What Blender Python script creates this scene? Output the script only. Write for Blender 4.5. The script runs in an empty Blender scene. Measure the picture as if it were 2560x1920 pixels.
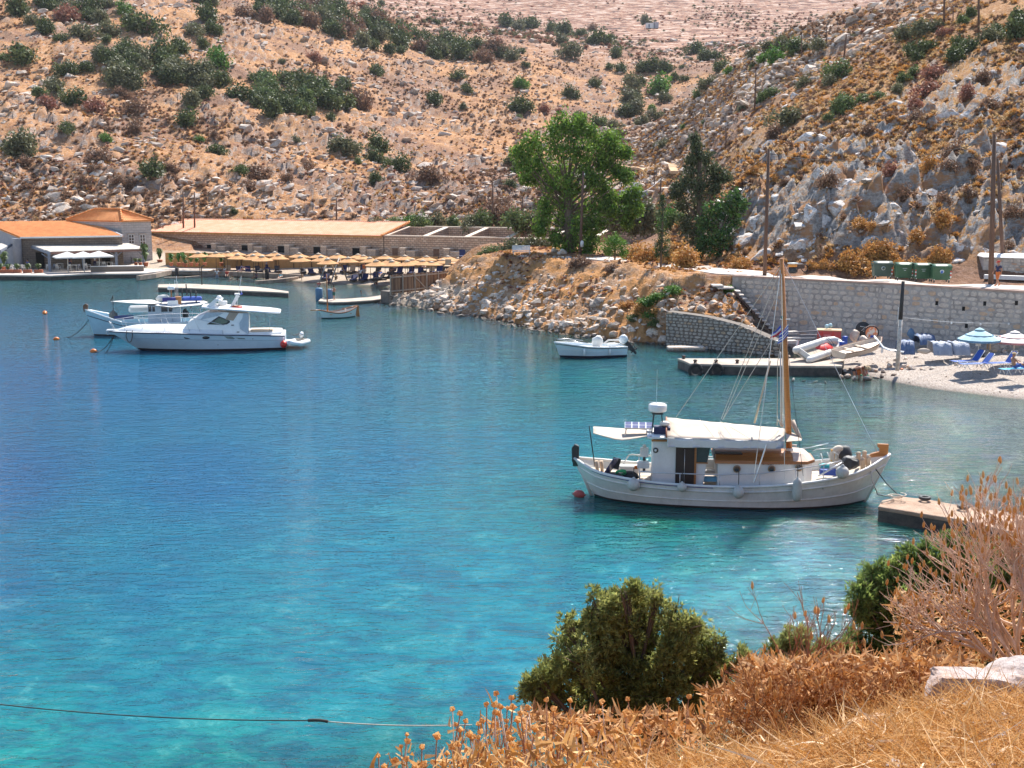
import bpy,bmesh,math,random
import numpy as np
from mathutils import Vector,Matrix,Euler
random.seed(7);np.random.seed(7)
SC=bpy.context.scene
COL=SC.collection
R=math.radians

# ---------------------------------------------------------------- camera, sky, sun, exposure
CAM_H=11.7
FPX=3000.0 # focal length in photograph pixels (2560 wide)
PITCH=math.atan(504.0/FPX)
cam_data=bpy.data.cameras.new('camera')
cam_data.sensor_width=36.0
cam_data.lens=36.0*FPX/2560.0
cam_data.clip_start=0.1
cam_data.clip_end=6000.0
cam=bpy.data.objects.new('camera',cam_data);COL.objects.link(cam)
cam.location=(0,0,CAM_H)
cam.rotation_euler=(math.pi/2-PITCH,0,0)
SC.camera=cam

SUN_EL,SUN_AZ=R(50),R(24) # azimuth clockwise from +Y: behind the bay, to the right
world=bpy.data.worlds.new('World');SC.world=world
world.use_nodes=True
wn=world.node_tree;wn.nodes.clear()
sky=wn.nodes.new('ShaderNodeTexSky');sky.sky_type='NISHITA';sky.sun_disc=False
sky.sun_elevation=SUN_EL;sky.sun_rotation=SUN_AZ
sky.air_density=1.0;sky.dust_density=0.15;sky.ozone_density=1.6
bg=wn.nodes.new('ShaderNodeBackground');bg.inputs[1].default_value=0.115
wo=wn.nodes.new('ShaderNodeOutputWorld')
wn.links.new(sky.outputs[0],bg.inputs[0]);wn.links.new(bg.outputs[0],wo.inputs[0])
sd=bpy.data.lights.new('sun','SUN');sd.energy=5.0;sd.angle=R(0.55);sd.color=(1.0,0.95,0.87)
sun=bpy.data.objects.new('sun',sd);COL.objects.link(sun)
sdir=Vector((math.sin(SUN_AZ)*math.cos(SUN_EL),math.cos(SUN_AZ)*math.cos(SUN_EL),math.sin(SUN_EL)))
sun.rotation_euler=sdir.to_track_quat('Z','Y').to_euler()
sun.location=sdir*300
SC.view_settings.view_transform='Standard';SC.view_settings.look='None'
SC.view_settings.exposure=0.98;SC.view_settings.gamma=1.0
SC.view_settings.use_curve_mapping=False
SC.render.engine='CYCLES'
SC.cycles.max_bounces=6;SC.cycles.diffuse_bounces=3;SC.cycles.glossy_bounces=3
SC.cycles.transparent_max_bounces=10;SC.cycles.transmission_bounces=3
SC.cycles.caustics_reflective=False;SC.cycles.caustics_refractive=False

# ---------------------------------------------------------------- pixel <-> world measuring
cP,sP=math.cos(PITCH),math.sin(PITCH)
def ray(px,py):
    x=(px-1280.0)/FPX;y=-(py-960.0)/FPX
    return Vector((x,cP+y*sP,-sP+y*cP))
def WY(px,py,Y):
    d=ray(px,py);return Vector((0,0,CAM_H))+d*(Y/d.y)
def WZ(px,py,z=0.0):
    d=ray(px,py);return Vector((0,0,CAM_H))+d*((z-CAM_H)/d.z)
def PX(p): # world -> photo pixel
    x,y,z=p[0],p[1],p[2]-CAM_H
    f=y*cP-z*sP;u=y*sP+z*cP
    return 1280+FPX*x/f,960-FPX*u/f

# ---------------------------------------------------------------- small helpers
def tag(o,label=None,cat=None,group=None,kind=None):
    if label:o['label']=label
    if cat:o['category']=cat
    if group:o['group']=group
    if kind:o['kind']=kind
    return o
def thing(name,label,cat,loc=(0,0,0),rz=0.0,group=None):
    o=bpy.data.objects.new(name,None);COL.objects.link(o)
    o.location=loc;o.rotation_euler=(0,0,rz);o.empty_display_size=0.2
    return tag(o,label,cat,group)
def link(name,me,mat=None,parent=None,loc=None,rz=None):
    o=bpy.data.objects.new(name,me);COL.objects.link(o)
    if mat is not None and len(me.materials)==0:me.materials.append(mat)
    if parent is not None:o.parent=parent
    if loc is not None:o.location=loc
    if rz is not None:o.rotation_euler=(0,0,rz)
    return o
def copy_tree(o,parent=None,name=None):
    c=o.copy();COL.objects.link(c)
    if parent is not None:c.parent=parent
    for ch in o.children:copy_tree(ch,c)
    return c
def np_mesh(name,V,F,smooth=False):
    """V (n,3) array, F (m,k) array of equal-size faces."""
    me=bpy.data.meshes.new(name)
    V=np.asarray(V,dtype=np.float32);F=np.asarray(F,dtype=np.int32)
    m,k=F.shape
    me.vertices.add(len(V));me.vertices.foreach_set('co',V.ravel())
    me.loops.add(m*k);me.loops.foreach_set('vertex_index',F.ravel())
    me.polygons.add(m)
    me.polygons.foreach_set('loop_start',np.arange(0,m*k,k,dtype=np.int32))
    me.polygons.foreach_set('loop_total',np.full(m,k,dtype=np.int32))
    me.polygons.foreach_set('use_smooth',np.full(m,bool(smooth)))
    me.update(calc_edges=True)
    return me
class MB:
    """collects simple shapes into one mesh"""
    def __init__(s):s.v=[];s.f=[];s.sm=[]
    def add(s,vs,fs,smooth=False):
        n=len(s.v);s.v+=[tuple(v)for v in vs]
        s.f+=[tuple(i+n for i in f)for f in fs];s.sm+=[smooth]*len(fs)
        return s
    def box(s,c,size,rz=0.0,M=None):
        hx,hy,hz=size[0]/2,size[1]/2,size[2]/2
        vs=[Vector((x*hx,y*hy,z*hz))for z in(-1,1)for y in(-1,1)for x in(-1,1)]
        m=M if M is not None else Matrix.Rotation(rz,3,'Z')
        vs=[m@v+Vector(c)for v in vs]
        return s.add(vs,[(0,2,3,1),(4,5,7,6),(0,1,5,4),(2,6,7,3),(0,4,6,2),(1,3,7,5)])
    def beam(s,p0,p1,w,h=None,up=(0,0,1)):
        p0,p1=Vector(p0),Vector(p1);h=h or w
        d=(p1-p0);L=d.length
        if L<1e-6:return s
        d.normalize();u=Vector(up)
        if abs(d.dot(u))>0.98:u=Vector((1,0,0))
        a=d.cross(u).normalized()*w/2;b=a.cross(d).normalized()*h/2
        vs=[p0-a-b,p0+a-b,p0+a+b,p0-a+b,p1-a-b,p1+a-b,p1+a+b,p1-a+b]
        return s.add(vs,[(3,2,1,0),(4,5,6,7),(0,1,5,4),(1,2,6,5),(2,3,7,6),(3,0,4,7)])
    def tube(s,pts,r,n=6,cap=True):
        pts=[Vector(p)for p in pts]
        rs=r if isinstance(r,(list,tuple))else[r]*len(pts)
        rings=[];ref=None
        for i,p in enumerate(pts):
            d=(pts[min(i+1,len(pts)-1)]-pts[max(i-1,0)])
            if d.length<1e-9:d=Vector((0,0,1))
            d.normalize()
            if ref is None:
                ref=Vector((0,0,1))if abs(d.z)<0.9 else Vector((1,0,0))
            a=d.cross(ref)
            if a.length<1e-4:a=d.cross(Vector((0.3,1,0.2)))
            a.normalize();b=a.cross(d).normalized();ref=b
            rings.append([p+(a*math.cos(t)+b*math.sin(t))*rs[i]for t in[2*math.pi*k/n for k in range(n)]])
        vs=[v for rg in rings for v in rg];fs=[]
        for i in range(len(rings)-1):
            for k in range(n):
                fs.append((i*n+k,i*n+(k+1)%n,(i+1)*n+(k+1)%n,(i+1)*n+k))
        s.add(vs,fs,n>4)
        if cap:
            base=len(s.v)-len(vs)
            s.f+=[tuple(base+k for k in reversed(range(n))),tuple(base+(len(rings)-1)*n+k for k in range(n))];s.sm+=[False,False]
        return s
    def lathe(s,prof,c=(0,0,0),n=12,M=None,smooth=True,sx=1.0,sy=1.0):
        """prof = [(r,z)...]"""
        vs=[]
        for r,z in prof:
            for k in range(n):
                t=2*math.pi*k/n
                v=Vector((r*math.cos(t)*sx,r*math.sin(t)*sy,z))
                if M is not None:v=M@v
                vs.append(v+Vector(c))
        fs=[]
        for i in range(len(prof)-1):
            for k in range(n):
                fs.append((i*n+k,i*n+(k+1)%n,(i+1)*n+(k+1)%n,(i+1)*n+k))
        s.add(vs,fs,smooth)
        b=len(s.v)-len(vs)
        if prof[0][0]>1e-6:s.f.append(tuple(b+k for k in reversed(range(n))));s.sm.append(False)
        if prof[-1][0]>1e-6:s.f.append(tuple(b+(len(prof)-1)*n+k for k in range(n)));s.sm.append(False)
        return s
    def prism(s,poly,z0,z1,M=None,top=None):
        """vertical prism of a 2-D polygon; top = other polygon"""
        n=len(poly);top=top or poly
        vs=[Vector((x,y,z0))for x,y in poly]+[Vector((x,y,z1))for x,y in top]
        if M is not None:vs=[M@v for v in vs]
        fs=[tuple(reversed(range(n))),tuple(range(n,2*n))]
        fs+=[(i,(i+1)%n,n+(i+1)%n,n+i)for i in range(n)]
        return s.add(vs,fs)
    def loft(s,rings,closed=True,smooth=True,caps=False):
        n=len(rings[0]);vs=[v for r in rings for v in r];fs=[]
        for i in range(len(rings)-1):
            for k in range(n if closed else n-1):
                fs.append((i*n+k,i*n+(k+1)%n,(i+1)*n+(k+1)%n,(i+1)*n+k))
        s.add(vs,fs,smooth)
        if caps:
            b=len(s.v)-len(vs)
            s.f+=[tuple(b+k for k in reversed(range(n))),tuple(b+(len(rings)-1)*n+k for k in range(n))];s.sm+=[False,False]
        return s
    def sheet(s,pts,th=0.02,smooth=False):
        """grid of points pts[i][j] as a thin two-sided cloth"""
        ni,nj=len(pts),len(pts[0])
        vs=[Vector(p)for r in pts for p in r]
        fs=[(i*nj+j,i*nj+j+1,(i+1)*nj+j+1,(i+1)*nj+j)for i in range(ni-1)for j in range(nj-1)]
        vs2=[v-Vector((0,0,th))for v in vs];n=len(vs)
        fs2=[tuple(n+k for k in reversed(f))for f in fs]
        rim=[(0,j)for j in range(nj)]+[(i,nj-1)for i in range(1,ni)]+[(ni-1,j)for j in range(nj-2,-1,-1)]+[(i,0)for i in range(ni-2,0,-1)]
        ids=[i*nj+j for i,j in rim]
        fs3=[(ids[k],n+ids[k],n+ids[(k+1)%len(ids)],ids[(k+1)%len(ids)])for k in range(len(ids))]
        return s.add(vs+vs2,fs+fs2+fs3,smooth)
    def mesh(s,name):
        me=bpy.data.meshes.new(name);me.from_pydata(s.v,[],s.f)
        me.polygons.foreach_set('use_smooth',s.sm);me.update();return me
    def build(s,name,mat,parent=None,loc=None,rz=None,bevel=0.0):
        me=s.mesh(name)
        if bevel>0:
            bm=bmesh.new();bm.from_mesh(me)
            bmesh.ops.bevel(bm,geom=bm.edges[:],offset=bevel,segments=1,affect='EDGES',clamp_overlap=True)
            bm.to_mesh(me);bm.free()
        return link(name,me,mat,parent,loc,rz)

# ---------------------------------------------------------------- numpy noise
def _h(ix,iy,seed):
    n=(ix.astype(np.int64)*374761393+iy.astype(np.int64)*668265263+seed*1274126177)&0xffffffff
    n=((n^(n>>13))*1274126177)&0xffffffff
    n=n^(n>>16)
    return(n&0xffffff)/float(0xffffff)
def vnoise(x,y,seed=0):
    ix,iy=np.floor(x),np.floor(y);fx,fy=x-ix,y-iy
    fx=fx*fx*(3-2*fx);fy=fy*fy*(3-2*fy)
    a=_h(ix,iy,seed);b=_h(ix+1,iy,seed);c=_h(ix,iy+1,seed);d=_h(ix+1,iy+1,seed)
    return(a+(b-a)*fx)*(1-fy)+(c+(d-c)*fx)*fy
def fbm(x,y,oct=4,seed=0):
    s=0;a=0.5;t=0
    for k in range(oct):
        s=s+a*vnoise(x*2**k,y*2**k,seed+k);t+=a;a*=0.5
    return s/t
def worley(x,y,seed=0):
    """returns F1, F2, random of the nearest cell, offset to its centre"""
    ix,iy=np.floor(x),np.floor(y)
    f1=np.full(x.shape,9.0);f2=np.full(x.shape,9.0);rid=np.zeros(x.shape);ox=np.zeros(x.shape);oy=np.zeros(x.shape)
    for dx in(-1,0,1):
        for dy in(-1,0,1):
            cx,cy=ix+dx,iy+dy
            qx=cx+_h(cx,cy,seed);qy=cy+_h(cx,cy,seed+11)
            d=np.hypot(qx-x,qy-y)
            near=d<f1
            f2=np.where(near,f1,np.minimum(f2,d));f1=np.where(near,d,f1)
            rid=np.where(near,_h(cx,cy,seed+23),rid)
            ox=np.where(near,x-qx,ox);oy=np.where(near,y-qy,oy)
    return f1,f2,rid,ox,oy
def smooth01(t):t=np.clip(t,0,1);return t*t*(3-2*t)

# ---------------------------------------------------------------- materials
def ntree(name):
    m=bpy.data.materials.new(name);m.use_nodes=True
    nt=m.node_tree;b=nt.nodes['Principled BSDF'];return m,nt,b
def add(nt,kind,**kw):
    n=nt.nodes.new(kind)
    for k,v in kw.items():setattr(n,k,v)
    return n
def mixc(nt,fac,a,b,mode='MIX'):
    n=nt.nodes.new('ShaderNodeMix');n.data_type='RGBA';n.blend_type=mode;n.clamp_factor=True
    for inp,v in((n.inputs[0],fac),(n.inputs[6],a),(n.inputs[7],b)):
        if hasattr(v,'is_linked')or hasattr(v,'links'):nt.links.new(v,inp)
        elif isinstance(v,(int,float)):inp.default_value=v
        else:inp.default_value=(*v,1)if len(v)==3 else v
    return n.outputs[2]
def ramp(nt,fac,stops,interp='LINEAR'):
    n=nt.nodes.new('ShaderNodeValToRGB');n.color_ramp.interpolation=interp
    while len(n.color_ramp.elements)>1:n.color_ramp.elements.remove(n.color_ramp.elements[-1])
    e0=n.color_ramp.elements[0];e0.position=stops[0][0];e0.color=_c4(stops[0][1])
    for p,c in stops[1:]:
        e=n.color_ramp.elements.new(p);e.color=_c4(c)
    nt.links.new(fac,n.inputs[0]);return n.outputs[0]
def _c4(c):
    if isinstance(c,(int,float)):return(c,c,c,1)
    return(*c,1)if len(c)==3 else c
def coords(nt,kind='Object',scale=(1,1,1),rot=(0,0,0)):
    if kind=='World':
        src=nt.nodes.new('ShaderNodeNewGeometry').outputs['Position']
    else:
        src=nt.nodes.new('ShaderNodeTexCoord').outputs[kind]
    mp=nt.nodes.new('ShaderNodeMapping');mp.inputs['Scale'].default_value=scale;mp.inputs['Rotation'].default_value=rot
    nt.links.new(src,mp.inputs[0]);return mp.outputs[0]
def noise(nt,vec,scale,detail=4,rough=0.6,dist=0.0):
    n=nt.nodes.new('ShaderNodeTexNoise');n.inputs['Scale'].default_value=scale
    n.inputs['Detail'].default_value=detail;n.inputs['Roughness'].default_value=rough;n.inputs['Distortion'].default_value=dist
    nt.links.new(vec,n.inputs['Vector']);return n.outputs['Fac']
def bump(nt,h,strength,dist,bsdf,normal=None):
    n=nt.nodes.new('ShaderNodeBump');n.inputs['Strength'].default_value=strength;n.inputs['Distance'].default_value=dist
    nt.links.new(h,n.inputs['Height'])
    if normal is not None:nt.links.new(normal,n.inputs['Normal'])
    if bsdf is not None:nt.links.new(n.outputs[0],bsdf.inputs['Normal'])
    return n.outputs[0]
_MC={}
def M(name,c,c2=None,rough=0.7,scale=6.0,bumps=0.0,bscale=40.0,bdist=0.02,stretch=(1,1,1),metal=0.0,rnd=0.0,kind='Object',spec=0.5,lo=0.35,hi=0.65,trans=0.0,stain=0.0):
    """general surface: two tones broken up by noise, fine relief, small per-object variation, optional grime"""
    if name in _MC:return _MC[name]
    m,nt,b=ntree(name)
    c2=c2 or tuple(x*0.78 for x in c)
    v=coords(nt,kind,stretch)
    f=noise(nt,v,scale,6,0.65)
    col=ramp(nt,f,[(lo,c2),(hi,c)])
    if stain>0:
        f2=noise(nt,coords(nt,kind,(1,1,0.25)),scale*0.6,8,0.8)
        col=mixc(nt,ramp(nt,f2,[(0.5,0.0),(0.75,stain)]),col,(0.16,0.11,0.07))
    if rnd>0:
        oi=add(nt,'ShaderNodeObjectInfo')
        hs=add(nt,'ShaderNodeHueSaturation');nt.links.new(col,hs.inputs['Color'])
        mr=add(nt,'ShaderNodeMapRange');mr.inputs['To Min'].default_value=1-rnd;mr.inputs['To Max'].default_value=1+rnd
        nt.links.new(oi.outputs['Random'],mr.inputs['Value']);nt.links.new(mr.outputs[0],hs.inputs['Value']);col=hs.outputs[0]
    nt.links.new(col,b.inputs['Base Color'])
    b.inputs['Roughness'].default_value=rough;b.inputs['Metallic'].default_value=metal
    b.inputs['Specular IOR Level'].default_value=spec
    if bumps>0:bump(nt,noise(nt,v,bscale,5,0.6),bumps,bdist,b)
    _MC[name]=m;return m
# ---------------------------------------------------------------- terrain height function
K=[] # knots: X, Y, z
def kp(px,py,Y):p=WY(px,py,Y);K.append((p.x,p.y,p.z))
def kz(px,py,z):p=WZ(px,py,z);K.append((p.x,p.y,p.z))
# left hill, rising from behind the long building
for px,rows in{
    -500:[(560,178),(520,190),(380,220),(230,262),(80,320),(-40,380),(-150,470)],
    0:[(590,176),(530,190),(400,218),(250,262),(100,320),(0,370),(-90,450)],
    300:[(590,178),(540,190),(400,222),(250,268),(110,325),(10,375),(-70,450)],
    600:[(590,182),(545,192),(420,222),(280,268),(160,320),(60,380),(0,440),(-40,500)],
    850:[(590,184),(550,194),(450,225),(340,270),(210,335),(130,385),(60,440),(30,480)],
    1100:[(600,182),(555,194),(500,218),(400,270),(300,330),(205,390),(150,440),(120,480)],
    1300:[(600,178),(570,190),(500,225),(420,265),(320,325),(220,390),(150,450),(120,490)],
    1450:[(600,172),(575,190),(520,215),(420,275),(330,335),(210,420),(150,480),(110,540)],
    1600:[(600,160),(560,185),(510,200),(440,240),(416,262),(358,285),(312,375),(215,450),(150,520),(115,580)],
    1700:[(590,150),(520,180),(440,220),(408,245),(300,268),(262,280),(235,420),(150,520),(120,580)],
    1850:[(415,132),(350,165),(260,205),(185,245),(165,252),(150,450),(120,560)],
    2000:[(395,128),(300,155),(200,195),(125,225),(112,232),(105,480),(90,600)],
    2150:[(400,122),(290,145),(180,175),(95,205),(84,212),(80,500),(60,640)],
    2300:[(400,118),(280,138),(170,160),(60,185),(48,192),(44,480),(20,640)],
    2450:[(400,112),(280,130),(150,150),(40,170),(0,180),(-20,230)],
    2600:[(400,108),(250,128),(120,150),(0,170),(-60,200),(-90,300)],
    3000:[(400,108),(250,128),(100,150),(-50,175),(-150,220)]}.items():
    for py,Y in rows:kp(px,py,Y)
# far hill across the valley
for px in(-500,0,400):kp(px,-170,620);kp(px,-230,900);kp(px,-280,1300)
for px in(700,950):kp(px,15 if px>800 else-20,640);kp(px,-60,900);kp(px,-170,1350)
for px in(1200,1500,1800,2100):kp(px,85,700);kp(px,10,900);kp(px,-120,1350)
for px in(2400,2800):kp(px,10,700);kp(px,-30,900);kp(px,-160,1350)
# crag face above the road
for px,rows in{1860:[(640,104),(520,111),(450,122)],1980:[(672,97),(560,102),(450,112)],
                 2120:[(682,93.5),(560,98),(455,105)],2280:[(695,91),(560,96.5),(460,104)],
                 2420:[(700,89),(570,95),(470,101)],2560:[(690,88),(580,93),(480,99)],2800:[(690,86),(520,95)],3100:[(700,84),(520,93)]}.items():
    for py,Y in rows:kp(px,py,Y)
kp(1830,668,101);kp(1760,640,112);kp(1700,620,120)
# road platform, promontory
for px,py in((1180,640),(1300,640),(1240,632),(1400,640),(1500,655),(1650,672),(1600,645),(1750,675),(1853,688),(2000,694),(2200,704),(2400,716),(2560,726),(2750,738),(3000,750)):kz(px,py,4.7)
kp(1300,612,132);kp(1500,606,138);kp(1650,608,134);kp(1180,625,128)
# left beach, restaurant terrace
for px,py in((-500,690),(0,684),(200,676),(360,674)):kz(px,py,0.55)
for px,py in((-500,668),(0,660),(200,658),(400,662)):kz(px,py,0.9)
for px,py in((500,672),(650,676),(800,690),(900,700),(960,702)):kz(px,py,0.7)
for px,py in((500,655),(700,655),(900,655),(1050,655),(1150,655)):kz(px,py,1.3)
for px,py in((400,640),(700,640),(1000,642)):kz(px,py,1.5)
for a_ in((1010,738,1.0),(1080,722,1.15),(1140,712,1.3),(1100,690,1.3),(1150,680,1.6),(1000,715,.9),(1060,735,1.1)):kz(*a_)
# foreground knoll the camera stands on
for p in((0,0,10.0),(-8,0,9.2),(8,0,10.3),(0,-12,10.6),(-14,-12,9.8),(14,-12,11.0),(0,-40,13),(-30,-20,11),(30,-20,13),(-25,0,8.0),(22,0,10.5),
          (24,14,9.5),(20,30,6.5),(30,45,6),(34,60,5.6),(40,74,5.4)):K.append(p)
for px,py,Y in((2500,1905,4.4),(2560,1760,6.2),(2400,1745,6.4),(2100,1780,6.2),(1900,1830,6.0),(1700,1900,5.6),(1500,1985,5.2),(1200,2100,4.8),(900,2180,4.4),(300,2240,4.0),(-200,2280,4.0)):kp(px,py,Y)
for x,y,z in((5,10.5,7.4),(2,11,6.1),(-1,11,5.2),(-5,10,4.6),(4,16,4.4),(-3,16,2.2),(9,16,6.2),(9,9,8.9),(-12,9,4.5),(-14,15,1.6),(12,24,4.0)):K.append((x,y,z))
K=np.array(K)
def _warp(X,Y):Y=np.maximum(Y,-60);return np.stack([X/(np.abs(Y)+14)*2.6,np.log(Y+75)*2.4],-1)
_KW=_warp(K[:,0],K[:,1])
def _ker(d2):return np.sqrt(d2+0.0012)
_A=_ker(((_KW[:,None]-_KW[None])**2).sum(-1))+np.eye(len(K))*-2e-4
_n=len(K)
_S=np.zeros((_n+3,_n+3));_S[:_n,:_n]=_A;_S[:_n,_n]=1;_S[:_n,_n+1:]=_KW;_S[_n,:_n]=1;_S[_n+1:,:_n]=_KW.T
_w=np.linalg.solve(_S,np.concatenate([K[:,2],np.zeros(3)]))
def rbf(X,Y):
    P=_warp(X,Y);out=_w[_n]+P@_w[_n+1:]
    for i in range(_n):
        out=out+_w[i]*_ker((P[...,0]-_KW[i,0])**2+(P[...,1]-_KW[i,1])**2)
    return out
# shoreline (photo pixel on the sea level, steepness of the land behind it)
SH=[(-2500,720,.9),(-900,702,.9),(0,697,.9),(228,689,.9),(366,686,.6),(450,685,.10),(540,688,.10),(640,695,.10),(710,700,.10),(800,708,.12),(975,716,.14),
      (985,735,.7),(972,757,1.2),(1060,769,.62),(1150,784,.6),(1250,800,.6),(1350,824,.58),(1450,838,.6),(1560,853,.7),(1650,858,1.2),
      (1720,861,2.0),(1800,870,2.0),(1890,880,1.5),(1935,889,.12),(2000,908,.1),(2095,925,.1),(2165,938,.085),(2240,956,.085),(2322,971,.085),(2440,986,.085),(2560,1000,.09),(2720,1035,.12),
      (2800,1100,.3),(2830,1190,.5),(2760,1275,.6),(2620,1380,.6),(2450,1520,.6),(2200,1680,.6),(1900,1840,.6),(1600,1985,.62),(1000,2140,.62),(0,2300,.62),(-1500,2600,.62),(-4500,2900,.7)]
SHP=np.array([(*WZ(a,b,0)[:2],s)for a,b,s in SH])
SEA_POLY=[tuple(p[:2])for p in SHP]+[(-400,12),(-400,150)]
def in_poly(X,Y,poly):
    ins=np.zeros(X.shape,bool);n=len(poly)
    for i in range(n):
        x0,y0=poly[i];x1,y1=poly[(i+1)%n]
        if y0==y1:continue
        c=((y0>Y)!=(y1>Y))&(X<(x1-x0)*(Y-y0)/(y1-y0)+x0)
        ins^=c
    return ins
def shore(X,Y):
    best=np.full(X.shape,1e9);sl=np.zeros(X.shape)
    for i in range(len(SHP)-1):
        a,b=SHP[i],SHP[i+1];dx,dy=b[0]-a[0],b[1]-a[1];L=dx*dx+dy*dy
        t=np.clip(((X-a[0])*dx+(Y-a[1])*dy)/L,0,1)
        d=np.hypot(X-a[0]-t*dx,Y-a[1]-t*dy)
        m=d<best;best=np.where(m,d,best);sl=np.where(m,a[2]+(b[2]-a[2])*t,sl)
    return best,sl
# the retaining wall: plan line of its face, from the stairs to beyond the right edge
WALL_TOP=[(1853,690),(2000,698),(2198,707.5),(2380,718),(2560,729),(2760,742)]
WALL=[WZ(a,b,4.7)for a,b in WALL_TOP]
_wx=np.array([p.x for p in WALL]);_wy=np.array([p.y for p in WALL])
def wallY(X):return np.interp(X,_wx,_wy)
EMB_TOP=[WZ(a,b,4.7)for a,b in((1180,645),(1240,650),(1350,656),(1500,670),(1650,682),(1853,690))]
ZONES={}
def terrain(X,Y,detail=True):
    X=np.asarray(X,float);Y=np.asarray(Y,float)
    base=rbf(X,Y)
    d,sl=shore(X,Y)
    sea=in_poly(X,Y,SEA_POLY)
    # right beach in front of the wall
    bch=(X>_wx[0]+1.6)&(Y<wallY(X)+0.45)&(Y>50)
    land_h=sl*d+0.02+np.maximum(0,d-22)*3.0+(Y<60)*np.maximum(0,d-14)*1.0
    land_h=np.where((X>_wx[0]-0.3)&(Y>=wallY(X)+0.45)&(Y>50),1e3,land_h)
    z=np.minimum(base,land_h)
    z=np.where(bch,np.minimum(0.02+0.085*d,1.25),z)
    tw=smooth01((X-10.6)/0.5)*(1-smooth01((X-19.0)/0.8))*(Y<wallY(X)+0.45)*(Y>80)
    terr=np.interp(X,[10.8,13.5,16,18.5],[2.55,2.35,1.9,1.1])+0.55*np.maximum(0,d-1.2)
    z=np.where((tw>0.5)&(d<7),np.minimum(np.minimum(base,8*d+.02),terr),z)
    stz=(X>15.9)&(X<20)&(Y<wallY(X)+0.45)&(Y>80)
    z=np.where(stz&(~sea),np.minimum(z,np.maximum(3.3-np.maximum(0,X-16.5)*1.35,.55)-.22*np.clip(wallY(X)-.4-Y,0,6)),z)
    wob=1+0.5*(fbm(X*0.08,Y*0.08,3,5)-0.5)
    zs=-np.minimum(0.16*d*wob,4.5+2*fbm(X*0.05,Y*0.05,2,9))
    far=smooth01((Y-178)/25)
    crag=smooth01((base-5.2)/2.0)*smooth01((X-12.5)/2)*(1-smooth01((Y-135)/60))*(Y>80)
    emb=(~sea)&(~bch)&(z>0.05)&(z<4.6)&(Y>84)&(Y<121)&(X>-13)&(X<18)
    if detail:
        # general roughness of the hills
        n1=fbm(X*0.045,Y*0.045,4,1)-0.5
        n2=fbm(X*0.35+0.2*Y,Y*0.22,4,2)-0.5
        hz=far*(1-0.6*smooth01((Y-450)/300))
        add=hz*(n1*3.5+n2*1.3)
        # strata: tilted blocky outcrops on the hills
        f1,f2,rid,ox,oy=worley(X*0.42+Y*0.14,Y*0.30,31)
        out=smooth01((fbm(X*0.06+3,Y*0.05,3,77)-0.46)/0.1)
        add=add+hz*out*(rid*1.3+ox*(rid-0.3)*1.2)*smooth01((f2-f1)/0.12)
        add=add+hz*np.abs(n2)*1.0
        # terraces on the far hill
        tf=smooth01((Y-560)/80)
        add=add+tf*(np.mod(base/3.2+n1*2.0,1.0)*-1.6)
        # near crag: large tilted slabs with smaller blocks on them
        a1,a2,r1,px_,py_=worley(X*0.26-Y*0.12,Y*0.20+X*0.08,51)
        b1,b2,r2,qx_,qy_=worley(X*0.85-Y*0.4,Y*0.62+X*0.2,52)
        c1,c2_,r3,sx_,sy_=worley(X*2.4-Y*.8,Y*1.6,53)
        slab=(r1*1.7-0.7+px_*(0.6+1.2*r1))*smooth01((a2-a1)/0.25)
        slab=slab+(r2*0.8-0.3+qx_*0.7)*smooth01((b2-b1)/0.25)
        slab=slab+(r3*0.28-0.1+sx_*0.2)
        add=add+crag*slab*np.clip(1.15-(Y-95)/90,0.2,1)
        # embankment rubble
        e1,e2,r4,tx_,ty_=worley(X*1.5,Y*1.1,61)
        add=add+emb*((r4*0.5-0.12)*smooth01((e2-e1)/0.2)+(fbm(X*0.5+Y*.5,Y*0.3,4,66)-0.5)*0.9)
        g=(Y<60)&(~sea)&(~bch)
        add=add+g*((fbm(X*0.9,Y*0.9,4,91)-0.5)*0.28)
        add=add+bch*((fbm(X*0.9,Y*0.9,3,92)-0.5)*0.10)*(d>1)
        z=z+np.where(sea,0,add)
    z=np.where(sea,zs,z)
    ZONES.update(crag=crag,emb=emb*1.0,far=far,sea=sea,bch=bch,d=d,base=base)
    return z
def tz(x,y):return float(terrain(np.array([x]),np.array([y]))[0])
def hit(px,py,y0=80.0,y1=900.0):
    """first point where the photo ray meets the terrain"""
    d=ray(px,py);Ys=np.geomspace(y0,y1,260)
    X=d.x/d.y*Ys;Z=CAM_H+d.z/d.y*Ys
    T=terrain(X,Ys);k=np.where(T>=Z)[0]
    if len(k)==0:return None
    i=k[0]
    if i==0:return Vector((X[0],Ys[0],T[0]))
    a=(Z[i-1]-T[i-1])/max(1e-6,(Z[i-1]-T[i-1])+(T[i]-Z[i]))
    Y=Ys[i-1]+(Ys[i]-Ys[i-1])*a
    return Vector((d.x/d.y*Y,Y,CAM_H+d.z/d.y*Y))
def build_grid(name,Yrows,S,half,zfun,skip=None):
    Yr=np.asarray(Yrows)[:,None]*np.ones((1,len(S)))
    X=np.asarray(S)[None,:]*half(Yr)
    Z=zfun(X,Yr)
    V=np.stack([X,Yr,Z],-1).reshape(-1,3)
    ni,nj=X.shape
    i,j=np.meshgrid(np.arange(ni-1),np.arange(nj-1),indexing='ij')
    a=(i*nj+j).ravel();F=np.stack([a,a+1,a+nj+1,a+nj],1)
    return X,Yr,Z,V,F
Yrows=np.concatenate([np.linspace(-40,2,22)[:-1],np.arange(2,16,0.14),np.arange(16,40,1.0),np.arange(40,66,1.1),np.arange(66,84,0.36),np.arange(84,136,0.28),
                        np.arange(136,200,0.7),np.geomspace(200,470,170)[:-1],np.geomspace(470,1400,90)])
S=np.linspace(-1,1,640)
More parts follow.
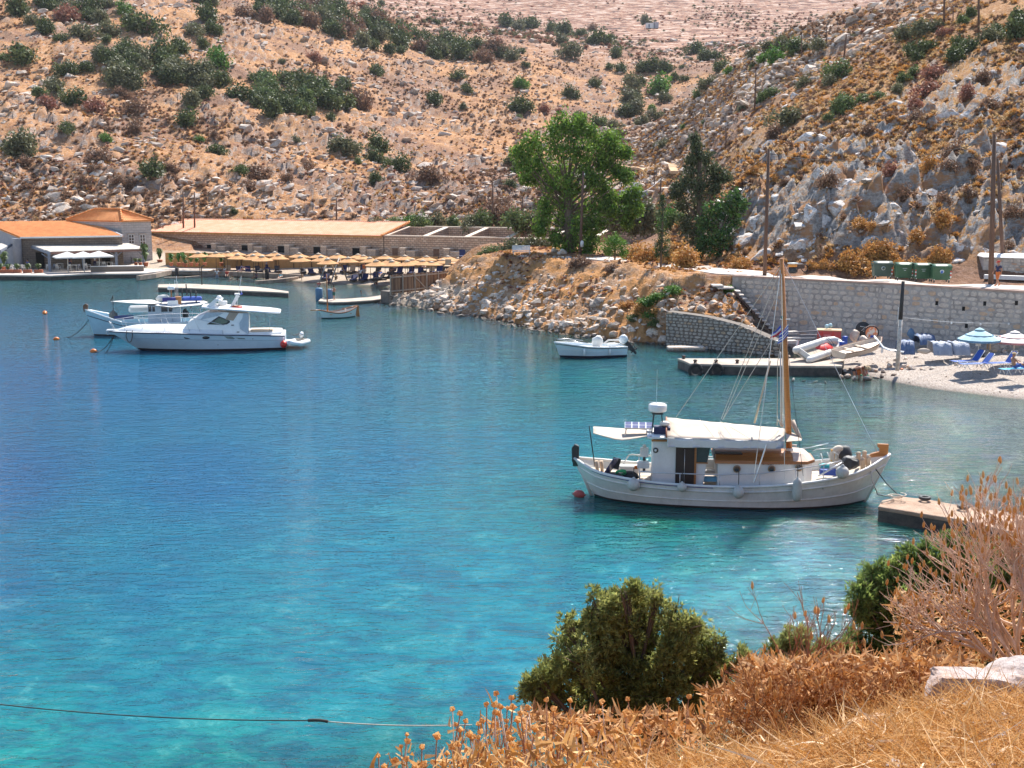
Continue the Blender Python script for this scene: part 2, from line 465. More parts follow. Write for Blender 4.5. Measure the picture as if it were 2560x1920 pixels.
X,Yg,Z,V,F=build_grid('ground',Yrows,S,lambda Y:0.50*np.maximum(Y,0)+12,terrain)
zone={k:np.array(v,float).ravel()for k,v in ZONES.items()}
# the strip under the wall face must not stick out in front of it
gme=np_mesh('ground',V,F,smooth=True)
def vattr(me,name,arr):
    a=me.attributes.new(name,'FLOAT','POINT');a.data.foreach_set('value',np.asarray(arr,dtype=np.float32))
for k in('crag','emb','far','bch'):vattr(gme,k,zone[k])
vattr(gme,'shore',np.where(zone['sea']>0,-zone['d'],zone['d']))
# steep faces are rock
ground_mat,nt,bs=ntree('dry_rocky_ground')
def attr(nt,n):
    a=nt.nodes.new('ShaderNodeAttribute');a.attribute_name=n;return a.outputs['Fac']
vw=coords(nt,'World');vs_=coords(nt,'World',(1.0,0.55,1.6),(0,0,R(20)))
n_big=noise(nt,vw,0.045,4,0.6);n_mid=noise(nt,vs_,0.45,6,0.7);n_fin=noise(nt,vs_,2.6,6,0.75);n_tiny=noise(nt,vw,11.0,4,0.7)
soil=ramp(nt,n_mid,[(0.30,(0.13,0.06,0.032)),(0.43,(0.34,0.15,0.055)),(0.56,(0.48,0.235,0.092)),(0.70,(0.52,0.33,0.19))])
soil=mixc(nt,ramp(nt,n_fin,[(0.50,0.0),(0.62,0.6)]),soil,(0.52,0.40,0.31))
soil=mixc(nt,ramp(nt,n_fin,[(0.36,0.7),(0.45,0.0)]),soil,(0.075,0.045,0.032))
brush=ramp(nt,n_fin,[(0.35,(0.11,0.068,0.055)),(0.6,(0.25,0.14,0.10))])
soil=mixc(nt,ramp(nt,n_big,[(0.46,0.0),(0.58,0.75)]),soil,brush)
geo=nt.nodes.new('ShaderNodeNewGeometry')
sep=nt.nodes.new('ShaderNodeSeparateXYZ');nt.links.new(geo.outputs['True Normal'],sep.inputs[0])
rockc=ramp(nt,n_fin,[(0.3,(0.12,0.10,0.09)),(0.45,(0.28,0.255,0.24)),(0.65,(0.50,0.46,0.42))])
rockc=mixc(nt,ramp(nt,n_mid,[(0.50,0.0),(0.58,0.85)]),rockc,(0.42,0.20,0.08))
def mth(nt,op,a,b=None):
    n=nt.nodes.new('ShaderNodeMath');n.operation=op;n.use_clamp=True
    for inp,v in zip(n.inputs,(a,b)):
        if v is None:continue
        if isinstance(v,(int,float)):inp.default_value=v
        else:nt.links.new(v,inp)
    return n.outputs[0]
steep=ramp(nt,sep.outputs['Z'],[(0.62,1.0),(0.86,0.0)])
rmask=mth(nt,'MULTIPLY',steep,mth(nt,'ADD',attr(nt,'crag'),mth(nt,'MULTIPLY',attr(nt,'far'),0.55)))
# golden dry grass on the flatter parts of the crag
grassy=mixc(nt,attr(nt,'crag'),soil,ramp(nt,n_fin,[(0.3,(0.15,0.07,0.025)),(0.6,(0.46,0.24,0.08))]))
col=mixc(nt,rmask,grassy,rockc)
# rubble bank: paler, greyer
bank=ramp(nt,n_fin,[(0.32,(0.13,0.08,0.055)),(0.5,(0.44,0.26,0.155)),(0.68,(0.58,0.45,0.34))])
bank=mixc(nt,ramp(nt,n_mid,[(0.42,0.0),(0.54,0.9)]),bank,(0.52,0.25,0.09))
col=mixc(nt,attr(nt,'emb'),col,bank)
farc=ramp(nt,noise(nt,coords(nt,'World',(.12,.05,.9)),.8,7,.8),[(.42,(.07,.04,.035)),(.48,(.26,.115,.07)),(.53,(.36,.20,.125)),(.58,(.50,.38,.31))])
ps0=nt.nodes.new('ShaderNodeSeparateXYZ');nt.links.new(geo.outputs['Position'],ps0.inputs[0])
col=mixc(nt,ramp(nt,mth(nt,'DIVIDE',ps0.outputs['Y'],1000.0),[(.44,0.0),(.56,1.0)]),col,farc)
# pebble beach and sand
peb=ramp(nt,n_tiny,[(0.30,(0.20,0.15,0.12)),(0.48,(0.46,0.38,0.32)),(0.66,(0.66,0.60,0.55))])
sand=ramp(nt,n_tiny,[(0.3,(0.40,0.31,0.23)),(0.7,(0.56,0.46,0.36))])
ps=nt.nodes.new('ShaderNodeSeparateXYZ');nt.links.new(geo.outputs['Position'],ps.inputs[0])
low=ramp(nt,mth(nt,'DIVIDE',ps.outputs['Z'],5.0),[(0.34,1.0),(0.44,0.0)])
leftb=mth(nt,'MULTIPLY',mth(nt,'GREATER_THAN',ps.outputs['Y'],112.0),low)
col=mixc(nt,leftb,col,sand)
col=mixc(nt,attr(nt,'bch'),col,peb)
wet=ramp(nt,mth(nt,'ADD',mth(nt,'DIVIDE',ps.outputs['Z'],2.0),0.5),[(0.50,0.42),(0.56,1.0)])
wm=nt.nodes.new('ShaderNodeMix');wm.data_type='RGBA';wm.blend_type='MULTIPLY';wm.inputs[0].default_value=1.0
nt.links.new(col,wm.inputs[6]);nt.links.new(wet,wm.inputs[7])
# straw-coloured soil in the foreground
fg=mth(nt,'LESS_THAN',ps.outputs['Y'],55.0)
straw=ramp(nt,n_tiny,[(0.3,(0.16,0.07,0.022)),(0.6,(0.42,0.21,0.07)),(0.8,(0.55,0.36,0.17))])
col=mixc(nt,mth(nt,'MULTIPLY',fg,mth(nt,'SUBTRACT',1.0,attr(nt,'bch'))),wm.outputs[2],straw)
nt.links.new(col,bs.inputs['Base Color']);bs.inputs['Roughness'].default_value=0.95;bs.inputs['Specular IOR Level'].default_value=0.15
nb=bump(nt,n_fin,0.9,0.30,None);bump(nt,n_tiny,0.7,0.05,bs,nb)
ground=link('ground',gme,ground_mat);tag(ground,kind='structure')

# ---------------------------------------------------------------- sea
CK=[(-200,720,(.075,.13,.11)),(200,720,(.06,.10,.085)),(600,730,(.16,.13,.10)),(900,730,(.17,.14,.105)),(1000,790,(.13,.14,.11)),  # bed and depth tones, with hill, crag and boat reflections painted in
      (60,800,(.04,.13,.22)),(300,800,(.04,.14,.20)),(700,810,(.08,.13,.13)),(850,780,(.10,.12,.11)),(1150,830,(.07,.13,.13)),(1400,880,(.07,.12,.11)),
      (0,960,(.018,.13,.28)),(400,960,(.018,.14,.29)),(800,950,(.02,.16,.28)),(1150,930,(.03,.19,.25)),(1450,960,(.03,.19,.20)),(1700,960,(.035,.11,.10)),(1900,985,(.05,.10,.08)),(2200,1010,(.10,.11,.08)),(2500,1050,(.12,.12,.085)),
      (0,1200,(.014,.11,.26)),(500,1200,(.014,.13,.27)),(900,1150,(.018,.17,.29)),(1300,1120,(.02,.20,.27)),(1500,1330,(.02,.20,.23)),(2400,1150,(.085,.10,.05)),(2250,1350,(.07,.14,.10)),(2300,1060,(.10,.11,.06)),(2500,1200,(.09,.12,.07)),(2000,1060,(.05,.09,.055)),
      (1900,1310,(.02,.11,.07)),(1650,1310,(.012,.14,.085)),(1550,1290,(.01,.15,.10)),(2100,1300,(.05,.11,.07)),(1700,1370,(.02,.20,.22)),(2000,1400,(.11,.26,.30)),(1900,1500,(.16,.33,.37)),(2200,1480,(.15,.30,.35)),  # dark greens along the hull are the boat's painted reflection
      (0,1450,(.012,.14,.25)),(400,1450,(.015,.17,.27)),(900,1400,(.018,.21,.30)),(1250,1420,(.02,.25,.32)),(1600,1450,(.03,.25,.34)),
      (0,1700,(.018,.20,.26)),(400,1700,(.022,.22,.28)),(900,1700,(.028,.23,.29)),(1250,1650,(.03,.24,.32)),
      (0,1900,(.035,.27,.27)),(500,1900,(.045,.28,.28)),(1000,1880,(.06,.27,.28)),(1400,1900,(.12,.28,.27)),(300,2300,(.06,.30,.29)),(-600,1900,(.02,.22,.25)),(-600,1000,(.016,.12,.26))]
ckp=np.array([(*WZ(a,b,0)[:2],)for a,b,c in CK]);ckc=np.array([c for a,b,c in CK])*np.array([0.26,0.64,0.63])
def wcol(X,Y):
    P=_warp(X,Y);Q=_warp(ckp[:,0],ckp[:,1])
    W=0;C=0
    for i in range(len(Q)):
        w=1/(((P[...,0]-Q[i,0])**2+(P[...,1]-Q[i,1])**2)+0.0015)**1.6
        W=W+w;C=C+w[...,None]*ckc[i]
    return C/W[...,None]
wy=np.concatenate([np.arange(8,60,0.5),np.arange(60,172,1.0)])
Xw,Yw,Zw,Vw,Fw=build_grid('water',wy,np.linspace(-1,1,300),lambda Y:0.9*Y+30,lambda X,Y:X*0)
wme=np_mesh('water',Vw,Fw,smooth=True)
dpt,_=shore(Xw,Yw);inw=in_poly(Xw,Yw,SEA_POLY)
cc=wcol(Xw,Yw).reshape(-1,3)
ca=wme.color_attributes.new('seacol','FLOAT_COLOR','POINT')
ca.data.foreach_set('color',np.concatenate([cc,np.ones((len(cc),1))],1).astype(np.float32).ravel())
vattr(wme,'deep',np.where(inw,dpt,0).ravel())
water_mat,nt,bs=ntree('sea_water');nt.nodes.remove(bs)
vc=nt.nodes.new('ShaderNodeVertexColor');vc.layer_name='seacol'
v1=coords(nt,'World',(0.55,1.5,1));v2=coords(nt,'World',(1.6,4.2,1),(0,0,R(6)));v3=coords(nt,'World',(4.5,9,1),(0,0,R(-12)))
w1=noise(nt,v1,0.9,3,0.5,0.6);w2=noise(nt,v2,0.8,3,0.6,0.8);w3=noise(nt,v3,1.0,3,0.6)
gl=nt.nodes.new('ShaderNodeBsdfGlossy');gl.inputs['Roughness'].default_value=0.04
nn=bump(nt,w1,1.0,0.075,None);nn=bump(nt,w2,1.0,0.075,None,nn);nn=bump(nt,w3,1.0,0.018,None,nn)
nt.links.new(nn,gl.inputs['Normal'])
fr=nt.nodes.new('ShaderNodeFresnel');fr.inputs['IOR'].default_value=1.33;nt.links.new(nn,fr.inputs['Normal'])
# seabed showing through: weed and stones, brighter sand patches
sb=noise(nt,coords(nt,'World',(0.8,1,1)),0.9,7,0.75,0.6);sb2=noise(nt,coords(nt,'World'),0.16,4,0.6)
shal=ramp(nt,mth(nt,'DIVIDE',ps.outputs['Y']if False else attr(nt,'deep'),30.0),[(0.0,1.0),(1.0,0.25)])
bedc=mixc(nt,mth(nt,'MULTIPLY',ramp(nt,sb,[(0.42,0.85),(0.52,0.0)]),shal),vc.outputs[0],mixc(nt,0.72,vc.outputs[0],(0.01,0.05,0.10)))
hi=nt.nodes.new('ShaderNodeMix');hi.data_type='RGBA';hi.blend_type='ADD'
nt.links.new(mth(nt,'MULTIPLY',ramp(nt,sb,[(0.56,0.0),(0.70,1.0)]),shal),hi.inputs[0]);nt.links.new(bedc,hi.inputs[6]);hi.inputs[7].default_value=(0.07,0.14,0.11,1)
body_c=mixc(nt,ramp(nt,sb2,[(0.35,0.35),(0.6,0.0)]),hi.outputs[2],mixc(nt,0.5,hi.outputs[2],(0.0,0.05,0.14)))
df=nt.nodes.new('ShaderNodeSubsurfaceScattering');df.falloff='BURLEY';df.inputs['Scale'].default_value=1.0;df.inputs['Radius'].default_value=(.5,1.6,1.8);nt.links.new(body_c,df.inputs[0]);nt.links.new(nn,df.inputs['Normal'])
tr=nt.nodes.new('ShaderNodeBsdfTransparent');tr.inputs[0].default_value=(0.66,0.86,0.80,1)
mb=nt.nodes.new('ShaderNodeMixShader');nt.links.new(ramp(nt,mth(nt,'DIVIDE',attr(nt,'deep'),10.0),[(0.0,0.0),(0.12,0.25),(0.6,1.0)]),mb.inputs[0])
nt.links.new(tr.outputs[0],mb.inputs[1]);nt.links.new(df.outputs[0],mb.inputs[2])
mg=nt.nodes.new('ShaderNodeMixShader');nt.links.new(fr.outputs[0],mg.inputs[0]);nt.links.new(mb.outputs[0],mg.inputs[1]);nt.links.new(gl.outputs[0],mg.inputs[2])
nt.links.new(mg.outputs[0],nt.nodes['Material Output'].inputs['Surface'])
sea=link('water',wme,water_mat);tag(sea,kind='structure')
# ---------------------------------------------------------------- rocks
def island_rnd(nt,col,amt=0.25,hue=0.0):
    g=nt.nodes.new('ShaderNodeNewGeometry');hs=nt.nodes.new('ShaderNodeHueSaturation')
    mr=nt.nodes.new('ShaderNodeMapRange');mr.inputs['To Min'].default_value=1-amt;mr.inputs['To Max'].default_value=1+amt
    nt.links.new(g.outputs['Random Per Island'],mr.inputs['Value']);nt.links.new(mr.outputs[0],hs.inputs['Value'])
    if hue:
        m2=nt.nodes.new('ShaderNodeMapRange');m2.inputs['To Min'].default_value=0.5-hue;m2.inputs['To Max'].default_value=0.5+hue
        m3=nt.nodes.new('ShaderNodeMath');m3.operation='FRACT';m4=nt.nodes.new('ShaderNodeMath');m4.operation='MULTIPLY';m4.inputs[1].default_value=7.31
        nt.links.new(g.outputs['Random Per Island'],m4.inputs[0]);nt.links.new(m4.outputs[0],m3.inputs[0]);nt.links.new(m3.outputs[0],m2.inputs['Value']);nt.links.new(m2.outputs[0],hs.inputs['Hue'])
    nt.links.new(col,hs.inputs['Color']);return hs.outputs[0]
def rock_material(name,pale,mid,dark,rust,amt=0.3,sc=1.0,wet=False,kind='World'):
    m,nt,b=ntree(name)
    v=coords(nt,kind,(1,1,1.6),(R(25),R(20),0))
    f=noise(nt,v,3.0*sc,7,0.72);f2=noise(nt,v,0.9*sc,4,0.6)
    c=ramp(nt,f,[(0.32,dark),(0.46,mid),(0.64,pale)])
    c=mixc(nt,ramp(nt,f2,[(0.54,0.0),(0.66,0.8)]),c,rust)
    c=island_rnd(nt,c,amt)
    if wet:
        g=nt.nodes.new('ShaderNodeNewGeometry');sp=nt.nodes.new('ShaderNodeSeparateXYZ');nt.links.new(g.outputs['Position'],sp.inputs[0])
        w=ramp(nt,mth(nt,'ADD',mth(nt,'DIVIDE',sp.outputs['Z'],2.0),0.5),[(0.54,0.30),(0.64,1.0)])
        mm=nt.nodes.new('ShaderNodeMix');mm.data_type='RGBA';mm.blend_type='MULTIPLY';mm.inputs[0].default_value=1
        nt.links.new(c,mm.inputs[6]);nt.links.new(w,mm.inputs[7]);c=mm.outputs[2]
    nt.links.new(c,b.inputs['Base Color']);b.inputs['Roughness'].default_value=0.9;b.inputs['Specular IOR Level'].default_value=0.2
    bump(nt,f,0.8,0.12/sc,b)
    return m
ROCK_HILL=rock_material('limestone_hillside',(.64,.55,.47),(.48,.39,.32),(.24,.18,.15),(.44,.22,.10),0.3)
ROCK_BANK=rock_material('bank_rubble',(.64,.56,.48),(.46,.37,.30),(.20,.155,.125),(.46,.22,.09),0.35,2.0,wet=True)
ROCK_CRAG=rock_material('grey_limestone',(.68,.645,.62),(.47,.44,.42),(.12,.10,.085),(.42,.21,.09),0.15,1.5)
def rock_hull(seed,n=16,sq=(1,0.8,0.6)):
    rg=random.Random(seed);bm=bmesh.new()
    for _ in range(n):
        v=Vector((rg.gauss(0,1),rg.gauss(0,1),rg.gauss(0,1))).normalized()*rg.uniform(0.8,1.05)
        bm.verts.new((v.x*sq[0],v.y*sq[1],v.z*sq[2]))
    r=bmesh.ops.convex_hull(bm,input=bm.verts)
    bmesh.ops.delete(bm,geom=[e for e in r['geom_interior']if isinstance(e,bmesh.types.BMVert)],context='VERTS')
    bmesh.ops.triangulate(bm,faces=bm.faces)
    bm.verts.index_update()
    V=np.array([v.co[:]for v in bm.verts]);F=np.array([[v.index for v in f.verts]for f in bm.faces]);bm.free()
    return V,F
HULLS=[rock_hull(s,12+s%4,(1,0.55+0.1*(s%5),0.4+0.09*(s%4)))for s in range(10)]
def boulder_mesh(name,seed,sq=(1,.7,.6),sub=3,amp=0.22,smooth=False):
    bm=bmesh.new();bmesh.ops.create_icosphere(bm,subdivisions=sub,radius=1)
    V=np.array([v.co[:]for v in bm.verts]);F=np.array([[v.index for v in f.verts]for f in bm.faces]);bm.free()
    rg=np.random.RandomState(seed)
    for _ in range(15): # planar cuts give flat broken faces
        n=rg.normal(size=3);n/=np.linalg.norm(n);h=rg.uniform(0.52,0.9)
        d=V@n;V=V-np.where(d>h,d-h,0)[:,None]*n
    V=V+(fbm(V[:,0]*4+seed,V[:,1]*3+V[:,2]*2.3,4,seed)[:,None]-0.5)*amp*V
    V=V*np.array(sq)
    return np_mesh(name,V,F,smooth)
def euler_mats(rx,ry,rz):
    cx,sx,cy,sy,cz,sz=np.cos(rx),np.sin(rx),np.cos(ry),np.sin(ry),np.cos(rz),np.sin(rz)
    Mx=np.zeros((len(rx),3,3))
    Mx[:,0,0]=cz*cy;Mx[:,0,1]=cz*sy*sx-sz*cx;Mx[:,0,2]=cz*sy*cx+sz*sx
    Mx[:,1,0]=sz*cy;Mx[:,1,1]=sz*sy*sx+cz*cx;Mx[:,1,2]=sz*sy*cx-cz*sx
    Mx[:,2,0]=-sy;Mx[:,2,1]=cy*sx;Mx[:,2,2]=cy*cx
    return Mx
def join_scatter(name,protos,P,S,rot=None,mat=None,kind='stuff',parent=None):
    """one mesh made of many copies of small prototype (V,F) arrays"""
    n=len(P);pick=np.random.randint(0,len(protos),n)
    if rot is None:rot=(np.random.uniform(-.5,.5,n),np.random.uniform(-.5,.5,n),np.random.uniform(0,6.28,n))
    Ms=euler_mats(*rot);Vs,Fs,off=[],[],0
    S=np.asarray(S);S=S[:,None]*np.ones((1,3))if S.ndim==1 else S
    for k,(pv,pf)in enumerate(protos):
        idx=np.where(pick==k)[0]
        if len(idx)==0:continue
        VV=np.einsum('nij,nvj->nvi',Ms[idx],pv[None]*S[idx][:,None,:])+P[idx][:,None,:]
        FF=pf[None]+(np.arange(len(idx))*len(pv))[:,None,None]+off
        Vs.append(VV.reshape(-1,3));Fs.append(FF.reshape(-1,pf.shape[1]));off+=len(idx)*len(pv)
    o=link(name,np_mesh(name,np.concatenate(Vs),np.concatenate(Fs)),mat,parent);tag(o,kind=kind);return o
def pts_on(Xs,Ys,sink=0.0):
    Zs=terrain(Xs,Ys);return np.stack([Xs,Ys,Zs-sink],1),dict(ZONES)
def in_view(P,pad=120):
    x,y,z=P[:,0],P[:,1],P[:,2]-CAM_H;f=y*cP-z*sP;u=y*sP+z*cP
    px=1280+FPX*x/f;py=960-FPX*u/f
    return(px>-pad)&(px<2560+pad)&(py>-pad)&(py<1920+pad)&(f>0)
# small rocks over the hills
N=21000
u=np.random.uniform(-0.5,0.5,N);Yr=np.exp(np.random.uniform(np.log(182),np.log(640),N));Xr=u*Yr*0.95
P,Zn=pts_on(Xr,Yr);dens=fbm(Xr*0.07,Yr*0.05,3,77);nearb=np.clip((260-Yr)/70,0,1)
okm=in_view(P)&(np.random.rand(N)<np.clip((dens-0.36)*4.0+nearb*0.35,0.06,1));P=P[okm];Yr=Yr[okm]
Sz=(0.16+np.random.exponential(0.26,len(P)).clip(0,1.5))*(0.85+Yr/600)
P[:,2]+=Sz*0.1
nz=len(P);join_scatter('hillside_stones',HULLS,P,Sz,(np.random.uniform(-.4,.4,nz),np.random.uniform(-.5,.1,nz),np.random.uniform(-.7,.9,nz)),ROCK_HILL)
N=7000;Yr=np.random.uniform(195,300,N);Xr=np.random.uniform(.09,.25,N)*Yr;P,_=pts_on(Xr,Yr);P=P[in_view(P)];join_scatter('slope_stones',HULLS,P,.2+np.random.exponential(.28,len(P)).clip(0,1.4),None,ROCK_HILL)
# rubble on the bank of the promontory
N=11000;Xr=np.random.uniform(-14,19,N);Yr=np.random.uniform(83,123,N)
P,Zn=pts_on(Xr,Yr);lowz=np.clip(1.25-P[:,2]/3.4,0.12,1)
okm=(P[:,2]>-0.5)&(P[:,2]<4.45)&(~Zn['bch'])&(Zn['base']>0.2)&(np.random.rand(N)<lowz)&((Zn['emb']>0)|(Zn['d']<1.2));P=P[okm]
Sz=0.10+np.random.exponential(0.13,len(P)).clip(0,0.55)
join_scatter('bank_rubble',HULLS,P,Sz,None,ROCK_BANK)
# stones on the crag and the slope above it
N=3500;u=np.random.uniform(0.12,0.5,N);Yr=np.exp(np.random.uniform(np.log(94),np.log(250),N));Xr=u*Yr
P,Zn=pts_on(Xr,Yr);okm=in_view(P)&(P[:,2]>5.2)&(np.random.rand(N)<np.clip((.52-fbm(Xr*.12,Yr*.1,3,5))*4,.04,.8));P=P[okm]
Sz=0.12+np.random.exponential(0.2,len(P)).clip(0,0.9)
join_scatter('crag_stones',HULLS,P,Sz,None,ROCK_CRAG)
# pebbles and stones of the beach line and the near shore
N=2600;Xr=np.random.uniform(17,42,N);Yr=np.random.uniform(58,90,N);P,Zn=pts_on(Xr,Yr)
okm=Zn['bch']&(Zn['d']<25)&(np.random.rand(N)<0.7);P=P[okm];join_scatter('beach_stones',HULLS,P,0.02+np.random.exponential(0.03,len(P)).clip(0,.15),None,ROCK_BANK)

BOULDERS=[boulder_mesh('boulder',100+i,sq,3,0.25)for i,sq in enumerate([(1,.75,.62),(1,.6,.8),(1,.85,.45),(.8,.6,1),(1,.5,.55),(1,.9,.7),(.7,.7,1.0),(1,.65,.5)])]
for m_ in BOULDERS:m_.materials.append(None)
def boulder(x,y,z,s,mat,label,group,rot=None,name='boulder',sc=(1,1,1),k=None):
    me=BOULDERS[random.randrange(len(BOULDERS))if k is None else k]
    o=bpy.data.objects.new(name,me);COL.objects.link(o)
    o.material_slots[0].link='OBJECT';o.material_slots[0].material=mat
    o.location=(x,y,z);o.scale=(s*sc[0],s*sc[1],s*sc[2])
    o.rotation_euler=rot or(random.uniform(-.3,.3),random.uniform(-.4,.4),random.uniform(0,6.28))
    return tag(o,label,'rock',group)
def boulder_px(px,py,wpx,mat,label,group,lean=None,hpx=None,y0=84,y1=400,k=None):
    p=hit(px,py,y0,y1)
    if p is None:return
    s=wpx/2*p.y/FPX
    sc=(1,0.9,(hpx/wpx)*1.25 if hpx else 1)if lean is None else(.72,.9,1.45*hpx/wpx)
    rot=None if lean is None else(random.uniform(-.2,.2),lean,random.uniform(-.5,.5))
    boulder(p.x,p.y+s*(0.3 if lean is None else .55),p.z-s*(0.05 if lean is None else .2),s,mat,label,group,rot,sc=sc,k=k)
# big rocks of the bank (photo pixel centre, width)
BK=[(1112,748,40),(1075,735,30),(1098,752,26),(1215,765,42),(1120,770,34),(1205,758,22),(1170,745,20),(1312,760,26),(1330,742,18),(1222,700,30),(1205,712,26),(1265,752,24),
      (1210,780,26),(1245,770,18),(1400,795,34),(1420,812,40),(1445,800,28),(1385,815,34),(1490,820,44),(1515,808,36),(1540,838,40),(1580,828,34),(1600,845,44),(1630,835,40),(1660,848,40),(1690,852,44),(1725,866,40),
      (1470,750,26),(1500,712,26),(1520,722,24),(1485,720,22),(1345,790,24),(1300,790,22),(1280,775,20),(1360,800,22),(1062,757,22),(1030,757,20),(1150,770,22),(1760,735,34),(1790,745,30),(1745,750,26),(1775,728,24),(1830,738,30),(1850,745,34),(1815,752,26),(1840,765,28),(1800,765,26),(1755,770,24),(1870,758,26),
      (1245,662,14),(1255,668,16),(1360,657,12),(1000,756,16),(1555,690,16),(1700,700,18),(1640,692,16),(1440,742,22),(1340,712,16),(1160,728,16),(1180,720,14)]
for i,(a,b,w)in enumerate(BK):
    low=b>740
    boulder_px(a,b,w*1.15,ROCK_BANK,'pale angular boulder among the rubble at the waterline of the promontory' if low else 'pale rock half buried in the slope of the promontory bank','boulders on the promontory bank',y0=80)
# slabs of the crag: centre, width, height, lean
CR=[(2070,462,90,110,-.5),(2050,540,70,80,-.6),(2110,520,60,60,-.4),(2000,610,60,70,-.6),(1960,500,50,50,-.4),(1905,560,70,110,-.7),(1870,620,80,100,-.8),(1895,505,50,60,-.6),(2180,545,60,70,-.5),(2230,520,50,60,.3),(2130,580,60,60,-.4),
      (2190,600,70,60,-.3),(2240,580,50,60,-.3),(2060,600,60,50,-.5),(2100,640,60,50,-.6),(2160,640,70,50,-.3),(2360,475,60,90,-.9),(2375,505,60,60,-.4),(2040,345,60,70,-.7),(2070,375,50,50,-.5),(2120,350,50,60,-.6),(2080,400,40,40,-.4),
      (2230,330,56,60,-.7),(2210,355,44,44,-.5),(2275,380,40,50,-.3),(2225,395,36,40,-.5),(2255,260,46,46,-.5),(2270,290,36,36,-.3),(2395,290,60,60,.6),(2430,330,50,50,-.2),(2395,335,60,40,-.1),(2425,285,40,40,.5),(2460,300,50,50,-.2),(2500,290,40,40,.1),(2520,370,46,56,-.6),(2480,250,40,30,0),
      (2420,225,60,30,0),(2380,228,50,26,0),(2350,305,50,60,-.5),(2140,290,40,30,-.5),(2000,240,50,40,-.6),(1980,260,36,30,-.3),(2040,295,36,34,-.5),(1955,330,50,50,-.8),(1935,360,60,50,-.7),(1900,375,50,44,-.6),(1950,425,60,50,-.5),(1880,330,30,50,.2),(2115,190,30,20,0),(2120,195,20,20,0),
      (2260,610,60,50,-.4),(2300,600,60,60,-.6),(2340,590,60,60,-.8),(2380,640,60,60,-.9),(2420,620,50,60,-.9),(2460,600,50,50,-.5),(2400,660,50,50,-.3),(2440,668,44,44,-.2),(2300,650,60,50,-.5),(2200,655,60,40,-.2),(2020,655,60,40,-.4),(1950,650,60,60,-.7),(1905,645,60,60,-.9),(2250,640,40,40,-.4),
      (2480,640,50,50,-.4),(2530,620,50,60,-.5),(2545,560,50,50,-.4),(2540,640,50,50,-.2),(2290,470,36,40,-.5),(2130,455,30,40,-.4),(2480,40,60,30,-.3),(2510,25,50,30,-.3),(2450,60,40,24,-.3),(2530,160,40,40,-.2),(2500,180,40,30,-.2),(2545,200,40,40,0)]
for i,(a,b,w,h,ln)in enumerate(CR):
    lab='grey limestone slab jutting from the crag face above the road' if b>440 else 'grey limestone outcrop in dry grass on the slope above the crag'
    boulder_px(a,b,w*2.05,ROCK_CRAG,lab,'limestone slabs of the crag',lean=ln,hpx=h,y0=90)
# larger rocks scattered over the lower left hill
HB=[(70,490,46),(45,470,36),(160,520,60),(190,500,50),(230,525,44),(130,515,40),(210,485,46),(20,500,40),(380,500,24),(430,520,26),(300,480,22),(520,520,20),(560,510,20),(700,480,20),(870,530,46),(900,520,40),(930,535,36),(960,540,40),(985,528,30),(1010,535,34),(890,542,30),(850,500,26),(1050,540,24),(1100,530,26),(1150,520,22),(780,510,20),(950,490,24),(640,525,18),(350,530,22),(20,345,24),(140,340,22),(210,435,18),(760,530,20),(1180,505,18)]
for a,b,w in HB:boulder_px(a,b,w,ROCK_HILL,'pale weathered outcrop at the foot of the left hill behind the buildings','outcrops at the foot of the hill',hpx=w*0.6,y0=178)

# ---------------------------------------------------------------- foliage
def leaf_cloud(lobes,n_per,leaf,squash=0.9,seed=0,up=0.3,shell=0.55):
    """lobes [(x,y,z,rx,ry,rz)] -> leaf quads spread through the volume, clumped"""
    rg=np.random.RandomState(seed);C=[];
    for(x,y,z,rx,ry,rz)in lobes:
        n=max(6,int(n_per*(rx*ry*rz)**(2/3)))if n_per<0 else n_per
        nc=max(5,n//9)
        d=rg.normal(size=(nc,3));d/=np.linalg.norm(d,axis=1)[:,None]
        r=shell+(1-shell)*rg.rand(nc)**0.7;r*=rg.uniform(0.75,1.12,nc)
        cen=d*r[:,None]*np.array([rx,ry,rz])+np.array([x,y,z])
        k=np.repeat(np.arange(nc),9)
        p=cen[k]+rg.normal(size=(len(k),3))*leaf*1.1
        C.append(p)
    P=np.concatenate(C);n=len(P)
    a=rg.normal(size=(n,3));a[:,2]+=up;a/=np.linalg.norm(a,axis=1)[:,None]
    b=np.cross(a,rg.normal(size=(n,3)));b/=np.linalg.norm(b,axis=1)[:,None]
    L=leaf*rg.uniform(0.6,1.3,n)[:,None]
    v0=P-b*L*0.38;v1=P+a*L*0.3-b*0.0*L;v2=P+b*L*0.38;v3=P-a*L*0.9
    V=np.stack([v0,v1,v2,v3],1).reshape(-1,3);F=np.arange(n*4).reshape(n,4)
    return V,F
def leaf_material(name,c1,c2,amt=0.35,hue=0.02,rough=0.6,transl=0.25):
    if name in _MC:return _MC[name]
    m,nt,b=ntree(name)
    f=noise(nt,coords(nt,'Object'),1.3,3,0.6)
    c=ramp(nt,f,[(0.38,c1),(0.62,c2)]);c=island_rnd(nt,c,amt,hue)
    nt.links.new(c,b.inputs['Base Color']);b.inputs['Roughness'].default_value=rough;b.inputs['Specular IOR Level'].default_value=0.3
    t=nt.nodes.new('ShaderNodeBsdfTranslucent');nt.links.new(c,t.inputs[0])
    mx=nt.nodes.new('ShaderNodeMixShader');mx.inputs[0].default_value=transl
    nt.links.new(b.outputs[0],mx.inputs[1]);nt.links.new(t.outputs[0],mx.inputs[2]);nt.links.new(mx.outputs[0],nt.nodes['Material Output'].inputs['Surface'])
    _MC[name]=m;return m
L_DARK=leaf_material('juniper_leaves',(.055,.078,.026),(.125,.15,.052))
L_OLIVE=leaf_material('olive_leaves',(.11,.115,.055),(.19,.19,.10))
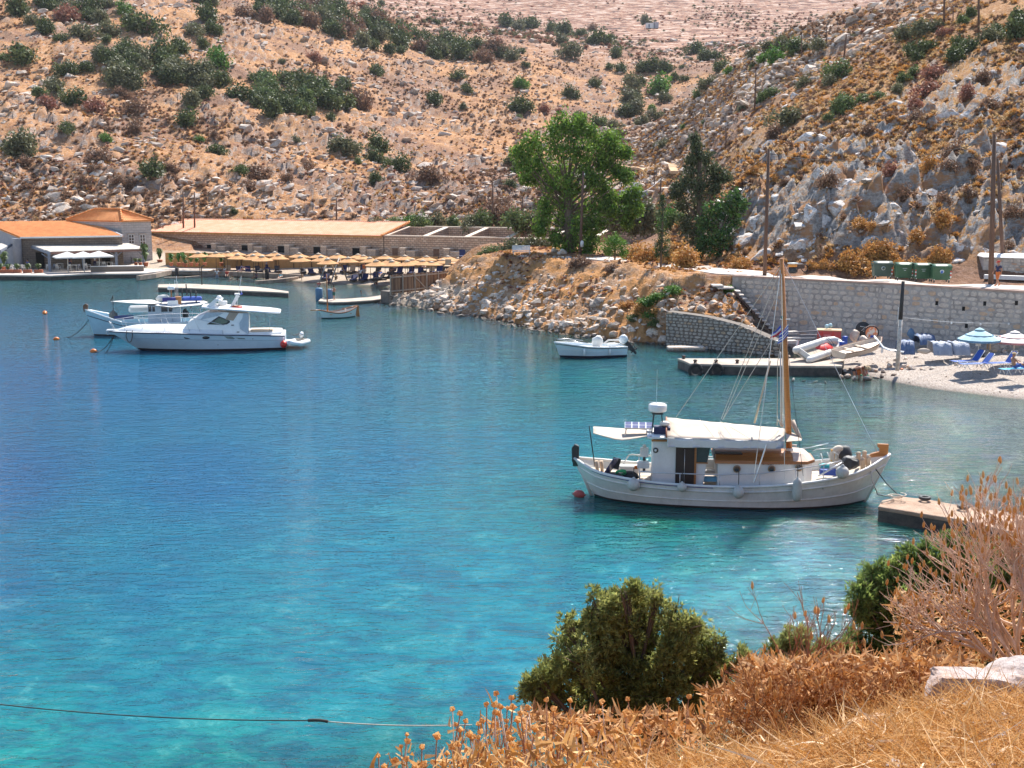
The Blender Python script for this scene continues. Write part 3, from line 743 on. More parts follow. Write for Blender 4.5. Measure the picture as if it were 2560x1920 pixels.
L_MID=leaf_material('green_leaves',(.08,.12,.04),(.16,.21,.07))
L_BRIGHT=leaf_material('bright_leaves',(.07,.16,.025),(.14,.26,.05))
L_BROWN=leaf_material('dry_brush',(.17,.10,.065),(.32,.19,.12),0.3,0.01)
L_RED=leaf_material('reddish_brush',(.24,.10,.07),(.38,.18,.12),0.3,0.01)
L_GOLD=leaf_material('golden_brush',(.40,.19,.05),(.62,.34,.11),0.3,0.01)
L_PALEG=leaf_material('pale_gold_brush',(.42,.26,.12),(.62,.44,.24),0.3,0.01)
BARK=M('bark',(.20,.14,.10),(.09,.06,.045),0.95,5,0.8,30,0.02,(1,1,.3))
def bush_meshes(kind,seed,leaf=0.16,n=150,dome=True):
    rg=random.Random(seed);lobes=[]
    for _ in range(rg.randint(7,11)):
        a=rg.uniform(0,6.28);r=rg.uniform(0,.62);s=rg.uniform(.26,.45)
        lobes.append((r*math.cos(a),r*math.sin(a),rg.uniform(.15,.85-r*.6),s,s,s*rg.uniform(.7,1.1)))
    V,F=leaf_cloud(lobes,n,leaf,seed=seed)
    me=np_mesh(kind+'_crown',V,F)
    t=MB()
    for _ in range(4):
        a=rg.uniform(0,6.28)
        t.tube([(0,0,-.15),(math.cos(a)*.12,math.sin(a)*.12,.25),(math.cos(a)*.4,math.sin(a)*.4,.6)],[.05,.035,.012],5)
    tm=t.mesh('trunk');tm.materials.append(BARK)
    return me,tm
BUSH=[bush_meshes('bush',200+i,0.15,170)for i in range(6)]
for m_,t_ in BUSH:m_.materials.append(None)
BMAT={'d':L_DARK,'o':L_OLIVE,'m':L_MID,'b':L_BRIGHT,'n':L_BROWN,'r':L_RED,'g':L_GOLD}
BNAME={'d':'dark green juniper bush','o':'grey olive coloured bush','m':'mid green leafy bush','b':'bright green rounded bush','n':'leafless brown bush','r':'reddish dried bush','g':'golden dried bush'}
def bush(p,w,kind,where,group,hgt=0.85,trunk=True,label=None):
    i=random.randrange(len(BUSH));nm='juniper_tree' if 'belt' in where else 'shrub' if kind in 'nrg' else 'bush'
    root=thing(nm,label or(BNAME[kind].replace('bush',nm.replace('_',' ').replace('juniper juniper','juniper')).replace('juniper juniper','juniper')+' '+where),nm.split('_')[-1],p,random.uniform(0,6.28),group)
    s=w/2;root.scale=(s*1.3,s*1.2,s*hgt*random.uniform(1.25,1.6))
    c=bpy.data.objects.new('crown',BUSH[i][0]);COL.objects.link(c);c.parent=root
    c.material_slots[0].link='OBJECT';c.material_slots[0].material=BMAT[kind]
    if trunk:t=bpy.data.objects.new('trunk',BUSH[i][1]);COL.objects.link(t);t.parent=root
    return root
def bush_px(px,py,w,kind,where,group,y0=90,hgt=.85,label=None):
    p=hit(px,py+w*0.22,y0,1200)
    if p is None:return
    bush(p-Vector((0,0,.1)),w*p.y/FPX,kind,where,group,hgt,w>30,label)
q1=1/2.572
A1=[(105,60,160,'d'),(290,185,140,'d'),(400,250,100,'d'),(230,130,120,'o'),(150,365,190,'d'),(25,370,90,'m'),(430,450,140,'d'),(535,430,110,'d'),(360,560,150,'o'),(255,590,90,'m'),(480,640,170,'d'),(425,820,130,'d'),(680,890,85,'b'),
      (150,950,220,'o'),(90,940,110,'m'),(985,1090,170,'d'),(1215,765,170,'d'),(1235,660,150,'o'),(1310,600,120,'d'),(740,495,110,'d'),(1410,390,165,'b'),(1160,320,150,'d'),(1430,510,170,'d'),(940,170,220,'d'),(850,140,130,'d'),(790,60,110,'b'),(580,110,120,'d'),(700,200,140,'o'),
      (560,220,180,'o'),(690,250,80,'d'),(1340,100,150,'d'),(1250,190,150,'o'),(1380,190,120,'d'),(1285,900,80,'b'),(1400,960,120,'d'),(1540,1090,100,'m'),(1500,1355,60,'d'),(1810,395,50,'o'),(2130,755,70,'d'),(2180,940,90,'d'),(1300,280,90,'d'),(1375,860,70,'n'),(650,1010,170,'n'),(545,1160,90,'n'),(750,1150,90,'n'),
      (840,1190,90,'n'),(1100,1090,110,'n'),(600,1080,90,'n'),(790,610,110,'n'),(860,700,160,'n'),(1650,1120,180,'n'),(1850,1140,80,'n'),(160,1050,90,'n'),(1970,1060,110,'n'),(1600,1200,120,'n'),(880,820,110,'n'),(300,670,130,'r'),(620,690,140,'r'),(440,110,150,'r'),(2020,370,90,'r'),(1900,900,70,'o')]
for a,b,w,k in A1:bush_px(a*q1,b*q1,w*q1,k,'on the stony left hillside','bushes scattered over the left hillside',182)
A2=[(260,455,110,'d'),(40,540,130,'d'),(30,650,170,'d'),(790,490,110,'d'),(840,575,80,'d'),(640,640,110,'d'),(815,685,60,'o'),(1195,545,95,'b'),(1500,600,115,'d'),(1660,540,90,'d'),(1185,680,150,'d'),(1165,755,60,'m'),(1215,415,60,'d'),(345,325,90,'d'),(410,320,80,'d'),(620,350,105,'d'),(710,345,80,'d'),
      (800,310,125,'d'),(980,350,85,'d'),(1185,325,70,'d'),(1070,345,110,'o'),(1500,330,140,'o'),(1835,440,95,'d'),(1900,540,130,'o'),(1960,520,90,'d'),(2090,560,185,'b'),(2030,430,120,'d'),(1960,440,110,'d'),(2110,440,110,'d'),(1880,640,150,'o'),(1920,620,110,'d'),(1870,720,130,'d'),(1930,700,120,'o'),(1800,800,110,'o'),(1680,780,115,'m'),
      (1560,750,90,'m'),(2050,740,110,'o'),(2030,700,70,'b'),(2120,630,90,'o'),(2180,500,70,'d'),(1810,340,105,'d'),(1690,250,140,'d'),(1770,240,60,'d'),(1100,140,130,'d'),(1230,150,130,'d'),(1180,170,110,'o'),(1380,190,110,'d'),(1470,200,130,'d'),(1560,220,100,'d'),(1440,250,110,'o'),(1650,180,80,'n'),
      (60,950,190,'o'),(260,940,150,'d'),(240,1015,120,'d'),(140,1040,60,'m'),(400,1070,170,'d'),(250,1150,100,'d'),(1120,1180,105,'d'),(1060,1330,180,'n'),(2110,925,90,'o'),(560,1110,160,'n'),(650,1140,130,'n'),(150,660,160,'n'),(1340,700,70,'r'),(1430,720,60,'r'),(410,230,130,'r'),(1030,280,100,'r'),(1340,1220,120,'n'),(1120,1040,80,'d'),(1150,1090,90,'d'),
      (1830,860,110,'o'),(1960,790,100,'o'),(290,20,60,'d'),(640,140,60,'d'),(600,130,50,'d'),(300,125,90,'d'),(1760,430,60,'d'),(1380,1130,100,'n'),(2060,930,50,'o')]
for a,b,w,k in A2:bush_px(840+a*q1,b*q1,w*q1,k,'on the valley slope','bushes on the slopes of the valley',182)
q3=1/2.37
A3=[(140,340,105,'d'),(215,330,80,'d'),(255,390,110,'d'),(295,425,70,'b'),(20,400,50,'d'),(20,470,60,'d'),(100,560,90,'m'),(170,500,110,'o'),(500,340,90,'b'),(560,350,120,'b'),(430,330,90,'o'),(430,400,60,'d'),(740,490,100,'o'),(20,750,40,'b'),(140,725,30,'m'),
      (940,430,165,'m'),(900,480,110,'o'),(620,690,180,'o'),(560,800,110,'n'),(880,700,70,'m'),(940,650,120,'m'),(1010,610,130,'m'),(1090,580,110,'m'),(1180,570,90,'m'),(960,600,90,'m'),(1290,520,90,'o'),(1330,470,80,'m'),(1390,420,80,'m'),(1375,300,110,'d'),(1450,280,130,'d'),(1400,340,100,'d'),(1620,330,130,'d'),(1690,280,150,'d'),(1650,260,110,'d'),
      (1980,200,170,'d'),(2020,110,120,'d'),(1830,210,130,'o'),(1870,170,100,'d'),(500,570,80,'m'),(560,545,90,'m'),(470,600,60,'m'),(600,280,130,'o'),(680,285,130,'m'),(530,280,90,'o'),(740,280,90,'o'),(830,265,120,'o'),(1330,215,130,'o'),(1430,180,140,'o'),(1520,160,90,'o'),(1720,80,85,'d'),(1680,120,70,'m'),(390,275,50,'d'),(1020,220,50,'o'),(80,290,110,'d'),(370,640,60,'o'),
      (1450,530,180,'r'),(1500,440,130,'r'),(1560,190,90,'r'),(1800,470,110,'n'),(1640,900,140,'n'),(1560,1180,110,'n'),(1700,1150,130,'n'),(1050,1310,110,'g'),(1150,1330,90,'g'),(1130,1500,130,'g'),(1260,1530,110,'g'),(1490,1545,90,'g'),(790,1570,80,'g'),(950,1560,110,'g'),(1030,1590,120,'g'),(340,1570,110,'g'),(1400,1400,110,'g'),(1550,1300,130,'g'),(1330,1160,110,'n'),
      (870,1070,110,'n'),(1250,1000,110,'r'),(1480,980,130,'g'),(1600,980,110,'n'),(1720,960,120,'n'),(1100,780,90,'n'),(980,790,110,'n'),(1240,690,90,'n'),(1400,700,110,'n'),(1390,620,90,'r'),(1700,560,110,'r'),(1850,620,120,'n'),(1970,1250,110,'n'),(1930,1500,90,'n'),(470,980,60,'g'),(620,1080,80,'n'),(560,1060,70,'g'),(440,1010,70,'g')]
for a,b,w,k in A3:bush_px(1700+a*q3,b*q3,w*q3,k,'on the right-hand slope','bushes on the right-hand slope',92)
# dense thickets: polygons in the photo filled bush by bush
def thicket(poly,n,w,kinds,where,group,y0=182):
    xs=[p[0]for p in poly];ys=[p[1]for p in poly];c=0;g=0
    while c<n and g<n*20:
        g+=1;x,y=random.uniform(min(xs),max(xs)),random.uniform(min(ys),max(ys))
        if not in_poly(np.array([x]),np.array([y]),poly)[0]:continue
        bush_px(x,y,random.uniform(w*.7,w*1.25),random.choice(kinds),where,group,y0);c+=1
thicket([(250,140),(300,115),(400,115),(430,150),(520,165),(560,190),(590,215),(500,215),(440,215),(400,200),(380,225),(320,215),(280,195)],36,56,'ddo','in the left hillside thicket','bushes of the left hillside thicket')
thicket([(570,240),(650,190),(720,190),(800,210),(860,215),(880,240),(850,270),(780,260),(770,285),(700,285),(640,260)],36,54,'ddm','in the thicket left of the valley','bushes of the middle thicket')
thicket([(460,-10),(840,0),(920,30),(1000,60),(1080,90),(1180,110),(1320,130),(1310,150),(1180,150),(1060,130),(980,110),(930,120),(860,95),(760,75),(700,55),(560,25)],84,50,'dddon','in the ridge belt','trees of the dark belt on the ridge')
thicket([(90,-10),(280,-10),(300,40),(250,60),(160,40),(110,20)],12,46,'od','near the top of the left hill','bushes near the hilltop')

# geometry-node scatter for the low brush nobody could count
def gn_scatter(name,proto_meshes,P,S,Rz,mat):
    pc=bpy.data.collections.new(name+'_kinds')
    for i,me in enumerate(proto_meshes):
        o=bpy.data.objects.new(name+'_kind',me);pc.objects.link(o)
    me=bpy.data.meshes.new(name);me.vertices.add(len(P));me.vertices.foreach_set('co',P.astype(np.float32).ravel())
    vattr(me,'sc',S);vattr(me,'rz',Rz);me.update()
    o=link(name,me);me.materials.append(mat)
    ng=bpy.data.node_groups.new(name,'GeometryNodeTree')
    ng.interface.new_socket('Geometry',in_out='INPUT',socket_type='NodeSocketGeometry');ng.interface.new_socket('Geometry',in_out='OUTPUT',socket_type='NodeSocketGeometry')
    gi=ng.nodes.new('NodeGroupInput');go=ng.nodes.new('NodeGroupOutput')
    mp=ng.nodes.new('GeometryNodeMeshToPoints');iop=ng.nodes.new('GeometryNodeInstanceOnPoints');ci=ng.nodes.new('GeometryNodeCollectionInfo')
    ci.inputs['Collection'].default_value=pc;ci.inputs['Separate Children'].default_value=True;ci.inputs['Reset Children'].default_value=True
    iop.inputs['Pick Instance'].default_value=True
    a1=ng.nodes.new('GeometryNodeInputNamedAttribute');a1.data_type='FLOAT';a1.inputs['Name'].default_value='sc'
    a2=ng.nodes.new('GeometryNodeInputNamedAttribute');a2.data_type='FLOAT';a2.inputs['Name'].default_value='rz'
    cx=ng.nodes.new('ShaderNodeCombineXYZ')
    ng.links.new(gi.outputs[0],mp.inputs['Mesh']);ng.links.new(mp.outputs[0],iop.inputs['Points']);ng.links.new(ci.outputs[0],iop.inputs['Instance'])
    ng.links.new(a2.outputs[0],cx.inputs['Z']);ng.links.new(cx.outputs[0],iop.inputs['Rotation']);ng.links.new(a1.outputs[0],iop.inputs['Scale'])
    ng.links.new(iop.outputs[0],go.inputs[0])
    md=o.modifiers.new('scatter','NODES');md.node_group=ng
    return tag(o,kind='stuff')
def tuft_mesh(name,n,seed,mat,spread=1.0,blade=0.09,hgt=1.0):
    rg=np.random.RandomState(seed);a=rg.uniform(0,6.28,n);t=rg.uniform(0.1,1.35,n)*spread
    d=np.stack([np.cos(a)*np.sin(t),np.sin(a)*np.sin(t),np.cos(t)*hgt],1);L=rg.uniform(.6,1.0,n)[:,None]
    r0=rg.uniform(0,.25,n)[:,None];s=np.stack([-np.sin(a),np.cos(a),np.zeros(n)],1)*blade
    V=np.stack([d*r0-s*.6,d*r0+s*.6,d*L*.75+s,d*L+rg.normal(size=(n,3))*.05,d*L*.7-s],1).reshape(-1,3)
    me=np_mesh(name,V,np.arange(n*5).reshape(n,5));me.materials.append(mat);return me
def brush_field(name,N,f,S0,S1,mats,seeds,thr,y0=182,y1=560,u0=-.48,u1=.48,cond=None):
    u=np.random.uniform(u0,u1,N);Yr=np.exp(np.random.uniform(np.log(y0),np.log(y1),N));Xr=u*Yr
    P,Zn=pts_on(Xr,Yr,0.03);dn=fbm(Xr*f,Yr*f*.8,3,seeds)
    ok_=in_view(P,60)&(np.random.rand(N)<np.clip((dn-thr)*5,0.05,1))
    if cond is not None:ok_&=cond(P,Zn)
    P=P[ok_];n=len(P)
    gn_scatter(name,[tuft_mesh(name+'_tuft',46,seeds*10+i,m_,.95,.085,.8)for i,m_ in enumerate(mats)],P,np.random.uniform(S0,S1,n),np.random.uniform(0,6.28,n),mats[0])
brush_field('purple_brown_brush',34000,.05,.35,1.15,[L_BROWN,L_BROWN,L_BROWN],3,.44)
brush_field('golden_brush',30000,.06,.25,.8,[L_GOLD,L_RED,L_PALEG],4,.42)
brush_field('far_brush',22000,.02,.6,2.4,[L_RED,L_BROWN,L_OLIVE],6,.42,520,1150)
brush_field('slope_brush',9000,.08,.3,.9,[L_GOLD,L_PALEG,L_BROWN],7,.36,195,300,.09,.24)
brush_field('crag_grass',17000,.12,.28,.85,[L_GOLD,L_PALEG,L_BROWN],5,.38,92,230,.12,.5,lambda P,Z:(P[:,2]>4.9)&((P[:,1]>113)|(np.random.rand(len(P))<.35)))
N=9000;Xr=np.random.uniform(-9,22,N);Yr=np.random.uniform(84,124,N);P,Zn=pts_on(Xr,Yr,.03)
ok_=(P[:,2]>2.0)&(P[:,2]<5.2)&(~Zn['bch'])&(np.random.rand(N)<np.clip((fbm(Xr*.3,Yr*.3,3,8)-.42)*5,.04,1))&~((Yr>wallY(Xr))&(Xr>8)&(Yr<wallY(Xr)+4))
P=P[ok_];gn_scatter('bank_grass',[tuft_mesh('bank_tuft',40,70+i,m_,1.0,.10,.6)for i,m_ in enumerate((L_GOLD,L_GOLD,L_RED))],P,np.random.uniform(.14,.42,len(P)),np.random.uniform(0,6.28,len(P)),L_GOLD)

# ---------------------------------------------------------------- single trees
def px_lobes(lst,ox,oy,q,Y,base,dy=.8,seed=1):
    rg=random.Random(seed);out=[]
    for zx,zy,r in lst:
        rr=r*q*Y/FPX;yy=Y+rg.uniform(-1,1)*rr*dy*1.4
        p=WY(ox+zx*q,oy+zy*q,yy);out.append((p.x-base.x,p.y-base.y,p.z-base.z,rr,rr,rr*.95))
    return out
def tree(name,label,base,lobes,n,leaf,lmat,trunk_r,hub,seed=0,lean=(0,0),shell=.5,up=.3,limbs=True):
    root=thing(name,label,'tree',base)
    V,F=leaf_cloud(lobes,n,leaf,seed=seed,shell=shell,up=up);me=np_mesh('crown',V,F);link('crown',me,lmat,root)
    t=MB();hz=hub
    t.tube([(0,0,-.4),(lean[0]*.4,lean[1]*.4,hz*.5),(lean[0],lean[1],hz)],[trunk_r*1.25,trunk_r,trunk_r*.7],8)
    link('trunk',t.mesh('trunk'),BARK,root)
    if limbs:
        l=MB()
        for(x,y,z,rx,ry,rz)in lobes[::1]:
            k=min(1.0,max(.35,z/max(hz,.1)*.55));s=Vector((lean[0],lean[1],hz))*k;e=Vector((x,y,z));mid=(s+e)/2+Vector((0,0,-.08*(e-s).length))
            r0=trunk_r*.34
            l.tube([s,mid,e],[r0,r0*.6,r0*.2],5)
        link('branches',l.mesh('branches'),BARK,root)
    return root
EU=[(540,170,110),(700,150,60),(640,230,120),(770,230,90),(480,260,110),(300,330,110),(200,410,80),(360,440,130),(540,400,140),(700,360,140),(830,340,110),(960,290,80),(990,380,110),(1080,410,60),(900,430,110),(250,520,110),(400,560,130),(580,560,140),(740,520,130),(900,520,80),(1010,560,60),(1090,610,65),(280,620,90),(470,690,110),(620,700,120),(820,640,100),(900,700,80),(1160,750,75),(1090,800,50),
      (430,850,80),(560,850,110),(700,880,110),(850,850,110),(950,800,80),(980,900,70),(400,960,80),(560,980,100),(700,1020,110),(850,1000,100),(1130,900,60),(1180,880,40),(1100,990,50),(370,1060,45),(500,1130,50),(650,1150,100),(800,1150,100),(760,1230,80),(600,1210,60)]
q4=1/3.352
b0=WZ(1425,642,4.4)
tree('eucalyptus_tree','large bright green eucalyptus standing behind the promontory road',b0,px_lobes([(a,b,r*.93)for a,b,r in EU],1240,260,q4,b0.y,b0,.9,3),700,.24,leaf_material('eucalyptus_leaves',(.075,.155,.02),(.20,.31,.05),.45,.02,.6,.4),.42,8.0,5,(-.4,.2),.25,-.6)
CO=[(1662,290,22),(1680,350,40),(1690,430,70),(1640,470,50),(1770,450,50),(1640,550,85),(1780,540,85),(1850,560,50),(1600,640,80),(1720,640,110),(1860,640,80),(1930,610,36),(1550,730,60),(1680,750,120),(1820,720,90),(1560,850,60),(1680,870,120),(1580,980,75),(1700,1000,110),(1640,1100,100),(1720,1150,100),(1600,1040,60),(1500,760,26),(1520,690,30)]
b0=WZ(1750,648,4.7)
tree('cypress_tree','tall dark ragged conifer beside the road left of the crag',b0,px_lobes([(a,b,r*.85)for a,b,r in CO],1240,260,q4,b0.y,b0,.6,4),330,.22,leaf_material('conifer_leaves',(.05,.065,.03),(.12,.135,.06),.4),.30,9.5,6,(-.3,0),.25,1.2)
FI=[(2000,800,80),(1940,880,110),(1830,890,90),(1750,990,90),(1900,1000,120),(1800,1090,120),(1920,1110,90),(1850,1180,100),(1740,1200,70),(2050,850,50),(1990,960,70)]
b0=WZ(1800,655,4.75)
tree('fig_tree','dense dark glossy leafed tree between conifer and crag',b0,px_lobes(FI,1240,260,q4,b0.y,b0,.8,5),480,.22,leaf_material('glossy_leaves',(.03,.075,.02),(.10,.19,.04),.35,.02,.35),.22,3.5,7,(0,0),.35,.2)
b0=WZ(1652,668,4.7)
TC=[(1395,775,12),(1395,810,22),(1393,850,28),(1390,900,33),(1390,950,36),(1392,1000,38),(1385,1060,30),(1400,1090,34),(1380,1140,34),(1430,1150,34),(1360,1180,26),(1350,1220,22),(1425,1210,34),(1385,1230,30),(1430,1260,20),(1352,1262,18)]
tree('thin_cypress','slender young cypress with bare lower stem on the edge of the bank',b0,px_lobes(TC,1240,260,q4,b0.y,b0,.4,6),150,.11,leaf_material('cypress_leaves',(.03,.06,.02),(.07,.11,.035)),.08,5.2,8,(.1,0),.2,1.0)
b0=WZ(1537,655,4.7)
SR=[(1000,1120,45),(950,1150,50),(1050,1160,50),(920,1210,45),(1000,1200,60),(1070,1220,45),(1000,1165,55),(940,1240,25),(1060,1255,22)]
tree('young_tree','small round bright green tree at the roadside near the lamp pole',b0,px_lobes(SR,1240,260,q4,b0.y,b0,.9,7),260,.13,leaf_material('young_leaves',(.08,.17,.02),(.15,.29,.04)),.07,1.9,9,(0,0),.3)
# trees behind the ruins, green hedge
for i,(a,b,w,k)in enumerate([(940,556,34,'o'),(985,553,44,'m'),(1020,552,40,'b'),(1050,553,44,'m'),(1090,554,44,'o'),(1130,554,44,'m'),(1170,553,50,'o'),(1210,552,50,'m'),(1250,550,52,'o'),(1290,548,60,'m'),(1330,550,60,'o'),(1250,528,56,'n'),(1540,540,80,'o'),(1600,545,80,'o'),(1640,548,50,'m'),(1680,540,60,'b'),(1580,562,40,'m'),(1625,560,40,'m'),(1700,560,50,'m'),(1520,520,60,'o')]):
    p=WY(a,b+w*.25,176+(i%3)*4-max(0,(a-1100)/14));bush((p.x,p.y,max(tz(p.x,p.y),p.z)-.4),w*p.y/FPX*1.1,k,'in the hedge behind the roofless ruin wall','bushes behind the ruins',.95)
for i,(a,b,w,k)in enumerate([(1280,622,60,'o'),(1240,628,46,'m'),(1330,618,60,'o'),(1215,634,34,'m'),(1365,622,50,'o'),(1620,640,60,'g'),(1690,640,70,'g'),(1720,650,60,'g'),(1590,634,50,'g'),(1850,655,46,'g')]):
    p=WZ(a,b+w*.3,4.3 if a<1400 else 4.75);bush(p,w*p.y/FPX*1.1,k,'at the foot of the ruin wall beside the bench' if a<1400 else 'along the far side of the roadside','shrubs behind the promontory',.8)
for a,b,w in((1445,655,54),(1530,668,34),(1470,655,34)):bush_px(a,b,w,'n','clinging to the top edge of the promontory bank','brown shrubs on the bank edge',84,.7)
for a,b,w,k in((1620,745,60,'b'),(1680,718,50,'b'),(1655,735,50,'b'),(1600,770,50,'g'),(1625,785,50,'b'),(1570,755,40,'g'),(1585,790,36,'m'),(1640,770,50,'g'),(1645,800,44,'m'),(1815,722,44,'b'),(1790,805,56,'b'),(1770,790,30,'b')):bush_px(a,b,w,k,'creeping down the bank beside the low stone wall','green creepers on the bank',84,.55)
for a,b,w in((2290,690,60),(2160,680,70),(2120,672,60),(2240,680,50),(2350,650,50),(2210,640,60),(2060,675,34),(1830,668,40)):bush_px(a,b-14,w,'g','on the verge behind the green bins','dried shrubs on the verge',86,.9)
# ---------------------------------------------------------------- masonry helpers
STONE={}
def stone_mat(name,c1,c2,c3,rnd=.25):
    if name in STONE:return STONE[name]
    m,nt,b=ntree(name)
    f=noise(nt,coords(nt,'World'),6.0,6,.7);oi=add(nt,'ShaderNodeObjectInfo');g=nt.nodes.new('ShaderNodeNewGeometry')
    r=mth(nt,'FRACT',mth(nt,'ADD',oi.outputs['Random'],g.outputs['Random Per Island']))
    # per-stone tone
    mf=nt.nodes.new('ShaderNodeMath');mf.operation='ADD';nt.links.new(oi.outputs['Random'],mf.inputs[0]);nt.links.new(g.outputs['Random Per Island'],mf.inputs[1])
    fr_=nt.nodes.new('ShaderNodeMath');fr_.operation='FRACT';nt.links.new(mf.outputs[0],fr_.inputs[0])
    c=ramp(nt,fr_.outputs[0],[(0.0,c1),(0.45,c2),(0.8,c1),(0.9,c3)])
    c=mixc(nt,ramp(nt,f,[(.35,.55),(.6,0.0)]),c,tuple(x*.55 for x in c2))
    nt.links.new(c,b.inputs['Base Color']);b.inputs['Roughness'].default_value=.92;b.inputs['Specular IOR Level'].default_value=.2
    bump(nt,f,.7,.03,b);STONE[name]=m;return m
WSTONE=stone_mat('wall_stone',(.66,.57,.49),(.56,.48,.41),(.62,.42,.28))
MORTAR=M('wall_mortar',(.50,.455,.42),(.30,.265,.24),.95,1.6,.8,14,.04,kind='World',stain=.5)
DSTONE=stone_mat('drystone',(.52,.46,.40),(.38,.34,.295),(.54,.38,.25))
def rubble_wall(owner,origin,eu,en,length,h_fn,cw,ch,mat,maxparts=300,gap=.035,proud=.05,seed=0,z0_fn=None,round_=.25,holes=()):
    """irregular rubble on a vertical face. eu = unit vector along, en = outward normal"""
    rg=random.Random(seed);stones=[]
    x=Vector(eu);n=Vector(en);z=0.0;row=0;maxh=max(h_fn(t*length/20)for t in range(21))
    while z<maxh:
        hh=ch*rg.uniform(.75,1.3);s=-rg.uniform(0,cw)
        while s<length:
            w=cw*rg.uniform(.6,1.6);top=h_fn(min(max(s+w/2,0),length));bot=z0_fn(min(max(s+w/2,0),length))if z0_fn else 0
            a,b=max(s,0),min(s+w,length)
            if b-a>cw*.25 and z+hh*.5<top and z+hh*.4>bot:
                h2=min(hh,top-z)
                if not any(abs((a+b)/2-hx)<cw*.6 and abs(z+h2/2-hz)<ch*.6 for hx,hz in holes):stones.append((a,b,z,z+h2))
            s+=w
        z+=hh;row+=1
    items=[]
    for(a,b,c,d)in stones:
        g=gap*rg.uniform(.5,1.4);cx,cz=(a+b)/2,(c+d)/2;hw,hh=(b-a)/2-g/2,(d-c)/2-g/2
        if hw<.03 or hh<.03:continue
        k=rg.randint(6,8);ring=[]
        for i in range(k):
            t=2*math.pi*(i+rg.uniform(-.2,.2))/k+math.pi/k
            q=1/max(abs(math.cos(t)),abs(math.sin(t)))**(1-round_)
            ring.append((math.cos(t)*hw*q*rg.uniform(.88,1.04),math.sin(t)*hh*q*rg.uniform(.88,1.04)))
        p=proud*rg.uniform(.6,1.6)
        V=[Vector(origin)+x*(cx+u_)+Vector((0,0,cz+v_))+n*-.04 for u_,v_ in ring]+[Vector(origin)+x*(cx+u_*.8)+Vector((0,0,cz+v_*.8))+n*p for u_,v_ in ring]
        F_=[tuple(range(k,2*k))]+[(i,(i+1)%k,k+(i+1)%k,k+i)for i in range(k)]
        cen=Vector(origin)+x*cx
        items.append(((b-a)*(d-c)/(cen.y**2),V,F_))
    items.sort(key=lambda t:-t[0]);rest=MB();oloc=owner.location if owner is not None else Vector((0,0,0))
    for i,(_,V,F_)in enumerate(items):
        V=[v-oloc for v in V]
        if i<maxparts:link('stone',MB().add(V,F_).mesh('stone'),mat,owner)
        else:rest.add(V,F_)
    if rest.v:tag(rest.build('stones',mat,owner),kind='stuff')
def strip_wall(mb,pts,thick,z0,ztop,normal_side=1):
    """vertical wall following pts (x,y), thickness behind; ztop list"""
    n=len(pts);P=[Vector((p[0],p[1],0))for p in pts];zt=ztop if isinstance(ztop,list)else[ztop]*n;zb=z0 if isinstance(z0,list)else[z0]*n
    rings=[]
    for i in range(n):
        d=(P[min(i+1,n-1)]-P[max(i-1,0)]).normalized();nn=Vector((-d.y,d.x,0))*normal_side
        a=P[i];b=P[i]+nn*thick
        rings.append([Vector((a.x,a.y,zb[i])),Vector((a.x,a.y,zt[i])),Vector((b.x,b.y,zt[i])),Vector((b.x,b.y,zb[i]))])
    mb.loft(rings,True,False,True);return mb

# ---------------------------------------------------------------- retaining wall, road
rw=thing('retaining_wall','tall grey rubble stone retaining wall holding up the road above the beach','wall',(0,0,0))
pw=[(p.x,p.y)for p in WALL];pw=[(pw[0][0]-.6,pw[0][1]+.3)]+pw
strip_wall(MB(),pw,.95,-.4,4.66).build('wall_core',MORTAR,rw)
cop=MB();strip_wall(cop,[(x,y-.07)for x,y in pw],.45,4.62,4.745);cop.build('coping',M('coping_concrete',(.50,.34,.27),(.36,.24,.19),.9,2,.5,20),rw)
tot=0
segs=[(WALL[i],WALL[i+1])for i in range(len(WALL)-1)]
for i,(a,b)in enumerate(segs):
    a=Vector((a.x,a.y,.5));b=Vector((b.x,b.y,.5));L_=(b-a).length;e=(b-a)/L_;nn=Vector((e.y,-e.x,0))
    rubble_wall(rw,a,e,nn,L_,lambda t:4.1,.56,.36,WSTONE,62,.03,.02,300+i,round_=.12)
hol=MB()
for a,b in((1940,727),(2077,735),(2063,768),(2185,801),(2408,777),(2461,764),(2540,763),(2415,820),(2341,763)):
    yy=wallY(WY(a,b,84).x);p=WY(a,b,yy-.03);hol.prism([(-.1,-.04),(.1,-.04),(.07,.04),(-.07,.04)],0,.28,Matrix.Translation(p))
hol.build('drain_hole',M('dark_void',(.012,.011,.01),None,1),rw)
ROADM=M('pale_concrete_road',(.60,.54,.48),(.48,.41,.35),.9,.35,.4,8,.02,kind='World',stain=.25)
def ribbon(name,centre,mat,lift=.05,n=60,th=.25):
    """centre [(x,y,width)] draped over the ground"""
    C_=[Vector((x,y,0))for x,y,w in centre];W_=[w for x,y,w in centre];out=[]
    seg=[0]
    for i in range(1,len(C_)):seg.append(seg[-1]+(C_[i]-C_[i-1]).length)
    for k in range(n):
        t=seg[-1]*k/(n-1);i=max(0,min(len(C_)-2,int(np.searchsorted(seg,t,side='right')-1)));f=(t-seg[i])/(seg[i+1]-seg[i])
        c=C_[i].lerp(C_[i+1],f);w=W_[i]+(W_[i+1]-W_[i])*f
        d=(C_[min(i+1,len(C_)-1)]-C_[i]).normalized();nn=Vector((-d.y,d.x,0));out.append([c+nn*w*(j/4-.5)for j in range(5)])
    A=np.array([[p[:]for p in r]for r in out]);Z_=terrain(A[...,0],A[...,1]);Zs=np.maximum(Z_,Z_.mean(1,keepdims=True));A[...,2]=Zs+lift
    m_=MB();m_.sheet([[tuple(p)for p in r]for r in A],th);return m_.build(name,mat)
rc=[]
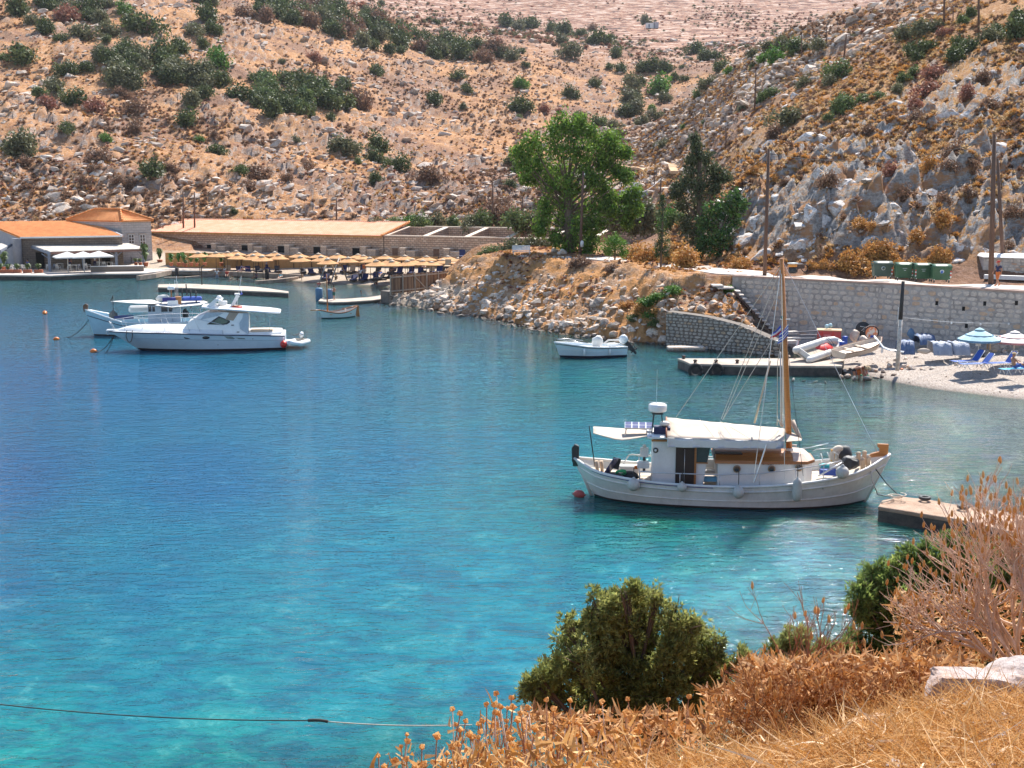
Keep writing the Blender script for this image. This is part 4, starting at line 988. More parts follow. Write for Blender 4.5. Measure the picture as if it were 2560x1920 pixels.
for(fx,fy,bx,by)in[(2760,742,2760,722),(2560,729,2560,711),(2380,718,2380,703),(2198,707.5,2198,694),(2000,698,2000,684),(1853,690,1853,676)]:
    a,b=WZ(fx,fy,4.7),WZ(bx,by,4.7);rc.append(((a.x+b.x)/2+.3,(a.y+b.y)/2+.25,(a-b).length-.4))
rc+=[(*WZ(1750,672,4.7)[:2],3.4),(*WZ(1650,662,4.7)[:2],3.8),(*WZ(1560,653,4.7)[:2],3.6),(*WZ(1480,647,4.7)[:2],3.2),(*WZ(1380,643,4.7)[:2],2.2),(*WZ(1300,640,4.7)[:2],1.5)]
rd=[(x,y)for x,y,w in rc]
cp_=MB();pts=[]
tag(ribbon('road',rc,ROADM,.07,90),kind='structure')
TRK=M('dirt_track',(.62,.42,.26),(.50,.29,.15),.95,1.2,.5,8,.05,kind='World')
tr1=[hit(a,b,182)for a,b in((1540,412),(1580,417),(1620,424),(1660,430),(1700,433))]
tag(ribbon('track',[(p.x,p.y,3.0)for p in tr1 if p],TRK,.25,40,.5),kind='structure')
# ---------------------------------------------------------------- low dry-stone wall under the steps
lw=thing('low_stone_wall','low dry-laid stone wall at the waterline below the iron steps','wall',(0,0,0))
A_=WZ(1664,862,0.0);B_=WZ(1948,886,.1);A_.z=-.5;B_.z=-.5;e=(B_-A_);L_=e.length;e.normalize();nn=Vector((e.y,-e.x,0))
hf=lambda t:.5+np.interp(t/L_,[0,.35,.65,.9,1],[2.45,2.3,1.9,1.2,.9])
prt=[A_+e*L_*k/8 for k in range(9)]
DARKJ=M('dark_joint',(.22,.185,.155),(.12,.10,.085),.95,5)
strip_wall(MB(),[(p.x,p.y)for p in prt],.9,-.6,[float(hf(L_*k/8))-.5 for k in range(9)]).build('wall_core',DARKJ,lw)
rubble_wall(lw,A_,e,nn,L_,hf,.36,.22,DSTONE,280,.03,.05,320,round_=.2)
# ---------------------------------------------------------------- iron steps
IRON=M('rusty_iron',(.12,.075,.055),(.06,.04,.035),.8,6,.4,40)
STEPC=M('step_concrete',(.55,.50,.45),(.40,.36,.32),.9,4,.4,30)
STEPL=M('pale_tread',(.78,.70,.62),(.66,.58,.5),.9,4)
st=thing('stairs','iron staircase with pale treads running down beside the grey retaining wall','stairs',(0,0,0))
t0=WY(1836,722,wallY(16.6)-.9);t1=WY(1925,822,wallY(18.4)-.7)
nst=11
for k in range(nst):
    p=t0.lerp(t1,(k+.5)/nst);MB().box(p+Vector((.05,-.05,0)),(.36,1.35,.09)).build('tread',STEPL,st)
for dy in(-.66,.62):MB().beam(t0+Vector((-.2,dy,-.12)),t1+Vector((.1,dy,-.22)),.06,.15).build('stringer',IRON,st)
MB().box(t0+Vector((-.75,0,.1)),(1.2,1.4,.12)).box(t0+Vector((-1.3,.1,.25)),(.8,1.4,.12)).build('landing',STEPC,st)
MB().beam(t0+Vector((-.5,-.6,-1.9)),t1+Vector((-.3,-.7,-.1)),.05,.09).build('rail',IRON,st)

# ---------------------------------------------------------------- piers
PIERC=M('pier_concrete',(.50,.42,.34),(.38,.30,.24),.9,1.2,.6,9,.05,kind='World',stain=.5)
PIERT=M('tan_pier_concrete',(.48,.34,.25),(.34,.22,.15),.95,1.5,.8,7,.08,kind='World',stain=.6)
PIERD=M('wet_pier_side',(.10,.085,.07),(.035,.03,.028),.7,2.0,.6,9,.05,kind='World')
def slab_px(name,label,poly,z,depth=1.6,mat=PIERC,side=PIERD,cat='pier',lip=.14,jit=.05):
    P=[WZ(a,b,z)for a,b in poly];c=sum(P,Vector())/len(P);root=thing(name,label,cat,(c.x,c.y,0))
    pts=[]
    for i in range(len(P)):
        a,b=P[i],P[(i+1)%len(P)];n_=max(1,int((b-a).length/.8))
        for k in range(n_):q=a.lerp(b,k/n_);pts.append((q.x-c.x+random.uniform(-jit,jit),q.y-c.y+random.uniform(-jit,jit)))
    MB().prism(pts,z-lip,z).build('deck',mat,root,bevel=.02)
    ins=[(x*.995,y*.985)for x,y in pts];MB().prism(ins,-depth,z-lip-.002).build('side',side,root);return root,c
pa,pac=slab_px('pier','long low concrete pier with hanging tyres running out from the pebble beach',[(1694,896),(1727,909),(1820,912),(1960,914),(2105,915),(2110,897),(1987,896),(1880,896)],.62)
pb,pbc=slab_px('pier','short weathered concrete mooring slab beside the bow of the fishing boat',[(2189,1266),(2203,1252),(2262,1243),(2380,1258),(2500,1278),(2680,1306),(2620,1345),(2500,1322),(2400,1300),(2300,1283)],.55,mat=PIERT,jit=.09)
pc_,pcc=slab_px('breakwater','long narrow concrete slab lying offshore behind the boats',[(395,718),(395,711),(470,709),(560,713),(640,717),(672,721),(720,728),(722,732),(690,730),(560,724),(480,720)],.5,cat='pier')
pd,pdc=slab_px('jetty','thin curved concrete jetty in front of the board fence',[(797,752),(800,747),(860,747),(920,743),(985,733),(990,742),(930,750),(870,754),(830,755)],.3,cat='pier')
RUB=M('black_rubber',(.03,.028,.026),(.02,.018,.018),.85,10,.3,60)
def torus(mb,c,R_,r,M3,n=18,k=8,arc=2*math.pi):
    return mb.tube([Vector(c)+M3@Vector((R_*math.cos(arc*i/n),0,R_*math.sin(arc*i/n)))for i in range(n+1)],r,k)
for i,a in enumerate((1738,1790)):
    p=WZ(a,912,.62);tt=thing('tyre','black tyre fender hanging on the pier front, %s of two'%('left' if i==0 else 'right'),'tyre',(p.x,p.y-.16,.28),0,'tyres on the pier')
    torus(MB(),(0,0,0),.36,.11,Matrix.Identity(3)).build('tread',RUB,tt);MB().tube([(0,0,.36),(.02,.1,.5)],.015,5).build('rope',M('rope',(.45,.40,.33),None,.9),tt)
for i,(a,b)in enumerate(((1709,897),(1738,908),(1790,908),(1843,908))):
    p=WZ(a,b,.62);o=MB().lathe([(.1,0),(.09,.12),(.13,.16),(.13,.2),(.05,.24),(0,.24)],n=10).build('bollard',IRON,None,p);tag(o,'small rusty bollard on the long pier, %s from its tip'%['first','second','third','fourth'][i],'bollard','bollards of the pier')
BLUEP=M('blue_painted_post',(.10,.20,.32),(.07,.15,.25),.6,5,.3,30)
for i,(a,b)in enumerate(((798,751),(825,754))):
    p=WZ(a,b,0);o=MB().lathe([(.36,-1),(.36,1.15),(.30,1.25),(0,1.27)],n=14).build('mooring_post',BLUEP,None,(p.x,p.y,0));tag(o,'blue mooring post at the jetty end, %s one'%('left' if i==0 else 'right'),'post','blue mooring posts')
# kerb beams along the left shore
KERB=M('shore_beam',(.42,.33,.26),(.26,.19,.14),.9,2,.5,20,.03,kind='World')
def px_beam(name,label,pts,z,w,h):
    P=[WZ(a,b,z)for a,b in pts];m_=MB()
    for i in range(len(P)-1):m_.beam(P[i]-Vector((0,0,h/2)),P[i+1]-Vector((0,0,h/2)),w,h)
    return tag(m_.build(name,KERB),label,'kerb')
px_beam('shore_kerb','long pale kerb edging the sandy terrace left of the umbrellas',[(345,689),(385,684),(412,678),(430,675),(520,676),(560,678),(640,681),(700,684),(756,686)],.62,.5,.55)
px_beam('shore_kerb','curved kerb running from the terrace corner down into the water',[(757,688),(740,692),(710,696),(680,699),(640,702)],.38,.5,.45)
px_beam('shore_kerb','thin kerb strip in the shallow water before the terrace',[(410,693),(460,692),(500,689),(545,685)],.2,.4,.3)
for i,(a,b,h)in enumerate(((443,690,1.0),(668,698,1.25),(449,668,.7),(753,684,.5))):
    p=WZ(a,b,.1);o=MB().lathe([(.24,-.6),(.24,h),(0,h+.02)],n=10).build('mooring_post',M('dark_timber',(.07,.05,.04),(.035,.028,.025),.9,4,.5,30),None,p);tag(o,['dark post on the thin kerb strip','dark post at the bend of the curved kerb','short dark bollard on the sand near the potted plants','low dark post at the terrace corner'][i],'post')
p=WZ(505,712,.5);o=MB().tube([(0,0,0),(0,0,1.9),(.1,0,2.05),(.5,0,2.2)],.06,6).build('davit',M('dark_timber',(.07,.05,.04)),None,p);tag(o,'dark bent iron post standing on the offshore slab','post')

# ---------------------------------------------------------------- roof tiles
TILE_O=M('orange_roof_tile',(.78,.33,.11),(.62,.22,.06),.8,1.2,.5,14,.03,kind='World')
TILE_P=M('pale_roof_tile',(.84,.44,.28),(.70,.31,.16),.8,.8,.5,14,.03,kind='World')
def tiled_slope(parent,e0,e1,r1,r0,mat,pitch=.30,name='roof',th=.12):
    """corrugated pan tiles between eave e0-e1 and ridge r0-r1 (world points)"""
    e0,e1,r0,r1=map(Vector,(e0,e1,r0,r1));L_=(e1-e0).length;n=max(3,int(L_/pitch));rows=max(2,int((r0-e0).length/.42))
    nrm=(e1-e0).cross(r0-e0).normalized();
    if nrm.z<0:nrm=-nrm
    V=[];k=n*4+1
    off=parent.location if parent is not None else Vector((0,0,0))
    for j in range(rows):
        for s in(0,1):
            v=(j+s)/rows;a,b=e0.lerp(r0,v),e1.lerp(r1,v)
            for i in range(k):
                t=i/(k-1);ph=(i%4)/4*2*math.pi
                V.append(a.lerp(b,t)+nrm*(.024*math.cos(ph)+.06+(.03 if s==0 else 0))-off)
    F_=[(j*k+i,j*k+i+1,(j+1)*k+i+1,(j+1)*k+i)for j in range(2*rows-1)for i in range(k-1)]
    o=link(name,np_mesh(name,[v[:]for v in V],F_,False),mat,parent)
    m_=MB();und=[v-off for v in(e0,e1,r1,r0)];m_.add(und+[v-nrm*th for v in und],[(0,1,2,3),(7,6,5,4),(0,4,5,1),(1,5,6,2),(2,6,7,3),(3,7,4,0)])
    m_.build('roof_board',mat,o);return o
def ridge_tiles(parent,a,b,mat,r=.13):
    a,b=Vector(a),Vector(b);n=max(2,int((b-a).length/.5));off=parent.location
    m_=MB()
    for i in range(n):m_.tube([a.lerp(b,i/n)-off,a.lerp(b,(i+1.1)/n)-off],[r,r*.85],8)
    return m_.build('ridge',mat,parent)
def stone_wall_mat(name,c1,c2,mortar,scale,bw=.55,bh=.26):
    m,nt,b=ntree(name);
    g=nt.nodes.new('ShaderNodeTexCoord');br=nt.nodes.new('ShaderNodeTexBrick');mp=nt.nodes.new('ShaderNodeMapping')
    # wall-local coordinates: U along, Z up
    nt.links.new(g.outputs['UV'],mp.inputs[0]);v=mp.outputs[0]
    nz=nt.nodes.new('ShaderNodeTexNoise');nz.inputs['Scale'].default_value=1.6;nt.links.new(v,nz.inputs['Vector'])
    mx=nt.nodes.new('ShaderNodeMix');mx.data_type='VECTOR';mx.inputs[0].default_value=.10;nt.links.new(v,mx.inputs[4]);nt.links.new(nz.outputs['Color'],mx.inputs[5])
    nt.links.new(mx.outputs[1],br.inputs['Vector'])
    br.inputs['Color1'].default_value=_c4(c1);br.inputs['Color2'].default_value=_c4(c2);br.inputs['Mortar'].default_value=_c4(mortar)
    br.inputs['Scale'].default_value=scale;br.inputs['Mortar Size'].default_value=.035;br.inputs['Brick Width'].default_value=bw;br.inputs['Row Height'].default_value=bh;br.inputs['Mortar Smooth'].default_value=.3
    f=noise(nt,v,1.1,5,.7);c=mixc(nt,ramp(nt,f,[(.35,.5),(.62,0.0)]),br.outputs['Color'],tuple(x*.6 for x in c1))
    nt.links.new(c,b.inputs['Base Color']);b.inputs['Roughness'].default_value=.92
    iv=nt.nodes.new('ShaderNodeMath');iv.operation='SUBTRACT';iv.inputs[0].default_value=1;nt.links.new(br.outputs['Fac'],iv.inputs[1]);bump(nt,iv.outputs[0],1.0,.05,b)
    return m
def uv_box(o):
    """metric UVs: along the wall and up"""
    me=o.data;uv=me.uv_layers.new(name='UVMap');
    for p in me.polygons:
        n=p.normal;horiz=Vector((-n.y,n.x,0))
        if abs(n.z)>.9 or horiz.length<.01:horiz=Vector((1,0,0));up=Vector((0,1,0))
        else:horiz.normalize();up=Vector((0,0,1))
        for li in p.loop_indices:
            v=me.vertices[me.loops[li].vertex_index].co;uv.data[li].uv=(v.dot(horiz),v.dot(up))
    return o
LONGW=stone_wall_mat('long_wall_stone',(.52,.34,.235),(.68,.49,.36),(.26,.17,.12),1.0)
TOWERW=stone_wall_mat('tower_stone',(.52,.47,.44),(.46,.42,.40),(.42,.38,.36),1.0,.6,.3)
CAPM=M('pale_wall_cap',(.74,.62,.50),(.62,.48,.36),.9,1.0,.4,15,.02,kind='World')
RENDER_B=M('bluish_render',(.30,.31,.35),(.24,.25,.29),.9,1.2,.3,12,.02,kind='World')
VOID=M('dark_void',(.012,.011,.01),None,1)
# ---------------------------------------------------------------- long roofed range and ruins
F0,F1,F2=WZ(383,578,4.5),WZ(1240,594,4.5),WZ(1500,599,4.5)
fd=(F1-F0);fd.z=0;FL=fd.length;fd.normalize();fn=Vector((-fd.y,fd.x,0)) # fn points away from the sea
def FP(px): # point of the front wall line seen at photo column px
    for k in range(40):pass
    r=ray(px,585);k_=r.x/r.y
    t=(k_*F0.y-F0.x)/(fd.x-k_*fd.y);return Vector((F0.x,F0.y,0))+fd*t
lb=thing('long_stone_building','long low stone range, half under a pale tiled roof and half roofless ruin','building',(0,0,0))
uv_box(strip_wall(MB(),[tuple((FP(a))[:2])for a in(383,600,800,958)],.6,.3,4.42).build('front_wall',LONGW,lb))
uv_box(strip_wall(MB(),[tuple((FP(a))[:2])for a in(960,1100,1240,1400,1500)],.6,.3,[4.38,4.4,4.42,4.4,4.3]).build('ruin_front_wall',LONGW,lb))
strip_wall(MB(),[tuple((FP(a)+fn*-.05)[:2])for a in(960,1240,1500)],.7,4.43,4.56).build('wall_cap',CAPM,lb)
bk=[FP(a)+fn*7.6 for a in(383,700,1000,1240,1400,1560,1700)]
uv_box(strip_wall(MB(),[tuple(p[:2])for p in bk],.6,.3,[5.6,5.55,5.4,5.4,5.4,5.3,5.2]).build('back_wall',LONGW,lb))
strip_wall(MB(),[tuple((p+fn*-.05)[:2])for p in bk[2:]],.7,5.42,5.56).build('wall_cap',CAPM,lb)
for a in(958,1057,1161,1264,1370,1476):
    p=FP(a)+fn*.6;q=p+fn*7.0;m_=MB();s_=fd*.3
    m_.add([p-s_+Vector((0,0,.3)),p+s_+Vector((0,0,.3)),q+s_+Vector((0,0,.3)),q-s_+Vector((0,0,.3)),p-s_+Vector((0,0,4.4)),p+s_+Vector((0,0,4.4)),q+s_+Vector((0,0,5.38)),q-s_+Vector((0,0,5.38))],
           [(3,2,1,0),(4,5,6,7),(0,1,5,4),(1,2,6,5),(2,3,7,6),(3,0,4,7)]);uv_box(m_.build('cross_wall',LONGW,lb))
    m_=MB();s_=fd*.36;m_.add([p-s_+Vector((0,0,4.41)),p+s_+Vector((0,0,4.41)),q+s_+Vector((0,0,5.39)),q-s_+Vector((0,0,5.39)),p-s_+Vector((0,0,4.53)),p+s_+Vector((0,0,4.53)),q+s_+Vector((0,0,5.51)),q-s_+Vector((0,0,5.51))],
           [(3,2,1,0),(4,5,6,7),(0,1,5,4),(1,2,6,5),(2,3,7,6),(3,0,4,7)]);m_.build('wall_cap',CAPM,lb)
ge=FP(383)+fn*.6;uv_box(MB().beam(ge+Vector((0,0,2.4))+fd*.35,ge+fn*7+Vector((0,0,2.4))+fd*.35,.6,4.2).build('end_wall',LONGW,lb))
e0=FP(376)-fn*.45+Vector((0,0,4.42));e1=FP(957)-fn*.45+Vector((0,0,4.42));r0=FP(376)+fn*8.0+Vector((0,0,6.02));r1=FP(957)+fn*8.0+Vector((0,0,6.02))
rf=tiled_slope(lb,e0,e1,r1,r0,TILE_P,.34)
ridge_tiles(lb,r0+Vector((0,0,.05)),r1+Vector((0,0,.05)),TILE_P);ridge_tiles(lb,e1+Vector((0,0,.12)),r1+Vector((0,0,.12)),TILE_O,.15)
MB().beam(e0+Vector((0,0,-.08))+fn*.1,e1+Vector((0,0,-.08))+fn*.1,.3,.14).build('gutter_tiles',M('ochre_eave',(.58,.28,.07),(.45,.2,.05),.8,3,.3,20),lb)
FR=M('stone_frame',(.45,.36,.29),(.36,.28,.22),.9,3,.4,20)
BRD=M('brown_door',(.20,.10,.055),(.13,.065,.04),.7,4,.3,30)
for a,top in((441,610),(524,612),(611.5,613),(702,615),(791,617),(889,620)):
    p=FP(a)-fn*.01;w=.55;zt_=WY(a,top,p.y).z;o=MB().beam(p-fd*w+Vector((0,0,zt_-.5))+fn*.1,p+fd*w+Vector((0,0,zt_-.5))+fn*.1,.25,.98).build('window',VOID,lb)
    MB().beam(p-fd*(w+.15)+Vector((0,0,zt_+.1))-fn*.03,p+fd*(w+.15)+Vector((0,0,zt_+.1))-fn*.03,.14,.18).build('lintel',FR,o)
for a,top in((987,620),(1090,622),(1192,624)):
    p=FP(a)-fn*.01;w=.42;zt_=WY(a,top,p.y).z;o=MB().beam(p-fd*w+Vector((0,0,zt_-1.0))+fn*.1,p+fd*w+Vector((0,0,zt_-1.0))+fn*.1,.25,2.0).build('door',BRD,lb)
    MB().beam(p-fd*(w+.15)+Vector((0,0,zt_+.1))-fn*.03,p+fd*(w+.15)+Vector((0,0,zt_+.1))-fn*.03,.14,.2).build('lintel',FR,o)
BUTS=stone_wall_mat('stub_stone',(.50,.38,.29),(.60,.49,.40),(.30,.22,.17),1.4)
for a,top in((466,607),(550,609),(641,610),(732,613),(824,616),(922,617),(1020,620),(1129,622)):
    p=FP(a)-fn*.9;zt_=WY(a,top,p.y).z
    m_=MB().box(p+Vector((0,0,zt_/2+.2)),(.8,1.6,zt_-.4),math.atan2(fd.y,fd.x)).box(p+fd*1.1+Vector((0,0,zt_/2)),(1.4,1.2,zt_-.8),math.atan2(fd.y,fd.x));uv_box(m_.build('stub_wall',BUTS,lb))
    MB().box(p+Vector((0,0,zt_+.03)),(.9,1.7,.09),math.atan2(fd.y,fd.x)).box(p+fd*1.15+Vector((0,0,zt_-.36)),(1.4,1.3,.08),math.atan2(fd.y,fd.x)).build('wall_cap',CAPM,lb)  # pale tops put the sunlit look of the stubs into colour
    q=p+fd*2.6+fn*.88;
    MB().tube([q+Vector((0,0,.8))+fd*.55*math.cos(t)+Vector((0,0,1.4+.55*math.sin(t)))for t in[math.pi*i/8 for i in range(9)]],.07,5).build('arch',FR,lb)
# ruin end wing by the cypress
a0,a1=WZ(1571,611,3.6),WZ(1680,600,4.0);q=thing('ruin_wall','pale capped garden wall stub between the young tree and the conifer','wall',(0,0,0))
uv_box(strip_wall(MB(),[(a0.x,a0.y),(a1.x,a1.y)],.5,1.5,[a0.z,a1.z]).build('wall_face',LONGW,q));strip_wall(MB(),[(a0.x,a0.y-.05),(a1.x,a1.y-.05)],.9,[a0.z+.01,a1.z+.01],[a0.z+.14,a1.z+.14]).build('wall_cap',CAPM,q)

# ---------------------------------------------------------------- tower
tw_=thing('tower_house','two storey square stone house with orange hipped tile roof','building',(0,0,0))
A=WZ(172,550,6.6);C=WZ(303,552,6.6);D=WZ(377,550.5,6.6);B=A+D-C
for p in(A,B,C,D):p.z=0
uv_box(MB().prism([(A.x,A.y),(C.x,C.y),(D.x,D.y),(B.x,B.y)],.2,6.55).build('wall',TOWERW,tw_))
cen=(A+B+C+D)/4;ov=lambda p:cen+(p-cen)*1.07
eA,eB,eC,eD=[ov(p)+Vector((0,0,6.56))for p in(A,B,C,D)]
mid1=(eC+eD)/2;mid0=(eA+eB)/2;rr1=mid1.lerp(mid0,.30)+Vector((0,0,1.45));rr0=mid1.lerp(mid0,.75)+Vector((0,0,1.45))
def tri_slope(e0,e1,r0,r1):tiled_slope(tw_,e0,e1,r1,r0,TILE_O,.30)
tri_slope(eA,eC,rr0,rr1);tri_slope(eC,eD,rr1-(rr1-rr0).normalized()*.02,rr1);tri_slope(eD,eB,rr1,rr0);tri_slope(eB,eA,rr0,rr0)
for a_,b_ in((eC,rr1),(eD,rr1),(rr1,rr0),(eA,rr0)):ridge_tiles(tw_,a_+Vector((0,0,.14)),b_+Vector((0,0,.14)),TILE_O,.13)
WHITEF=M('white_frame',(.75,.74,.72),(.66,.65,.63),.6,5)
GLASS=M('dark_glass',(.03,.035,.045),(.02,.022,.03),.12,3,spec=.8)
cd=(D-C).normalized();cn=Vector((cd.y,-cd.x,0))
for a,zt1,zb1 in((328,587,609),(356,587,611)):
    r=ray(a,598);k_=r.x/r.y;t=(k_*C.y-C.x)/(cd.x-k_*cd.y);p=C+cd*t+cn*.03
    z1,z0=WY(a,zt1,p.y).z,WY(a,zb1,p.y).z;w=.36;o=MB().beam(p-cd*w+Vector((0,0,(z0+z1)/2)),p+cd*w+Vector((0,0,(z0+z1)/2)),.08,z1-z0).build('window',GLASS,tw_)
    f_=MB()
    for s in(-w,0,w):f_.beam(p+cd*s+cn*.05+Vector((0,0,z0)),p+cd*s+cn*.05+Vector((0,0,z1)),.07,.07)
    for kk in range(4):zz=z0+(z1-z0)*kk/3;f_.beam(p-cd*(w+.03)+cn*.052+Vector((0,0,zz)),p+cd*(w+.03)+cn*.052+Vector((0,0,zz)),.06,.06)
    f_.build('frame',WHITEF,o)
    MB().beam(p-cd*(w+.15)+cn*.04+Vector((0,0,z1+.14)),p+cd*(w+.15)+cn*.04+Vector((0,0,z1+.14)),.1,.16).build('lintel',FR,o)
# ---------------------------------------------------------------- restaurant hall
hl=thing('restaurant_hall','low hall with orange tiled roof on the waterfront left of the tower','building',(0,0,0))
E0,E1,R1_,R0_=WZ(50,594,4.7),WZ(306,590,4.7),WZ(228,552,6.45),WZ(-60,551,6.45)
R0_=Vector((R1_.x-(E1.x-E0.x)*1.1,R1_.y-(E1.y-E0.y)*1.1,6.45));Ex=E1+(E1-E0).normalized()*.1
tiled_slope(hl,E0,Ex,R1_,R0_,TILE_O,.32)
MB().beam(E0+Vector((0,0,-.02)),E1+Vector((0,0,-.02)),.22,.2).build('fascia',WHITEF,hl);MB().beam(E1+Vector((0,0,0)),R1_,.3,.22).build('verge',M('grey_verge',(.35,.33,.34)),hl)
w0,w1=E0.copy(),E1.copy();hd=(w1-w0).normalized();hn=Vector((-hd.y,hd.x,0));i0,i1=w0+hn*.5,w1+hn*.5
HALLW=stone_wall_mat('hall_stone',(.20,.16,.13),(.26,.21,.17),(.14,.11,.09),1.0)
uv_box(strip_wall(MB(),[(i0.x,i0.y),(i1.x,i1.y)],.5,.2,4.6).build('front_wall',HALLW,hl))
gb=i0+(R0_-E0)*.95;MB().add([(i0.x,i0.y,.2),(i0.x,i0.y,4.6),(gb.x,gb.y,6.3),(gb.x,gb.y,.2),(i0.x-.1,i0.y+.3,.2),(i0.x-.1,i0.y+.3,4.6),(gb.x-.1,gb.y+.3,6.3),(gb.x-.1,gb.y+.3,.2)],[(0,1,2,3),(7,6,5,4),(0,4,5,1),(1,5,6,2),(3,2,6,7)]).build('gable_wall',RENDER_B,hl)
far_=i1+(R1_-E1)*.95;MB().add([(i1.x,i1.y,.2),(i1.x,i1.y,4.6),(far_.x,far_.y,6.3),(far_.x,far_.y,.2),(i1.x-.3,i1.y,.2),(i1.x-.3,i1.y,4.6),(far_.x-.3,far_.y,6.3),(far_.x-.3,far_.y,.2)],[(3,2,1,0),(4,5,6,7),(0,1,5,4),(1,2,6,5),(3,7,6,2)]).build('gable_wall',HALLW,hl)
pl_=WZ(47,674,.6);MB().lathe([(.55,0),(.55,4.0),(.62,4.1)],c=(pl_.x,pl_.y,.5),n=12).build('pillar',RENDER_B,hl)
for a in(100,215,265):
    r=ray(a,640);k_=r.x/r.y;t=(k_*i0.y-i0.x)/(hd.x-k_*hd.y);p=i0+hd*t-hn*.03;MB().beam(Vector((p.x,p.y,1.7))-hd*.5,Vector((p.x,p.y,1.7))+hd*.5,.12,2.1).build('door',VOID,hl)
# pergola
GREYP=M('grey_blue_timber',(.24,.27,.32),(.18,.20,.25),.8,4,.3,20)
REEDR=M('pale_reed',(.66,.60,.52),(.46,.40,.33),.95,2,.8,60,.03,(1,1,1))
pg=thing('pergola','wide reed roofed pergola shading the restaurant terrace','pergola',(0,0,0))
P0,P1,G0,G1=WZ(64,607,3.9),WZ(300,602,3.9),WZ(126,629,3.15),WZ(369,621,3.15)
for k in range(9):
    a,b=k/9+.006,(k+1)/9-.006;j=random.uniform(-.03,.03);q_=[P0.lerp(G0,a),P1.lerp(G1,a),P1.lerp(G1,b),P0.lerp(G0,b)];q_=[v+Vector((0,0,j))for v in q_]
    MB().add(q_+[v-Vector((0,0,.08))for v in q_],[(0,1,2,3),(7,6,5,4),(0,4,5,1),(1,5,6,2),(2,6,7,3),(3,7,4,0)]).build('reed_panel',REEDR,pg)
for a,b in((P0,G0),(P1,G1)):MB().beam(a-Vector((0,0,.25)),b-Vector((0,0,.25)),.2,.3).build('side_beam',GREYP,pg)
MB().beam(G0-Vector((0,0,.22)),G1-Vector((0,0,.22)),.16,.22).build('front_beam',M('reddish_timber',(.22,.11,.08)),pg)
for t in(0.0,.34,.68,.97):
    p=G0.lerp(G1,t)+(P0-G0)*.06;MB().box((p.x,p.y,1.75),(.3,.3,2.5)).build('post',GREYP,pg)
    MB().beam((p.x,p.y,2.2),p+(G1-G0).normalized()*.9-Vector((0,0,.3)),.1).beam((p.x,p.y,2.2),p-(G1-G0).normalized()*.9-Vector((0,0,.3)),.1).build('brace',GREYP,pg)
for t in(.05,.3,.55,.8):p=P0.lerp(P1,t);MB().box((p.x,p.y,2.2),(.22,.22,3.2)).build('post',GREYP,pg)
pg2=thing('pergola','second pergola cut off by the left edge of the photo','pergola',(0,0,0))
a,b,c,d_=WZ(-140,612,3.9),WZ(30,608,3.9),WZ(-60,632,3.15),WZ(0,624,3.3)
MB().add([a,b,d_,c]+[v-Vector((0,0,.1))for v in(a,b,d_,c)],[(0,1,2,3),(7,6,5,4),(0,4,5,1),(1,5,6,2),(2,6,7,3),(3,7,4,0)]).build('reed_panel',REEDR,pg2);MB().beam(b-Vector((0,0,.2)),d_-Vector((0,0,.2)),.2,.3).build('side_beam',GREYP,pg2);MB().box((b.x-.6,b.y-.8,2.1),(.25,.25,3.2)).build('post',GREYP,pg2)
# quay
QY=M('quay_paving',(.62,.54,.47),(.50,.42,.36),.9,.7,.4,10,.02,kind='World')
qp=[WZ(-400,693,.6),WZ(0,687.5,.6),WZ(60,688,.6),WZ(130,689,.6),WZ(180,686.5,.6),WZ(228,684,.6),WZ(300,684,.6),WZ(362,683,.6),WZ(420,676,.6),WZ(520,675,.7),WZ(560,666,.8),WZ(420,656,.8),WZ(-400,656,.8)]
qm=MB();qm.prism([(p.x,p.y)for p in qp],.45,.62);o=qm.build('quay',QY);tag(o,kind='structure')
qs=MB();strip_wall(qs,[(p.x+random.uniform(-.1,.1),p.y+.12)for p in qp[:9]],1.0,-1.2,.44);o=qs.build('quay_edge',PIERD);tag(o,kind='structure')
l0,l1=WZ(229,688,.2),WZ(361,686,.2);lq=thing('terrace_wall','low dark stone wall with white top edging the restaurant terrace','wall',(0,0,0))
strip_wall(MB(),[(l0.x,l0.y-.2),(l1.x,l1.y-.2)],.5,-.3,1.25).build('wall_face',HALLW,lq);strip_wall(MB(),[(l0.x,l0.y-.25),(l1.x,l1.y-.25)],.6,1.255,1.34).build('wall_cap',WHITEF,lq)
# ochre wall and reed fence
oa,ob,oc=WZ(414,659,1.1),WZ(560,661,1.1),WZ(1190,668,1.2)
OCH=M('ochre_render',(.52,.27,.09),(.44,.21,.065),.9,1.2,.3,12,.02,kind='World')
o=strip_wall(MB(),[(oa.x,oa.y),(ob.x,ob.y)],.3,.5,2.55).build('garden_wall',OCH);tag(o,'ochre garden wall behind the row of potted banana plants','wall')
REED=M('reed_fence',(.50,.29,.12),(.34,.18,.075),.95,7,.9,50,.03,(6,6,.3),kind='World')
rf_=thing('reed_fence','long golden reed fence behind the straw umbrellas','fence',(0,0,0));npn=14
for k in range(npn):
    a,b=ob.lerp(oc,k/npn),ob.lerp(oc,(k+.985)/npn);strip_wall(MB(),[(a.x,a.y),(b.x,b.y)],.06,.6,2.45+random.uniform(-.05,.05)).build('reed_panel',REED,rf_);MB().tube([(a.x,a.y-.06,.5),(a.x,a.y-.06,2.5)],.05,5).build('post',M('dark_timber',(.07,.05,.04)),rf_)
